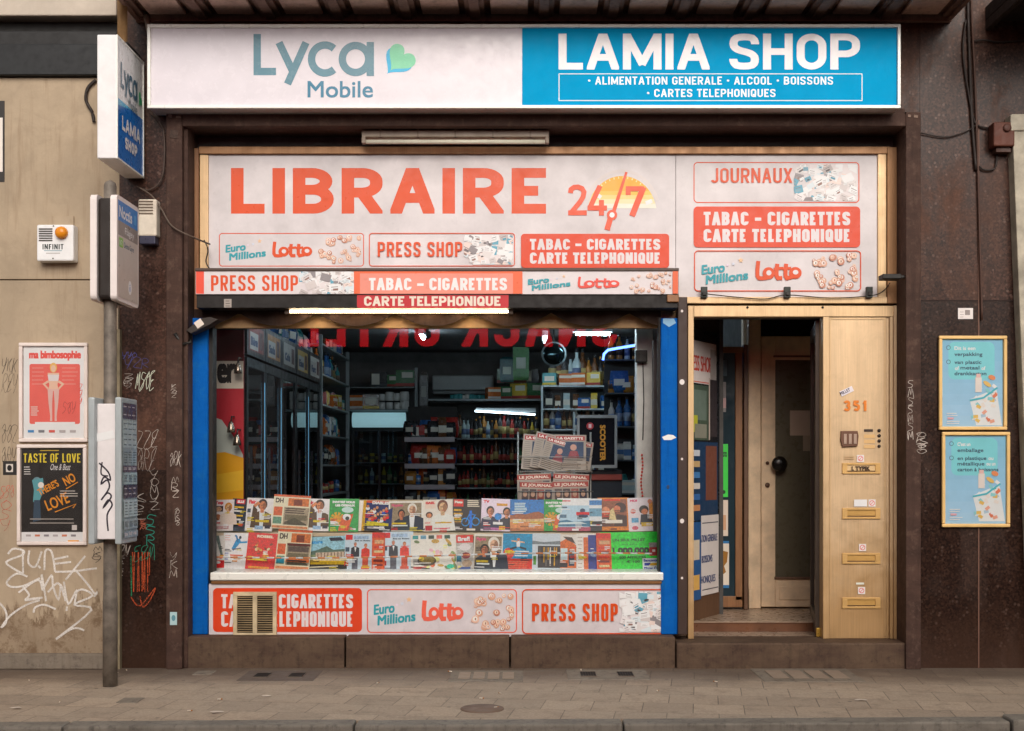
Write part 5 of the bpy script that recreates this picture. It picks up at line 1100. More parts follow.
def cv_food(c, w, h, r):
    c.rect(0, 0, w, h, 'e2dcd6')
    for i, k in enumerate(('4aa0a0', '8ab0c0', '4a5a50', 'e08a80', '3a6a5a')): c.rect(w*(.04+.17*i), h*.02, w*(.16+.17*i), h*.12, k)
    for i in range(22): c.ell(w*r.uniform(.1, .95), h*r.uniform(.18, .95), w*r.uniform(.04, .09), h*r.uniform(.03, .07), r.choice(['e8d8a0', 'c8b070', 'a8b890', 'f0ece4', 'e09070', 'd8c0b8', '8a9a78', 'e8b8c0']), 12, rot=r.uniform(0, 90))
    c.ell(w*.34, h*.72, w*.2, h*.14, '6a6250'); c.ell(w*.34, h*.70, w*.17, h*.10, '9a8e58'); c.ell(w*.22, h*.66, w*.06, h*.06, 'e8c040'); c.ell(w*.84, h*.88, w*.08, h*.06, '4ac0a8'); c.stroke([(0, h*.88), (w*.4, h*.94)], 1.2, '3a3430')
def cv_small(c, w, h, r):
    c.rect(0, 0, w, h, 'c0bcb8'); c.rect(0, 0, w, h*.22, 'e0503c'); T(c, 'Bref!', w*.1, w*.8, h*.05, h*.17, 'f4e8e4'); c.ell(w*.5, h*.34, w*.34, h*.1, 'd8d4d4'); c.ell(w*.55, h*.58, w*.26, h*.09, '8a3a44'); c.rect(0, h*.55, w*.28, h*.75, '3a8a9c'); c.ell(w*.6, h*.8, w*.3, h*.1, 'b8a898'); c.rect(w*.1, h*.9, w*.8, h*.96, '4a6a98')
def cv_jump(c, w, h, r):
    c.rect(0, 0, w, h, '2aa0bc'); c.rect(0, h*.68, w, h, 'e0502e'); c.ell(w*.2, h*.54, w*.18, h*.15, 'd86858'); c.lines(w*.4, h*.48, w*.94, h*.6, 3, 'e8f0f0', 1, r); c.lines(w*.08, h*.76, w*.9, h*.92, 4, 'e88a70', 1, r)
    c.poly([(w*.44, h*.2), (w*.58, h*.2), (w*.56, h*.36), (w*.46, h*.36)], 'ece8e8'); c.ell(w*.51, h*.16, w*.05, h*.04, 'd8a888'); c.stroke([(w*.48, h*.22), (w*.28, h*.2)], 1.4, 'd8b8a0'); c.stroke([(w*.55, h*.22), (w*.72, h*.24)], 1.4, 'd8b8a0'); c.stroke([(w*.46, h*.37), (w*.24, h*.42)], 2, '26404c'); c.stroke([(w*.56, h*.37), (w*.78, h*.42)], 2, '26404c')
def cv_city(c, w, h, r):
    c.rect(0, 0, w, h, 'c8d0d6'); c.poly([(0, h*.2), (w*.4, h*.24), (w, h*.2), (w, h*.3), (0, h*.3)], '98a0a4'); c.rect(w*.2, h*.34, w, h*.94, '4a4648')
    for i in range(10): c.rect(w*(.25+.075*i), h*.38, w*(.29+.075*i), h*r.uniform(.6, .9), r.choice(['8a8684', 'e0b040', '6a6460', 'd8d0c8', '38343a']), up=False)
    c.up(); c.rect(w*.04, h*.62, w*.14, h*.86, '6a9a5a')
def cv_house(c, w, h, r):
    c.rect(0, 0, w, h, 'e8c040'); c.rect(0, h*.0, w*.92, h*.96, 'd8d4d0'); c.poly([(w*.1, h*.24), (w*.5, h*.1), (w*.88, h*.3), (w*.88, h*.92), (w*.1, h*.92)], 'd88a50'); c.poly([(w*.3, h*.06), (w*.7, h*.08), (w*.86, h*.26), (w*.5, h*.16)], '5a4a40'); c.rect(w*.2, h*.38, w*.5, h*.7, 'c8d8e0'); c.rect(w*.55, h*.44, w*.8, h*.86, '4a5a68'); c.rect(w*.15, h*.78, w*.5, h*.9, '3a3a40')
def cv_blue(c, w, h, r):
    c.rect(0, 0, w, h, 'e6dcd8'); c.rect(w*.3, h*.1, w*.5, h, 'e08a50'); c.rect(w*.5, h*.04, w, h, '1f4a8c'); c.lines(w*.05, h*.1, w*.26, h*.9, 9, 'b8a8a0', .6, r); c.ell(w*.75, h*.55, w*.16, h*.08, '98a8c0')
def cv_tv(c, w, h, r):
    c.rect(0, 0, w, h, 'd8dce0'); c.rect(0, h*.05, w, h*.2, '6a9ac0'); c.rect(0, h*.3, w, h*.55, '98b8c8'); c.rect(0, h*.7, w, h*.8, '2a2a30'); c.rect(0, h*.84, w, h, '46484e')
def cv_ad(c, w, h, r):
    c.rect(0, 0, w, h, 'e0d8d8'); T(c, 'Top', w*.1, w*.5, h*.04, h*.14, 'd8505a'); c.rect(w*.1, h*.2, w*.5, h*.38, '5a4844'); c.ell(w*.3, h*.3, w*.14, h*.08, 'e0b098'); c.ell(w*.28, h*.56, w*.14, h*.1, 'b89078'); person_bust(c, w*.75, h*.1, h*.8, 'e0b898', 'c8a060', 'd8ccc4'); c.rect(w*.06, h*.72, w*.4, h*.76, 'd86a6a'); c.rect(w*.06, h*.84, w*.8, h*.94, 'e8b8b8')
def cv_redw(c, w, h, r):
    c.rect(0, 0, w, h, 'd8d4d0'); c.rect(0, h*.72, w, h*.94, 'c02a34'); c.ell(w*.5, h*.78, w*.2, h*.04, 'f0e0e0'); c.poly([(w*.2, 0), (w*.5, 0), (w*.9, h*.6), (w*.7, h*.6)], '8a9490')
def cv_card(c, w, h, r): c.rect(0, 0, w, h, 'e4dad2')
def cv_wallet(c, w, h, r):
    c.rect(0, 0, w, h, '3ed05a'); dkk = '1c5a30'; T(c, 'UN SEUL MILLET', w*.2, w*.74, h*.17, h*.24, dkk, .15); T(c, 'en jeu', w*.36, w*.6, h*.29, h*.33, '2a8a44', .05); c.text('€1.000.000', w*.06, w*.80, h*.40, h*.56, '18301e', bold=.5); T(c, '500 AFFICHES', w*.3, w*.74, h*.61, h*.68, dkk, .15); T(c, '€ 100', w*.42, w*.64, h*.73, h*.79, dkk, .15)
    c.rect(w*.8, h*.28, w*.95, h*.62, '9a2a30'); c.rect(w*.8, h*.28, w*.95, h*.40, 'a8a4a4'); c.rect(w*.85, h*.46, w*.9, h*.52, 'e8d8d8'); c.rect(w*.68, h*.68, w*1.0, h*.98, 'dce4ec'); T(c, 'Bancontact', w*.70, w*.98, h*.70, h*.77, '2450a0', .15); c.poly([(w*.71, h*.86), (w*.84, h*.80), (w*.98, h*.80), (w*.9, h*.87)], 'f0b428'); c.poly([(w*.71, h*.80), (w*.82, h*.80), (w*.78, h*.87), (w*.71, h*.87)], '2450a0'); T(c, 'Mister Cash', w*.70, w*.98, h*.90, h*.97, '2450a0', .15); c.ring(w*.1, h*.84, w*.05, h*.09, 1.2, '14301c', n=14); c.stroke([(w*.04, h*.74), (w*.16, h*.8), (w*.14, h*.92)], 1.2, '14301c')
MAGS = [  # x0, y0, x1, y1, cover, tilt, label
 (211, 499, 233, 531, cv_ad, 0, 'pale celebrity magazine with a red title at the left end of the upper row'), (229, 498, 245, 531, cv_dark, 2, 'dark slate magazine with yellow headlines and a red title tab, upper row'),
 (244.5, 497.5, 272, 531, cv_man, 1, 'pale magazine with a man in an olive coat, left of the upper cream newspaper'), (271, 494.5, 308, 529, cv_news, 2.5, 'cream and orange newspaper standing tallest in the upper row'), (303, 498, 329.5, 531, cv_man, 1, 'pale magazine with an olive coated man, between the upper newspaper and a green cover'),
 (328.5, 498, 358, 531.5, cv_green, 1, 'green magazine with a sun and an orange bottle, shown whole in the upper row'), (357, 500, 377, 531, cv_card, 0, 'plain white backing card behind the crowded football cover'), (361, 500, 391, 531, cv_heads, 3, 'navy football magazine crowded with small heads'), (388, 500.5, 424, 531, cv_match, .5, 'grey magazine of a white haired man and a dark haired woman, upper row'),
 (423.5, 499, 453, 531, cv_woman, -.5, 'beige magazine with a woman in a white top'), (452, 498.5, 481, 531, cv_bike, 0, 'dark brown magazine with a blue bicycle and red title block'), (480.5, 498, 511, 531, cv_couple, 1, 'lilac magazine with a dark haired couple and blue dot'), (510, 499, 544, 531, cv_desert, 0, 'travel magazine with a blue sky over tan desert'),
 (543, 499, 573, 531, cv_green, 0, 'green magazine with an orange sun half hidden behind the sea cover'), (557, 497.5, 590.5, 531, cv_sea, 0, 'pale sea view magazine with a small red car'), (589.5, 498, 602, 531, cv_tv, 0, 'narrow blue grey television guide mostly hidden behind an orange cover'), (598, 497, 629.5, 530.5, cv_kiss, 0, 'orange bordered magazine with a brown haired couple'), (629, 497, 661, 531, cv_toon, -1, 'pale magazine with a yellow toy car at the right end of the upper row'),
 (212, 535, 224, 570, cv_redw, 0, 'narrow white and red magazine at the left end of the lower row'), (221, 532.5, 247, 569, cv_ski, 1, 'white magazine with a skier in blue'), (245, 532.5, 274.5, 569.5, cv_redgame, 3, 'bright red puzzle magazine leaning in the lower row'), (274, 529, 309, 570, cv_news2, 2, 'cream and orange newspaper in the lower row beside the red magazine'), (302, 536, 347, 571, cv_ruin, -3, 'wide nature magazine with ruins under a pale sky'),
 (344, 533.5, 373, 571, cv_suit, 0, 'royal couple magazine left of the orange strip cover, lower row'), (371.5, 532, 384.5, 570, cv_strip, 0, 'narrow orange magazine between the two royal couple covers'), (382, 531, 413, 571, cv_suit, 0, 'royal couple magazine right of the orange strip cover, lower row'), (411, 534, 458, 571, cv_food, 0, 'wide white cookery magazine with dishes of food'), (457, 534.5, 474, 570.5, cv_small, 0, 'narrow grey magazine with a red title bar beside the cookery cover'),
 (472.5, 533.5, 503, 570.5, cv_match, 0, 'grey magazine of a white haired man and a dark haired woman, lower row'), (502, 533, 532.5, 570.5, cv_jump, 0, 'cyan and red magazine with a leaping figure'), (532, 533, 560, 570, cv_city, 0, 'grey sky magazine with dark buildings'), (556, 534, 579, 571, cv_house, 0, 'yellow edged magazine with an orange house'), (577, 533, 600, 571, cv_blue, 0, 'white orange and blue magazine left of the green notice'),
 (597, 532.5, 612, 571, cv_strip, 0, 'orange sheet sticking out from behind the green notice'), (601.5, 531.5, 662.5, 571, cv_wallet, 0, 'bright green lottery prize notice at the right end of the lower row')]
for i, (x0, y0, x1, y1, cv, tilt, lab) in enumerate(MAGS):
    up_ = y1 < 540; y = (.505 if up_ else .395)+.009*((i*2) % 3)
    if cv is cv_card: y += .04
    s = sc_at(y); w, h = x1-x0, y1-y0; cxp = (x0+x1)/2
    c = Canvas(lambda a, b, d, w=w, h=h, s=s: ((a-w/2)/s, -d, (h-b)/s), eps=.00007, rough=.3)
    c.box(-w/2/s, w/2/s, 0, .006, 0, h/s, flat('d8d0c4', .6))
    def vivid(k):
        q = [int(k[j:j+2], 16)/255 for j in (0, 2, 4)]; lum = sum(q)/3
        q = [max(0, min(1, lum+(v-lum)*1.45)) for v in q]; q = [min(1, v**(1.35 if lum < .72 else 1.0)) for v in q]
        return '%02x%02x%02x' % tuple(int(v*255) for v in q)
    c.M = lambda k: k if isinstance(k, bpy.types.Material) else flat(vivid(k), .36, var=.10 if sum(int(k[j:j+2], 16) for j in (0, 2, 4)) > 600 else .34, vs=70, spec=.3)
    cv(c, w, h, random.Random(i)); r_ = random.Random(900+i); nn = cv not in (cv_card, cv_wallet, cv_news, cv_news2)
    for q in range(r_.randint(3, 6) if nn else 0):
        u, v = r_.choice((.05, .08, .55, .6))*w, r_.uniform(.3, .93)*h; kk = r_.choice(['f0ece8', 'e8c840', '3a3434', 'd84a40', 'f0ece8'])
        for t in range(r_.randint(1, 3)): c.rect(u, v+t*1.5, u+w*r_.uniform(.15, .36), v+t*1.5+.75, kk, up=False)
        c.up()
    nm = 'newspaper' if cv in (cv_news, cv_news2) else 'backing_card' if cv is cv_card else 'lottery_notice' if cv is cv_wallet else 'magazine'
    o = c.build(nm, local=True, loc=(0, 0, 0)); o.location = (X(cxp, y), y, Z(y1, y)); o.rotation_euler = (R(-13+((i*37) % 7-3)*.3), R(tilt+((i*53) % 9-4)*.35), R(((i*29) % 7-3)*1.2))
    tag(o, lab, nm.split('_')[-1], 'magazines displayed in the window' if nm == 'magazine' else None)
m = MB(); pts = []; strp = [flat('f08a58', .5), flat('f6ece4', .5)]
for i in range(61):
    a = 216+(652-216)*i/60; pts.append((X(a, .33), .33, Z(557+1.6*math.sin(i/60*6.0)-3*i/60, .33)))
for i in range(60): m.tube(pts[i:i+2], .0065, strp[i % 2], 6)
tag(m.build('retaining_cord'), 'orange and white twisted cord stretched across the lower magazines', 'cord')

# ================================================================== DOORWAY
D = empty('entrance_doorway', (X(790, yG), yG, .183), 'gold metal entrance frame with a panel of letter slots', 'doorway')
zf = .1835
m = MB(); m.box(X(687.6, yG), X(693.5, yG), yG-.02, .30, zf, Z(306, yG), GOLD); m.build('jamb', D, .004)
m = MB(); m.box(X(693.5, yG), X(897, yG), yG-.018, .30, Z(317, yG), Z(306, yG), GOLD); m.build('head', D, .004)
m = MB()
for px in (747, 822): m.lathe([(.009, 0), (.009, -.006), (.004, -.008)], (X(px, yG), yG-.018, Z(305.9+1.8, yG)), DARK, 10, 'y')
m.build('screw', D)
m = MB(); m.box(X(822.5, yG), X(829, yG), yG-.016, .30, zf, Z(317, yG), GOLD); m.build('mullion', D, .004)
m = MB()
for i, (a, b, dy) in enumerate(((886, 889, .0), (889.2, 892.5, -.018), (892.7, 897.5, -.03))): m.box(X(a, yG), X(b, yG), yG+dy, .3, zf, Z(317, yG) if i < 2 else Z(306, yG), GOLDP)
m.build('reeded_stile', D, .004)
lp = box('letter_panel', D, X(829, yG), X(886, yG), yG, .29, zf, Z(317, yG), GOLDP, .003)
m = MB(); 
for a, b, c_, d in ((829.3, 317.5, 885.6, 319.5), (829.3, 319.5, 831, 636), (884, 319.5, 885.6, 636)): m.box(X(a, yG), X(c_, yG), yG-.006, yG, Z(d, yG), Z(b, yG), GOLD)
m.build('panel_bead', lp)
for i, y0 in enumerate((463, 508, 553, 597.5)):
    m = MB(); a, b = 842, 880; ss = flat('cfa668', .4, .35)
    for q in ((a, y0, b, y0+2), (a, y0+8.8, b, y0+10.8), (a, y0+2, a+5, y0+8.8), (b-5, y0+2, b, y0+8.8)): m.box(X(q[0], yG), X(q[2], yG), yG-.012, yG, Z(q[3], yG), Z(q[1], yG), ss)
    m.xz([(X(a+5, yG), Z(y0+8.8, yG)), (X(b-5, yG), Z(y0+8.8, yG)), (X(b-5, yG), Z(y0+2, yG)), (X(a+5, yG), Z(y0+2, yG))], yG-.004, yG-.001, flat('c49a58' if i else 'd8b888', .4, .3)); m.box(X(a+5, yG), X(b-5, yG), yG-.0055, yG-.003, Z(y0+8.7, yG), Z(y0+7.6, yG), flat('4a3018', .6)); m.build('letter_slot', lp, .002)
c = wall_canvas(yG-.007)
caps(c, '351', 843.5, 867, 400.5, 411, 'd87a28', 2.7, .9)
c.build('house_number', lp)
c = wall_canvas(yG-.006)
c.rect(840, 388.5, 853.5, 394, 'dcd4d8', rot=-25); c.text('MILLET', 841, 851.5, 392, 395.3, '2a2a4a', rot=-25, bold=.1)
for (cx, cy) in ((860.5, 458.5), (872, 503), (862.5, 547.5), (861.5, 590.5)): c.rect(cx-3.6, cy-3.6, cx+3.6, cy+3.6, 'ecd8d4'); c.ring(cx, cy, 2.4, 2.4, .7, 'd86a6a', n=12); c.stroke([(cx-1.6, cy+1.6), (cx+1.6, cy-1.6)], .6, 'd86a6a')
c.rect(854, 499.5, 867, 506.5, 'ece0e0'); c.rect(856, 582.5, 864, 584.5, 'ece0d0'); c.lines(844, 457, 855, 459, 2, 'b08a5a', .5); c.build('sticker', lp)
c = wall_canvas(yG-.0125); c.text('J. TYPIK', 851, 870, 466.2, 470.5, '3a2a20', bold=.2); c.build('name_tag', lp)
m = MB(); yq = yG-.02; m.xz([(X(a, yG), Z(b, yG)) for a, b in ((840.5, 431), (857, 431), (858, 436), (857, 446), (842, 447), (840, 440))], yq, yG, flat('6a4a3a', .5, .3)); 
for i in range(3): m.xz([(X(843+i*5, yG), Z(444, yG)), (X(846+i*5, yG), Z(444, yG)), (X(846+i*5, yG), Z(434, yG)), (X(843+i*5, yG), Z(434, yG))], yq-.004, yq, flat('a89080', .4, .4))
m.build('door_lock', lp, .003)
m = MB()
for i in range(4): m.lathe([(.012, 0), (.012, -.008), (.008, -.012)], (X(879, yG), yG, Z(430.5+i*5.2, yG)), flat('2a1c16', .4), 12, 'y')
m.build('bell_button', lp)
c = wall_canvas(yG-.003); c.rect(864, 429.2, 873, 431.8, '3a2a22'); 
for i in range(3): c.rect(864, 434.5+i*5.2, 875, 438+i*5.2, 'd8b078')
c.build('name_plate', lp)
# street door swung inwards
yD0, yD1 = .31, 1.1; xD0, xD1 = 2.165, 2.305
SD = empty('street_door', (xD0, yD0, FL+.006), 'dark framed glass street door swung open inside the entrance', 'door')
def dprism(t0, t1, z0_, z1_, mat, th=.04, name='x'):
    dx, dy = xD1-xD0, yD1-yD0; l = math.hypot(dx, dy); nx, ny = dy/l*th/2, -dx/l*th/2
    p0 = (xD0+dx*t0, yD0+dy*t0); p1 = (xD0+dx*t1, yD0+dy*t1)
    return MB().prism([(p0[0]-nx, p0[1]-ny), (p1[0]-nx, p1[1]-ny), (p1[0]+nx, p1[1]+ny), (p0[0]+nx, p0[1]+ny)], z0_, z1_, mat)
m = MB()
for t in ((0, .09, .19, 2.52), (.91, 1, .19, 2.52), (.09, .91, .19, .34), (.09, .91, 2.42, 2.52)):
    q = dprism(*t, flat('4a3f36', .4, .2)); m.add(q.v, q.f, q.mats[0])
m.build('door_frame', SD, .004)
dprism(.09, .91, .34, 2.42, FGLASS, .008).build('door_glass', SD)
box('hinge_pin', SD, xD0-.02, xD0+.03, .27, .30, .186, .25, flat('c8a048', .3, .6), .004)
# angled shop vitrine in the entrance
def vit(t, z): return (1.10+(1.555-1.10)*t, .32+(1.08-.32)*t, z)
V = empty('entrance_vitrine', vit(.5, FL+.004), 'angled glazed panel covered with posters inside the entrance', 'vitrine')
def vc(d0=0):
    def fr(a, b, d):
        p = vit(a/100, b); l = math.hypot(.455, .76); return (p[0]+.76/l*(d+d0), p[1]-.455/l*(d+d0), p[2])
    return fr
def slab(c, a0, a1, z0_, z1_, th, mat):
    P = [c.fr(a, z, 0) for z in (z0_, z1_) for a in (a0, a1)]; Q = [c.fr(a, z, -th) for z in (z0_, z1_) for a in (a0, a1)]
    c.add(P+Q, [(0, 1, 3, 2), (4, 6, 7, 5), (0, 4, 5, 1), (2, 3, 7, 6), (0, 2, 6, 4), (1, 5, 7, 3)], mat)
c = Canvas(vc()); slab(c, 0, 100, FL+.004, .44, .05, WOODD); c.build('base_board', V)
c = Canvas(vc()); slab(c, 0, 100, .44, 2.50, .03, flat('141920', .3)); c.build('back_panel', V)
c = Canvas(vc()); slab(c, 0, 100, 2.50, 2.9, .05, flat('2a1c16', .7)); c.build('head_panel', V)
c = Canvas(vc(.002), eps=.0004)
def vz(px, py):
    lo, hi = -.3, 1.2
    for _ in range(40):
        t = (lo+hi)/2; p = vit(t, 0); q = 525+p[0]*F/(p[1]-CY)
        if q < px: lo = t
        else: hi = t
    p = vit(t, 0); return (t*100, CZ+(466-py)*(p[1]-CY)/F)
def vq(x0, y0, x1, y1, k, eps_up=1):
    a0, zt0 = vz(x0, y0); a1, _ = vz(x1, y0); zb = vz((x0+x1)/2, y1)[1]; zt_ = vz((x0+x1)/2, y0)[1]; c.poly([(a0, zb), (a1, zb), (a1, zt_), (a0, zt_)], k)
    return a0, a1, zb, zt_
def vt(s, x0, x1, y0, y1, k, b=.3):
    a0, z_t = vz(x0, y0); a1, _ = vz(x1, y1); z_b = vz((x0+x1)/2, y1)[1]; z_t = vz((x0+x1)/2, y0)[1]
    v, f = tmesh(s, 'b'); xs = [p[0] for p in v]; mn, mx = min(xs), max(xs); hh = caph('b')
    for j, dx in enumerate((-b, b)): c.add([c.fr(a0+(p[0]-mn)/(mx-mn)*(a1-a0)+dx, z_b+p[1]/hh*(z_t-z_b), (c.l+.2*j)*c.eps) for p in v], f, c.M(k))
    c.up()
vq(690, 342, 716, 384, 'e4d4d0'); vq(690, 382, 716, 383, 'd8604a'); vt('PRESS SHOP', 688, 711, 356, 371, 'c8402e', .6); vq(710, 350, 716, 380, 'a8a09c')
vq(690, 385, 708, 440, '4a5a4c'); vq(692, 390, 706, 420, '6a7a70'); vq(709.5, 380, 716.5, 437, '3a3438'); vq(708.2, 378, 709.4, 440, 'c8b8ac'); vq(690, 415, 697, 432, 'b8b83a'); vq(694, 424, 706, 438, '8a8a7c')
vq(690, 442, 717, 520, '1f3c5c'); vq(705, 446, 716, 500, '7a4a3c'); 
for i in range(6): vq(690, 450+i*11, 699, 456+i*11, ['d0d4dc', 'c8a878', '4a80b8', 'd8d0c8', '3a6aa8', 'c88a60'][i])
vq(700, 515, 717.5, 594, 'dcd4d0'); vq(701, 522, 717, 523, '4a4a54'); vq(701, 588, 717, 589, '4a4a54'); vt('ALIMENTATION GENERALE', 690, 716, 535, 542, '3a4a78', .3); vt('ALCOOL BOISSONS', 690, 711, 556, 563, '3a4a78', .3); vt('TELEPHONIQUES', 692, 714, 576, 583, '3a4a78', .3); vq(690, 522, 699.5, 600, '2a5a90'); vq(691, 540, 698, 560, 'd8c8b0'); vq(692, 575, 698, 590, 'e0b060')
c.build('poster_print', V)
FLU = .260
# inner shop door with wooden frame
y = 1.42
SDR = empty('shop_door', (X(731, y), y, FLU), 'narrow wooden framed glass door with a green notice behind the angled vitrine', 'door')
m = MB(); 
for a, b, c_, d in ((717, 347, 745, 353), (735, 353, 742, 600), (717, 596, 742, 607)): m.box(X(a, y), X(c_, y), y-.02, y+.03, Z(d, y), Z(b, y), WOODO)
m.box(X(743, y), X(747, y), y-.05, y+.06, FLU, Z(345, y), WOODD); m.build('door_frame', SDR, .004)
m = MB(); m.box(X(716, y), X(735, y), y, y+.01, Z(596, y), Z(353, y), flat('24343c', .15)); m.build('door_panel', SDR)
c = wall_canvas(y-.002); c.rect(719.5, 444, 728, 497, '3ccc48'); c.text('PHOTO', 720.5, 727, 452, 457, '1c5a28', bold=.3); c.ell(723.5, 492, 2, 2, '1c3a20'); c.rect(719.5, 382, 726, 412, '8a8484'); c.rect(720, 398, 726, 408, 'c8a0a0'); c.rect(719, 500, 728, 536, 'd8c8b8'); c.rect(721, 515, 726, 530, 'c89a78'); c.rect(719, 541, 729, 588, '2a70a8'); c.rect(719, 543.5, 729, 585, 'e0d4c4'); c.poly([(720, 550), (728, 552), (727, 562), (724, 566), (726, 572), (721, 576), (721, 562)], '9a6a2c'); c.rect(720, 360, 727, 376, '3a5a68'); c.build('door_notice', SDR)
# white inner door
y = 1.5
WD = empty('inner_door', (X(790, y), y, FLU), 'cream panelled inner door with dark glass and a round black knob', 'door')
m = MB(); m.box(X(747.5, y), X(760, y), y-.04, y+.05, FLU, CE-.01, CREAM); m.box(X(761, y), X(775.2, y), y-.012, y+.04, FLU+.01, Z(336.5, y), CREAM); m.box(X(747.5, y), X(752, y), y-.06, y-.03, FLU, .43, CREAM); m.build('door_stile', WD, .006)
m = MB(); m.box(X(775.2, y), X(826, y), y-.012, y+.04, Z(360, y), Z(336.5, y), CREAM); m.box(X(775.2, y), X(826, y), y-.012, y+.04, FLU+.01, Z(577.5, y), CREAM); m.box(X(779, y), X(826, y), y-.022, y-.012, FLU+.07, Z(586, y), CREAM); m.box(X(774, y), X(826, y), y-.03, y-.012, Z(579, y), Z(576.5, y), WOODD); m.box(X(773, y), X(826, y), y-.022, y-.012, Z(357.5, y), Z(355.5, y), WOODD); m.build('door_rail', WD, .005)
box('door_glass', WD, X(775.2, y), X(826, y), y, y+.02, Z(577.5, y), Z(360, y), DGLASS, 0); box('transom_glass', WD, X(760.5, y), X(826, y), y+.0, y+.02, Z(336, y), Z(290, y), flat('1d1b17', .1), 0)
c = wall_canvas(y-.001); c.rect(790, 410.5, 817, 435.5, 'a08c7a'); c.rect(803, 435.5, 816, 451, '8a7a68'); c.build('paper_notice', WD)
MB().lathe([(.02, 0), (.02, -.04), (.058, -.05), (.066, -.075), (.055, -.095), (.02, -.105)], (X(777.5, y), y-.012, Z(464, y)), flat('15110f', .2), 20, 'y').build('door_knob', WD)
m = MB(); m.lathe([(.014, 0), (.014, -.012), (.005, -.014)], (X(767, y), y-.012, Z(463, y)), flat('4a2c1c', .5), 12, 'y'); m.lathe([(.02, 0), (.02, -.012), (.005, -.014)], (X(767, y), y-.012, Z(485, y)), flat('5a4030', .5), 12, 'y'); m.build('keyhole', WD)

# ================================================================== SHOP INTERIOR
def ceil_lamp(x, yy, ln, label, s=7, axis='x'):
    o = empty('ceiling_lamp', (x, yy, CE-.08), label, 'lamp')
    if axis == 'x':
        MB().tube([(x-ln/2, yy, CE-.075), (x+ln/2, yy, CE-.075)], .013, emit((214, 240, 255), s), 8).build('tube', o); MB().box(x-ln/2-.03, x+ln/2+.03, yy-.03, yy+.03, CE-.055, CE-.001, flat('c8ccd0', .5)).build('housing', o)
    else:
        MB().tube([(x, yy-ln/2, CE-.075), (x, yy+ln/2, CE-.075)], .013, emit((214, 240, 255), s), 8).build('tube', o); MB().box(x-.03, x+.03, yy-ln/2-.03, yy+ln/2+.03, CE-.055, CE-.001, flat('c8ccd0', .5)).build('housing', o)
ceil_lamp(.72, 4.4, .36, 'short lit tube lamp on the shop ceiling right of the middle', 110)
ceil_lamp(.22, 5.0, .5, 'lit tube lamp seen end on in the middle of the shop ceiling', 14, 'y')
ceil_lamp(-1.12, 4.75, .3, 'lit tube lamp seen end on left of the middle of the shop ceiling', 125, 'y')
ceil_lamp(-.6, .72, 2.4, 'added unseen tube lamp just inside the window, brightening the magazines', 100)  # out of sight; added to throw light on the magazine rows
CN = {'red': 'a03028', 'green': '3a6a40', 'blue': '2f5a90', 'amber': 'a8702c', 'clear': 'a8b8b8', 'brown': '5a3820', 'yellow': 'c8a838', 'white': 'cac6c0', 'orange': 'c86a30', 'pink': 'b86078', 'dark': '2a2a2c', 'teal': '3a8a8c', 'black': '1e1c1c'}
PROTO = {}
def proto(kind, colr):
    k = (kind, colr)
    if k in PROTO: return PROTO[k]
    m = MB(); mt = flat(CN[colr], .25, var=.05); lb = flat(('d0c8b8' if kind not in ('bottle', 'can') else {'dark': '8a7a4a', 'black': '9a3a30', 'brown': 'b09a60', 'red': 'c8b070', 'amber': '3a2a20', 'green': 'a89a70', 'blue': '8a9ab0', 'clear': '5a6a8a'}.get(colr, '6a5a4a')) if colr != 'white' else '4a6a98', .5)
    if kind == 'bottle': m.lathe([(.034, 0), (.036, .02), (.036, .17), (.014, .215), (.013, .275)], (0, 0, 0), mt, 10); m.lathe([(.0365, .05), (.0365, .13)], (0, 0, 0), lb, 10); m.lathe([(.0145, .255), (.0145, .285)], (0, 0, 0), flat(CN['dark' if colr != 'dark' else 'amber'], .3), 8)
    if kind == 'can': m.lathe([(.028, 0), (.033, .01), (.033, .115), (.028, .125)], (0, 0, 0), mt, 10); m.lathe([(.0332, .04), (.0332, .085)], (0, 0, 0), lb, 10)
    if kind == 'carton': m.box(-.045, .045, -.035, .035, 0, .19, mt); m.box(-.0455, .0455, -.0355, -.03, .05, .13, lb); m.add([(-.045, -.035, .19), (.045, -.035, .19), (.045, .035, .19), (-.045, .035, .19), (-.045, 0, .225), (.045, 0, .225)], [(0, 1, 5, 4), (3, 4, 5, 2), (0, 4, 3), (1, 2, 5)], mt)
    if kind == 'packet': 
        v = []; 
        for z, w, t in ((0, .075, .012), (.03, .085, .035), (.10, .09, .045), (.17, .085, .03), (.21, .08, .004)): v += [(-w, -t, z), (w, -t, z), (w, t, z), (-w, t, z)]
        f = [(0, 3, 2, 1), (16, 17, 18, 19)]
        for i in range(4): f += [(i*4+j, i*4+(j+1) % 4, i*4+4+(j+1) % 4, i*4+4+j) for j in range(4)]
        m.add(v, f, mt, True); m.box(-.05, .05, -.05, -.04, .07, .13, lb)
    if kind == 'box': m.box(-.085, .085, -.07, .07, 0, .15, mt); q_ = len(PROTO) % 4; m.box(*((-.06, .06, -.072, -.06, .05, .11), (-.0855, .0855, -.0705, -.06, .09, .125), (-.07, .01, -.072, -.06, .02, .13), (-.03, .07, -.072, -.06, .08, .13))[q_], lb); m.box(-.0855, .0855, -.0712, -.06, .002, .03, flat(CN[('yellow', 'white', 'dark', 'red')[q_]], .4))
    if kind == 'roll': m.lathe([(.05, 0), (.055, .005), (.055, .1), (.05, .105), (.02, .1)], (0, 0, 0), mt, 12)
    PROTO[k] = (m, None); return PROTO[k]
DONE = {}
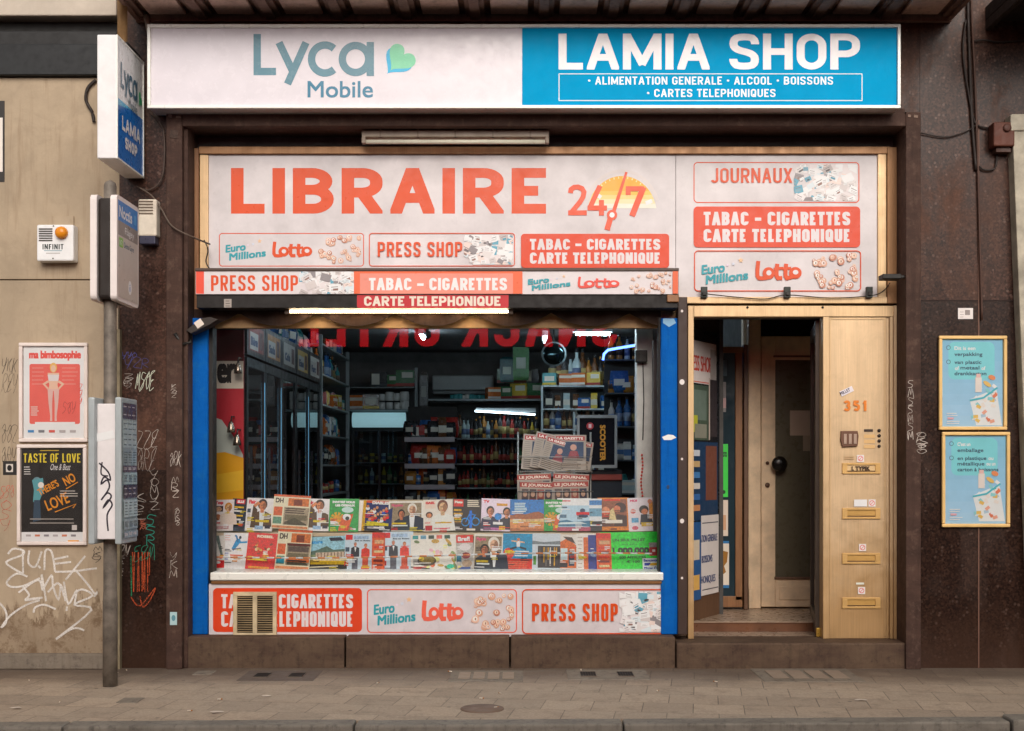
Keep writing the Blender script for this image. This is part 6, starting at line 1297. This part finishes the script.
def item(kind, colr, x, yy, z, where, s=1.0, rz=0):
    m, _ = proto(kind, colr); k = (kind, colr)
    nm = {'bottle': 'drink_bottle', 'can': 'drink_can', 'carton': 'juice_carton', 'packet': 'snack_packet', 'box': 'goods_box', 'roll': 'paper_roll'}[kind]
    if k not in DONE: o = m.build(nm, local=True, loc=(0, 0, 0)); DONE[k] = o
    else: o = DONE[k].copy(); col.objects.link(o)
    o.location = (x, yy, z); o.scale = (s, s, s); o.rotation_euler = (0, 0, rz)
    tag(o, f'{colr} {nm.split("_")[0]} {nm.split("_")[1]} {where}', nm.split('_')[1], f'{colr} {kind}s {where}')
def row(kind, cols, x0, x1, yy, z, n, where, s=1.0, seed=0, axis='x'):
    r = random.Random(seed)
    for i in range(n):
        a = x0+(x1-x0)*(i+.5)/n; kd_ = kind
        if kind in ('box', 'carton', 'packet') and n > 4 and r.random() < .4: kd_ = r.choice(['carton', 'can', 'box', 'packet'])
        if axis == 'x': item(kd_, r.choice(cols), a, yy+r.uniform(-.02, .02), z, where, s*r.uniform(.78, 1.16), r.uniform(-.35, .35))
        else: item(kd_, r.choice(cols), yy+r.uniform(-.02, .02), a, z, where, s*r.uniform(.78, 1.16), math.pi/2+r.uniform(-.35, .35))
# fridges along the left wall
ncoo = 5; fy0, flen = 1.02, .72
HC = ['8a3a30', 'b87a38', 'b0a8a0', 'c8a040', 'c8c4bc']
def fridge_parts(root):
    xf = -2.21; y0_, y1_ = 0, flen-.01
    m = MB(); m.box(-2.88, -2.85, y0_, y1_, FL, 2.33, FRIDGE); m.box(-2.85, xf-.04, y0_, y0_+.03, FL, 2.33, FRIDGE); m.box(-2.85, xf-.04, y1_-.03, y1_, FL, 2.33, FRIDGE); m.box(-2.85, xf-.04, y0_+.03, y1_-.03, FL, FL+.15, FRIDGE); m.box(-2.85, xf-.04, y0_+.03, y1_-.03, 2.28, 2.33, FRIDGE); m.build('cabinet', root, local=True)
    m = MB(); m.box(-2.88, xf, y0_, y1_, 2.335, 2.62, FRIDGE); m.build('header', root, local=True)
    m = MB()
    for a, b, c_, d in ((y0_, y0_+.05, FL+.12, 2.31), (y1_-.05, y1_, FL+.12, 2.31), (y0_+.05, y1_-.05, FL+.12, FL+.2), (y0_+.05, y1_-.05, 2.24, 2.31)): m.box(xf-.035, xf, a, b, c_, d, FRIDGE)
    dr = m.build('door', root, local=True)
    m = MB(); m.box(xf-.02, xf-.012, y0_+.05, y1_-.05, FL+.2, 2.24, FGLASS); m.build('glass', dr, local=True)
    m = MB(); m.box(xf+.005, xf+.025, y0_+.06, y0_+.08, 1.1, 1.6, flat('34363a', .3, .6)); m.build('handle', dr, local=True)
    m = MB()
    for k in range(5): m.box(-2.84, xf-.08, y0_+.03, y1_-.03, .5+k*.36, .512+k*.36, SHELF)
    m.build('shelf', root, local=True)
    m = MB(); m.box(xf+.001, xf+.003, y1_-.042, y1_-.034, .5, 2.15, emit((130, 205, 245), .6)); m.build('light_strip', root, local=True)
words_ = ['first', 'second', 'third', 'fourth', 'fifth', 'sixth', 'seventh', 'eighth']
fr0 = None
for k in range(ncoo):
    lab = f'{words_[k]} tall black drinks fridge from the window along the left wall'
    if k == 0: fr0 = empty('drinks_fridge', (0, 0, 0), lab, 'fridge', 'fridges along the left wall'); fridge_parts(fr0); o = fr0
    else:
        o = fr0.copy(); col.objects.link(o); tag(o, lab)
        for ch in list(fr0.children):
            if ch.name.startswith('light_strip') and k in (2, 4): continue
            c2 = ch.copy(); col.objects.link(c2); c2.parent = o
            for g2 in ch.children: d2_ = g2.copy(); col.objects.link(d2_); d2_.parent = c2
    o.location = (0, fy0+k*flen, 0)
    c = Canvas(lambda a, b, d, k=k: (-2.21+.001+d, fy0+k*flen+.04+a/100*(flen-.1), 2.6-b/100*.24), eps=.0005); c.rect(0, 0, 100, 100, '3a2420'); c.rect(6, 8, 94, 92, HC[k]); c.rect(10, 30, 60, 88, 'b8b0a8'); c.text(['Bière', 'Soda', 'Cola', 'Eau', 'Fort'][k], 14, 56, 45, 75, '2a3a60', bold=2); c.rect(66, 20, 88, 80, '5a2a24')
    bo = c.build('advert_card'); tag(bo, f'advert card on the header of the {words_[k]} fridge from the window', 'card')
    for sh in range(5): row('bottle' if sh % 2 else 'can', ['green', 'red', 'blue', 'amber', 'clear', 'yellow', 'orange'], fy0+k*flen+.06, fy0+k*flen+flen-.1, -2.36, .513+sh*.36, 5, f'in the {words_[k]} fridge from the window, shelf {words_[sh]} from its floor', 1.0, 100+k*10+sh, 'y')
row('packet', ['clear', 'blue', 'white', 'teal'], 1.05, 4.5, -2.36, 2.622, 16, 'on top of the fridges', 1.15, 5, 'y')
# shelves behind the fridges on the left wall
LS = empty('grocery_shelf', (-2.4, 5.75, FL), 'tall grey shelf unit of groceries beyond the fridges', 'shelf')
m = MB(); ya, yb2 = 4.7, 6.75
for k in range(8): m.box(-2.75, -2.2, ya, yb2, .45+k*.33, .47+k*.33, SHELF)
m.build('shelf_board', LS, .002)
m = MB(); m.box(-2.24, -2.2, ya-.04, ya, FL, CE-.05, SHELF); m.box(-2.24, -2.2, yb2, yb2+.04, FL, CE-.05, SHELF); m.box(-2.78, -2.755, ya, yb2, FL, CE-.05, flat('5a5c5c', .6)); m.build('upright', LS)
for k in range(8): row(['box', 'carton', 'can', 'packet', 'carton', 'box', 'bottle', 'carton'][k], ['white', 'blue', 'orange', 'red', 'yellow', 'teal', 'dark', 'brown'], ya+.05, yb2-.05, -2.33, .471+k*.33, [9, 14, 18, 9, 14, 9, 15, 12][k], f'on the tall grey shelf beyond the fridges, {words_[k]} board up', 1.0, 200+k, 'y')
# back wall: double fridge with a lit header
yB = 6.9
BF = empty('back_fridge', (X(378, yB), yB, FL), 'double door fridge with a glowing pale header on the back wall', 'fridge')
x0, x1 = X(352, yB), X(407, yB)
m = MB(); m.box(x0, x1, yB+.42, yB+.45, FL, Z(430, yB), FRIDGE); m.box(x0, x0+.03, yB+.02, yB+.42, FL, Z(430, yB), FRIDGE); m.box(x1-.03, x1, yB+.02, yB+.42, FL, Z(430, yB), FRIDGE); m.box(x0+.03, x1-.03, yB+.02, yB+.42, Z(431, yB), Z(429.5, yB), FRIDGE); m.build('cabinet', BF)
MB().tube([(x0+.01, yB, Z(420, yB)), (x1-.02, yB, Z(420, yB))], .095, emit((176, 226, 236), .38), 18).build('lit_header', BF)
m = MB()
for a in (x0, (x0+x1)/2-.015, x1-.03): m.box(a, a+.03, yB-.01, yB+.018, FL, Z(430, yB), FRIDGE)
m.build('door_frame', BF)
m = MB()
for k in range(5): m.box(x0+.03, x1-.03, yB+.06, yB+.4, .4+k*.27, .41+k*.27, SHELF)
m.build('shelf', BF)
for k in range(5): row('bottle' if k % 2 else 'can', ['brown', 'amber', 'green', 'clear', 'yellow'], x0+.05, x1-.05, yB+.14, .411+k*.27, 8, f'in the double fridge at the back, shelf {words_[k]} from its floor', .8, 300+k)
MB().box(x0+.03, x1-.03, yB-.004, yB, FL+.1, Z(431, yB), FGLASS).build('door_glass', BF)
TS = empty('top_shelf', (X(385, yB), yB, Z(412, yB)), 'dark shelf of packs above the glowing fridge header', 'shelf')
box('shelf_board', TS, X(350, yB), X(418, yB), yB-.05, yB+.4, Z(411, yB), Z(409.5, yB), SHELF); box('upright', TS, X(415, yB), X(418, yB), yB-.05, yB-.02, Z(411, yB), Z(368, yB), SHELF); box('upper_board', TS, X(350, yB), X(415, yB), yB, yB+.4, Z(388, yB), Z(387, yB), SHELF)
row('box', ['orange', 'brown'], X(353, yB), X(376, yB), yB+.05, Z(409, yB), 2, 'on the shelf above the glowing fridge header', 1.3, 310)
row('roll', ['white'], X(378, yB), X(408, yB), yB+.04, Z(409, yB), 4, 'on the shelf above the glowing fridge header, lower layer', 1.0, 311); row('roll', ['white'], X(378, yB), X(408, yB), yB+.04, Z(409, yB)+.106, 4, 'on the shelf above the glowing fridge header, upper layer', 1.0, 312)
row('box', ['green', 'yellow', 'dark'], X(372, yB), X(412, yB), yB+.1, Z(386.5, yB), 3, 'on the top board above the paper rolls', 1.2, 313)
# snack rack
SR = empty('snack_rack', (X(430, 6.3), 6.3, FL), 'four tier snack rack with pale shelf edges at the back', 'rack')
yq = 6.3; x0, x1 = X(405, yq), X(455, yq)
for k, py in enumerate((437.5, 464, 485, 507)):
    box('shelf', SR, x0, x1, yq-.06, yq+.4, Z(py, yq)-.004, Z(py, yq)+.002, SHELF); box('price_rail', SR, x0, x1, yq-.075, yq-.06, Z(py, yq)-.055, Z(py, yq)+.005, flat('a89c9c', .5))
    row('packet', ['orange', 'brown', 'blue', 'dark', 'red', 'dark', 'amber'], x0+.02, x1-.02, yq+.02, Z(py, yq)+.003, 6, f'on the snack rack, {words_[k]} tier from the top', .95, 320+k); row('packet', ['orange', 'blue', 'dark', 'red', 'brown'], x0+.02, x1-.02, yq+.14, Z(py, yq)+.003, 6, f'at the back of the snack rack, {words_[k]} tier from the top', 1.05, 330+k)
box('back_panel', SR, x0, x1, yq+.4, yq+.42, FL, Z(405, yq), flat('2a2624', .7)); 
# bottle shelves
BSH = empty('bottle_shelf', (X(493, yB), yB, FL), 'wide black shelf unit of spirit bottles on the back wall', 'shelf')
x0, x1 = X(456, yB), X(540, yB)
for k, py in enumerate((438, 463.5, 487.5, 512)):
    box('shelf', BSH, x0, x1, yB-.03, yB+.35, Z(py, yB)-.02, Z(py, yB), SHELF)
    row('bottle', ['dark', 'blue', 'amber', 'dark', 'yellow', 'red', 'brown', 'black', 'clear', 'black'] if k == 0 else ['red', 'brown', 'green', 'dark', 'black', 'black'], x0+.02, x1-.02, yB+.05, Z(py, yB)+.001, 20, f'on the wide spirit shelf, {words_[k]} board from the top', 1.0 if k < 2 else .8, 340+k)
box('back_panel', BSH, x0, x1, yB+.35, yB+.37, FL, Z(402, yB), flat('2a2826', .7)); box('top_board', BSH, X(428, yB), X(541, yB), yB-.05, yB+.35, Z(401, yB), Z(399, yB), SHELF)
o = empty('shelf_lamp', (X(516, yB), yB-.1, Z(412, yB)), 'lit slanting tube lamp above the spirit bottles', 'lamp'); MB().tube([(X(475, yB-.1), yB-.1, Z(411, yB-.1)), (X(535, yB-.1), yB-.1, Z(414.5, yB-.1))], .011, emit((214, 240, 255), 8), 8).build('tube', o); box('housing', o, X(476, yB), X(536, yB), yB-.08, yB-.03, Z(412, yB)-.005, Z(408, yB), SHELF)
AC = empty('air_conditioner', (X(461, yB), yB, Z(391, yB)), 'grey wall air conditioner above the spirit shelf', 'air conditioner'); box('housing', AC, X(431, yB), X(493, yB), yB+.2, yB+.45, Z(389.5, yB), Z(374, yB), flat('8e8e8a', .4), .02); box('flap', AC, X(432, yB), X(492, yB), yB+.19, yB+.3, Z(393, yB), Z(390, yB), flat('6a6a68', .5), .005)
row('roll', ['white', 'teal'], X(450, yB), X(485, yB), yB+.04, Z(399, yB), 9, 'lined up on the board under the air conditioner', .55, 350)
row('box', ['green', 'dark', 'green'], X(500, yB), X(538, yB), yB+.1, Z(383, yB), 3, 'stacked high right of the air conditioner', 1.35, 351); row('box', ['green', 'orange', 'yellow'], X(486, yB), X(541, yB), yB+.05, Z(399, yB)+.002, 4, 'on the board right of the air conditioner', 1.2, 352)
for i, (px0, px1, py0, py1, yy, k, lab) in enumerate(((513, 529, 343, 380, 6.7, '3f8a3c', 'tall green wrapped pack standing above the boxes beside the air conditioner'), (500, 514, 357, 382, 6.75, '2a5a5c', 'dark teal wrapped pack beside the tall green one'), (420, 428, 372, 408, 6.8, '5a5450', 'grey cardboard tube leaning beside the white paper rolls'))):
    m = MB(); w_ = (X(px1, yy)-X(px0, yy))/2; xc_ = (X(px1, yy)+X(px0, yy))/2; z0_, z1_ = Z(py1, yy), Z(py0, yy)
    v = [];
    for t, a in ((0, .9), (.08, 1), (.9, 1), (1, .6)): v += [(xc_-w_*a, yy-.05*a, z0_+(z1_-z0_)*t), (xc_+w_*a, yy-.05*a, z0_+(z1_-z0_)*t), (xc_+w_*a, yy+.05*a, z0_+(z1_-z0_)*t), (xc_-w_*a, yy+.05*a, z0_+(z1_-z0_)*t)]
    f = [(0, 3, 2, 1), (12, 13, 14, 15)]
    for q in range(3): f += [(q*4+j, q*4+(j+1) % 4, q*4+4+(j+1) % 4, q*4+4+j) for j in range(4)]
    m.add(v, f, flat(k, .3, var=.3, vs=20)); m.box(xc_-w_*.6, xc_+w_*.6, yy-.0535, yy-.0505, z0_+(z1_-z0_)*.3, z0_+(z1_-z0_)*.6, flat('c8d0c0' if i < 2 else '7a746c', .4)); tag(m.build('wrapped_pack'), lab, 'pack')
# right: white shelf unit
yC = 5.2
WS = empty('white_shelf', (X(575, yC), yC, FL), 'white framed shelf unit right of the spirit bottles', 'shelf')
x0, x1 = X(541, yC), X(611, yC); wm = flat('c0c8c8', .5)
for py in (385.5, 408.5, 429, 450, 475): box('shelf', WS, x0, x1, yC-.02, yC+.35, Z(py, yC)-.018, Z(py, yC), wm)
for px in (541, 573, 609): box('upright', WS, X(px, yC), X(px+2, yC), yC-.025, yC+.0, FL, Z(385.5, yC) - (.3 if px == 573 else 0), wm)
box('back_panel', WS, x0, x1, yC+.35, yC+.37, FL, Z(385, yC), flat('4a5254', .6))
for k, (py, kd, n) in enumerate(((408.5, 'carton', 7), (429, 'bottle', 11), (450, 'can', 10), (475, 'box', 5))): row(kd, ['white', 'blue', 'dark', 'brown', 'brown', 'yellow', 'clear'], x0+.03, x1-.03, yC+.08, Z(py, yC)+.001, n, f'on the white framed shelf, {words_[k]} board from the top', .85, 360+k)
row('box', ['orange', 'orange', 'teal', 'yellow'], x0+.02, x1-.1, yC+.05, Z(385, yC), 4, 'on top of the white framed shelf', .85, 365); row('bottle', ['dark', 'clear', 'amber', 'brown'], x0+.1, x1, yC+.2, Z(385, yC)+.02, 10, 'behind the boxes on top of the white framed shelf', 1.3, 366)
o = empty('round_mirror', (X(554, 4.6), 4.6, Z(365, 4.6)), 'round dark convex mirror hanging above the orange boxes', 'mirror')
MB().lathe([(.12, .0), (.115, -.02), (.08, -.04), (.03, -.05)], (X(554, 4.6), 4.6, Z(354, 4.6)), flat('2a3a3c', .08, .9, var=0), 125, 'y').build('mirror_face', o); MB().lathe([(.128, .02), (.135, -.005), (.122, -.012)], (X(554, 4.6), 4.6, Z(354, 4.6)), flat('7a8a8c', .4), 125, 'y').build('rim', o); MB().tube([(X(554, 4.6), 4.62, Z(354, 4.6)), (X(554, 4.6), 4.62, CE)], .008, BLACKM, 6).build('rod', o)
# right-hand hanging stock and counter front
yD = 3.4
RS = empty('tobacco_shelf', (X(618, yD), yD, FL), 'dark shelf unit of bottles and packets behind the counter at the right', 'shelf')
x0, x1 = X(606, yD), X(650, yD)
for k in range(7): box('shelf', RS, x0, x1, yD, yD+.3, .5+k*.33, .515+k*.33, flat('4a5054', .5)); row(['bottle', 'box', 'packet', 'carton', 'bottle', 'packet', 'bottle'][k], ['clear', 'blue', 'white', 'dark', 'teal', 'amber'], x0+.02, x1-.02, yD+.1, .516+k*.33, 5, f'on the dark shelf behind the counter, {words_[k]} board up', .95, 370+k)
box('side_panel', RS, x1-.05, x1, yD-.05, yD+.3, FL, 2.5, WOODD); box('back_panel', RS, x0, x1-.05, yD+.3, yD+.32, FL, 2.75, flat('23282c', .6))
m = MB(); pts = [(X(a, 3.2), 3.2, Z(b, 3.2)) for a, b in ((603, 360), (604, 354), (608, 350), (616, 348.5), (625, 347), (634, 345.5), (642, 345))]; m.tube(pts, .012, emit((90, 130, 255), 5), 8); tag(m.build('neon_rope'), 'glowing blue rope light curling above the counter shelf', 'rope light')
PB = empty('black_poster', (X(597, 1.9), 1.9, Z(468, 1.9)), 'grey framed black poster with vertical orange lettering behind the newspapers', 'poster'); y = 1.9
m = MB()
for a, b, c_, d in ((577, 415, 617, 418), (577, 465, 617, 468), (577, 418, 579.5, 465), (614.5, 418, 617, 465)): m.box(X(a, y), X(c_, y), y-.02, y, Z(d, y), Z(b, y), flat('8a8c8c', .5))
m.build('frame', PB); c = wall_canvas(y-.004); c.box(X(578, y), X(616, y), y-.004, y+.006, Z(467, y), Z(416, y), flat('0a0c14', .5, spec=.1)); c.text('SCOOTER', 600, 636, 420, 425.5, 'c88a2a', rot=90, bold=.3); c.ell(590, 426, 3.6, 3.6, 'b03038'); c.rect(588.6, 424, 591.4, 428, 'e0c8c8'); c.build('print', PB)
m = MB(); m.box(X(583, 2.2), X(620, 2.2), 1.95, 2.5, FL, Z(470, 2.2), flat('20242c', .6)); m.box(X(583, 2.2), X(620, 2.2), 1.93, 1.949, Z(480, 2.2), Z(474, 2.2), flat('8a3a30', .5)); tag(m.build('shop_counter', None, .006), 'dark shop counter under the black poster', 'counter')
# newspaper rack
NR2 = empty('newspaper_rack', (X(555, 1.3), 1.3, FL), 'two tier wire newspaper rack behind the right half of the window', 'rack')
y = 1.3; m = MB(); wr = flat('8a8884', .4, .5)
for py, dy in ((471, 0), (505, -.15)):
    for q in (0, 14): m.tube([(X(518, y), y-.04+dy, Z(py-q, y)), (X(592, y), y-.04+dy, Z(py-q, y))], .004, wr, 6)
    m.box(X(518, y), X(592, y), y-.04+dy, y+.06+dy, Z(py, y)-.01, Z(py, y), wr)
for px in (518, 591): m.tube([(X(px, y), y+.06, FL), (X(px, y), y+.06, Z(432, y))], .008, wr, 6)
m.build('wire_frame', NR2)
def news(c, w, h, r, dark=False):
    c.rect(0, 0, w, h, '988a7e'); c.rect(w*.05, h*.04, w*.95, h*.16, 'a03a38'); c.text('LA GAZETTE', w*.1, w*.9, h*.065, h*.135, 'e0d4c8', bold=.15); c.rect(w*.3, h*.2, w*.92, h*.66, '3a4458'); c.ell(w*.6, h*.36, w*.1, h*.09, 'b88a78'); c.poly([(w*.42, h*.66), (w*.5, h*.46), (w*.72, h*.46), (w*.8, h*.66)], '8a4448'); c.lines(w*.06, h*.22, w*.26, h*.66, 9, '7a6e64', .5, r); c.lines(w*.06, h*.72, w*.94, h*.94, 5, '5a5048', .8, r)
def news2(c, w, h, r):
    c.rect(0, 0, w, h, '988a7e'); c.rect(w*.0, h*.04, w, h*.2, '9a4038'); c.text('LE JOURNAL', w*.06, w*.94, h*.08, h*.17, 'd8c8b8', bold=.15)
    for i in range(4): c.rect(w*(.06+.23*i), h*.26, w*(.26+.23*i), h*.8, ['5a4a48', '4a3a38', '8a4840', '3a3440'][i]); c.ell(w*(.16+.23*i), h*.42, w*.06, h*.1, 'b08a74'); c.rect(w*(.08+.23*i), h*.56, w*(.24+.23*i), h*.8, ['3a3a44', '6a3a38', '2a2a34', '5a4a40'][i])
NEWS = [(521, 434, 553, 470, 4, .02, 'tabloid at the left end of the upper newspaper tier', news), (529, 433, 561, 470, 12, 0, 'tilted tabloid second from the left in the upper newspaper tier', news), (537, 437, 565, 471, 17, -.02, 'tabloid with a blue picture tilted to the right in the upper newspaper tier', news), (554, 434, 586, 470, 1, -.01, 'upright tabloid with a wide dark picture in the upper newspaper tier', news), (565, 440, 590, 470, 8, .03, 'tabloid half hidden at the right end of the upper newspaper tier', news),
        (518, 473, 552, 503, -2, .02, 'newspaper with a red masthead at the back of the lower tier on the left', news2), (552, 473, 588, 503, 3, .02, 'newspaper with a red masthead at the back of the lower tier on the right', news2), (519, 481, 553, 512, 2, -.02, 'folded newspaper of four portraits at the front left of the lower tier', news2), (553, 480, 589, 512, -1, -.02, 'folded newspaper of four portraits at the front right of the lower tier', news2)]
for i, (x0, y0, x1, y1, tilt, dy, lab, fn) in enumerate(NEWS):
    yy = 1.3+dy-(.15 if y0 > 471 else 0)-.004*i; s = sc_at(yy); w, h = x1-x0, y1-y0
    c = Canvas(lambda a, b, d, w=w, h=h, s=s: ((a-w/2)/s, -d, (h-b)/s), eps=.00008, rough=.7); c.box(-w/2/s, w/2/s, 0, .004, 0, h/s, flat('a89a88', .8)); fn(c, w, h, random.Random(i))
    o = c.build('newspaper', local=True, loc=(0, 0, 0)); o.location = (X((x0+x1)/2, yy), yy, Z(y1, yy)); o.rotation_euler = (R(-10), R(tilt), 0); tag(o, lab, 'newspaper', 'newspapers on the wire rack')
# white column and shutter track beside the glass on the right
o = empty('window_column', (X(648, .6), .6, FL), 'white column with a grey shutter track inside the right end of the window', 'column')
box('shaft', o, X(636.5, .62), X(653, .62), .62, .78, FL, 2.9, flat('f2e4da', .5, var=.15), .006); box('shutter_track', o, X(653.3, .5), X(659.5, .5), .5, .6, FL, Z(340, .5), flat('5e5654', .5, .2), .004); box('speaker', o, X(636, .55), X(647.5, .55), .55, .615, Z(362, .55), Z(350, .55), BLACKM, .006)
m = MB(); rr_ = [(X(642+.8*math.sin(i*.6), .6), .61, Z(455+i*3.4, .6)) for i in range(14)]
m.tube([(X(643, .6), .612, Z(362, .6)), (X(644, .6), .612, Z(400, .6)), (X(643, .6), .612, Z(440, .6))], .004, BLACKM, 6); tag(m.build('speaker_wire'), 'thin black wire hanging down the white column', 'wire')
m = MB(); 
for q in rr_: m.lathe([(.004, -.009), (.009, 0), (.004, .009)], q, flat('d85a4a', .5), 8)
tag(m.build('bead_string'), 'red bead string hanging in front of the white column', 'bead string')
# beer poster inside the left end of the window
y = .78
c = wall_canvas(y-.004, eps=.0004); c.box(X(208, y), X(244, y), y-.004, y+.01, Z(512, y), Z(330, y), flat('7a1c20', .4))
c.rect(208, 330, 243.5, 361, '5a1a1c'); c.rect(208, 361, 243.5, 387, 'cfc4b4'); c.text('er', 217, 236, 363.5, 383, '1c1818', bold=1.2, cap=False); c.rect(208, 387, 243.5, 390, 'cfc4b4'); c.rect(208, 388.5, 243.5, 455, 'a82430'); c.poly([(208, 415), (222, 420), (236, 440), (243, 455), (243.5, 512), (208, 512)], 'b4bab2'); c.poly([(208, 454), (225, 452), (243.5, 458), (243.5, 512), (208, 512)], 'd89a18'); c.poly([(208, 476), (243.5, 470), (243.5, 490), (208, 494)], 'e0ae2c')
o = c.build('beer_poster'); tag(o, 'tall red and white beer poster with a golden glass inside the left window end', 'poster')
for (px, py, lab) in ((238, 369, 'small chrome spot lamp hanging over the white band of the beer poster'), (231, 428, 'upper small chrome spot lamp in front of the beer glass'), (237, 441, 'lower small chrome spot lamp in front of the beer glass')):
    yy = .66; o = empty('spot_lamp', (X(px, yy), yy, Z(py, yy)), lab, 'lamp'); MB().lathe([(.012, .05), (.02, .03), (.03, -.01), (.032, -.035), (.024, -.03)], (X(px, yy), yy, Z(py, yy)), flat('8a7c70', .25, .8), 14).build('shade', o); MB().tube([(X(px, yy), yy, Z(py, yy)+.05), (X(px, yy), yy+.02, Z(py, yy)+.09), (X(px, yy), y-.004, Z(py, yy)+.09)], .006, BLACKM, 6).build('bracket', o)

# ================================================================== STREET OPPOSITE (seen in the glass)
OB = empty('opposite_building', (0, -12.6, 0), 'grey building across the street with a lit red snack bar sign', 'building')
yo = -12.5
MB().box(-16, 16, yo-.4, yo, -.1, 4.9, m_plaster('grey_render', (.42, .38, .34), (.26, .22, .19))).build('wall', OB)
m = MB()
for i in (0, 1, 6, 7):
    for k in range(1): m.box(-14+i*3.2, -12.6+i*3.2, yo, yo+.03, 3.3, 4.4, flat('2c2c2e', .2))
m.build('window', OB)
m = MB(); m.box(-6, 5, yo, yo+.05, .1, 2.9, flat('1c1a1a', .3)); m.build('shop_front', OB)
m = MB()
for a, b in ((.45, .9), (-4.85, -4.15), (3.4, 4.4), (-9, -7)): m.box(a, b, yo, yo+.12, 0, 3.2, flat('f0ece6', .6))
m.build('pale_pilaster', OB)
sgn = MB().box(-4.4, 2.0, yo, yo+.08, 3.25, 4.45, flat('241c1c', .6)).build('sign_board', OB)
def so(a, b, d): return (-a, yo+.09+d, b)
c = Canvas(lambda a, b, d: (-a, yo+.085+d, -b), eps=.001); caps(c, 'SNACK GRYLL', -1.6, 3.95, -4.25, -3.52, emit((225, 20, 30), 6.5, 'lit_sign_red'), .15, .7); c.build('lettering', sgn)

# ================================================================== CAMERA, LIGHT, RENDER
cam = bpy.data.cameras.new('camera'); co = bpy.data.objects.new('camera', cam); col.objects.link(co)
co.location = (0, CY, CZ); co.rotation_euler = (R(90), 0, 0); cam.sensor_width = 36; cam.lens = 36*F/1024
cam.shift_x = -13/1024; cam.shift_y = 100.5/1024; cam.clip_end = 500; cam.clip_start = .05; sc.camera = co
EL, AZ = 30, 172
w = bpy.data.worlds.new('World'); sc.world = w; w.use_nodes = True; nt = w.node_tree; bg = nt.nodes['Background']
sky = nt.nodes.new('ShaderNodeTexSky'); sky.sky_type = 'NISHITA'; sky.sun_disc = False; sky.sun_elevation = R(EL); sky.sun_rotation = R(AZ); sky.dust_density = 3; sky.air_density = 1
hs = nt.nodes.new('ShaderNodeHueSaturation'); hs.inputs['Saturation'].default_value = .22
L(nt, sky.outputs[0], hs.inputs['Color']); L(nt, hs.outputs[0], bg.inputs[0]); bg.inputs[1].default_value = .12
sl = bpy.data.lights.new('sun', 'SUN'); sl.energy = 1.5; sl.angle = R(35); sl.color = (1, .87, .74)
so_ = bpy.data.objects.new('sun', sl); col.objects.link(so_)
d = Vector((math.sin(R(AZ))*math.cos(R(EL)), math.cos(R(AZ))*math.cos(R(EL)), math.sin(R(EL))))   # direction towards the sun
so_.rotation_euler = d.to_track_quat('Z', 'Y').to_euler(); so_.location = (0, -6, 12)
vs = sc.view_settings; vs.view_transform = 'Standard'; vs.look = 'None'; vs.gamma = 1; vs.exposure = 0.14; vs.use_curve_mapping = False
sc.render.engine = 'CYCLES'; cy = sc.cycles; cy.use_denoising = True; cy.max_bounces = 8; cy.transparent_max_bounces = 16; cy.sample_clamp_indirect = 4; cy.use_adaptive_sampling = True; cy.adaptive_threshold = .01
cy.caustics_reflective = False; cy.caustics_refractive = False
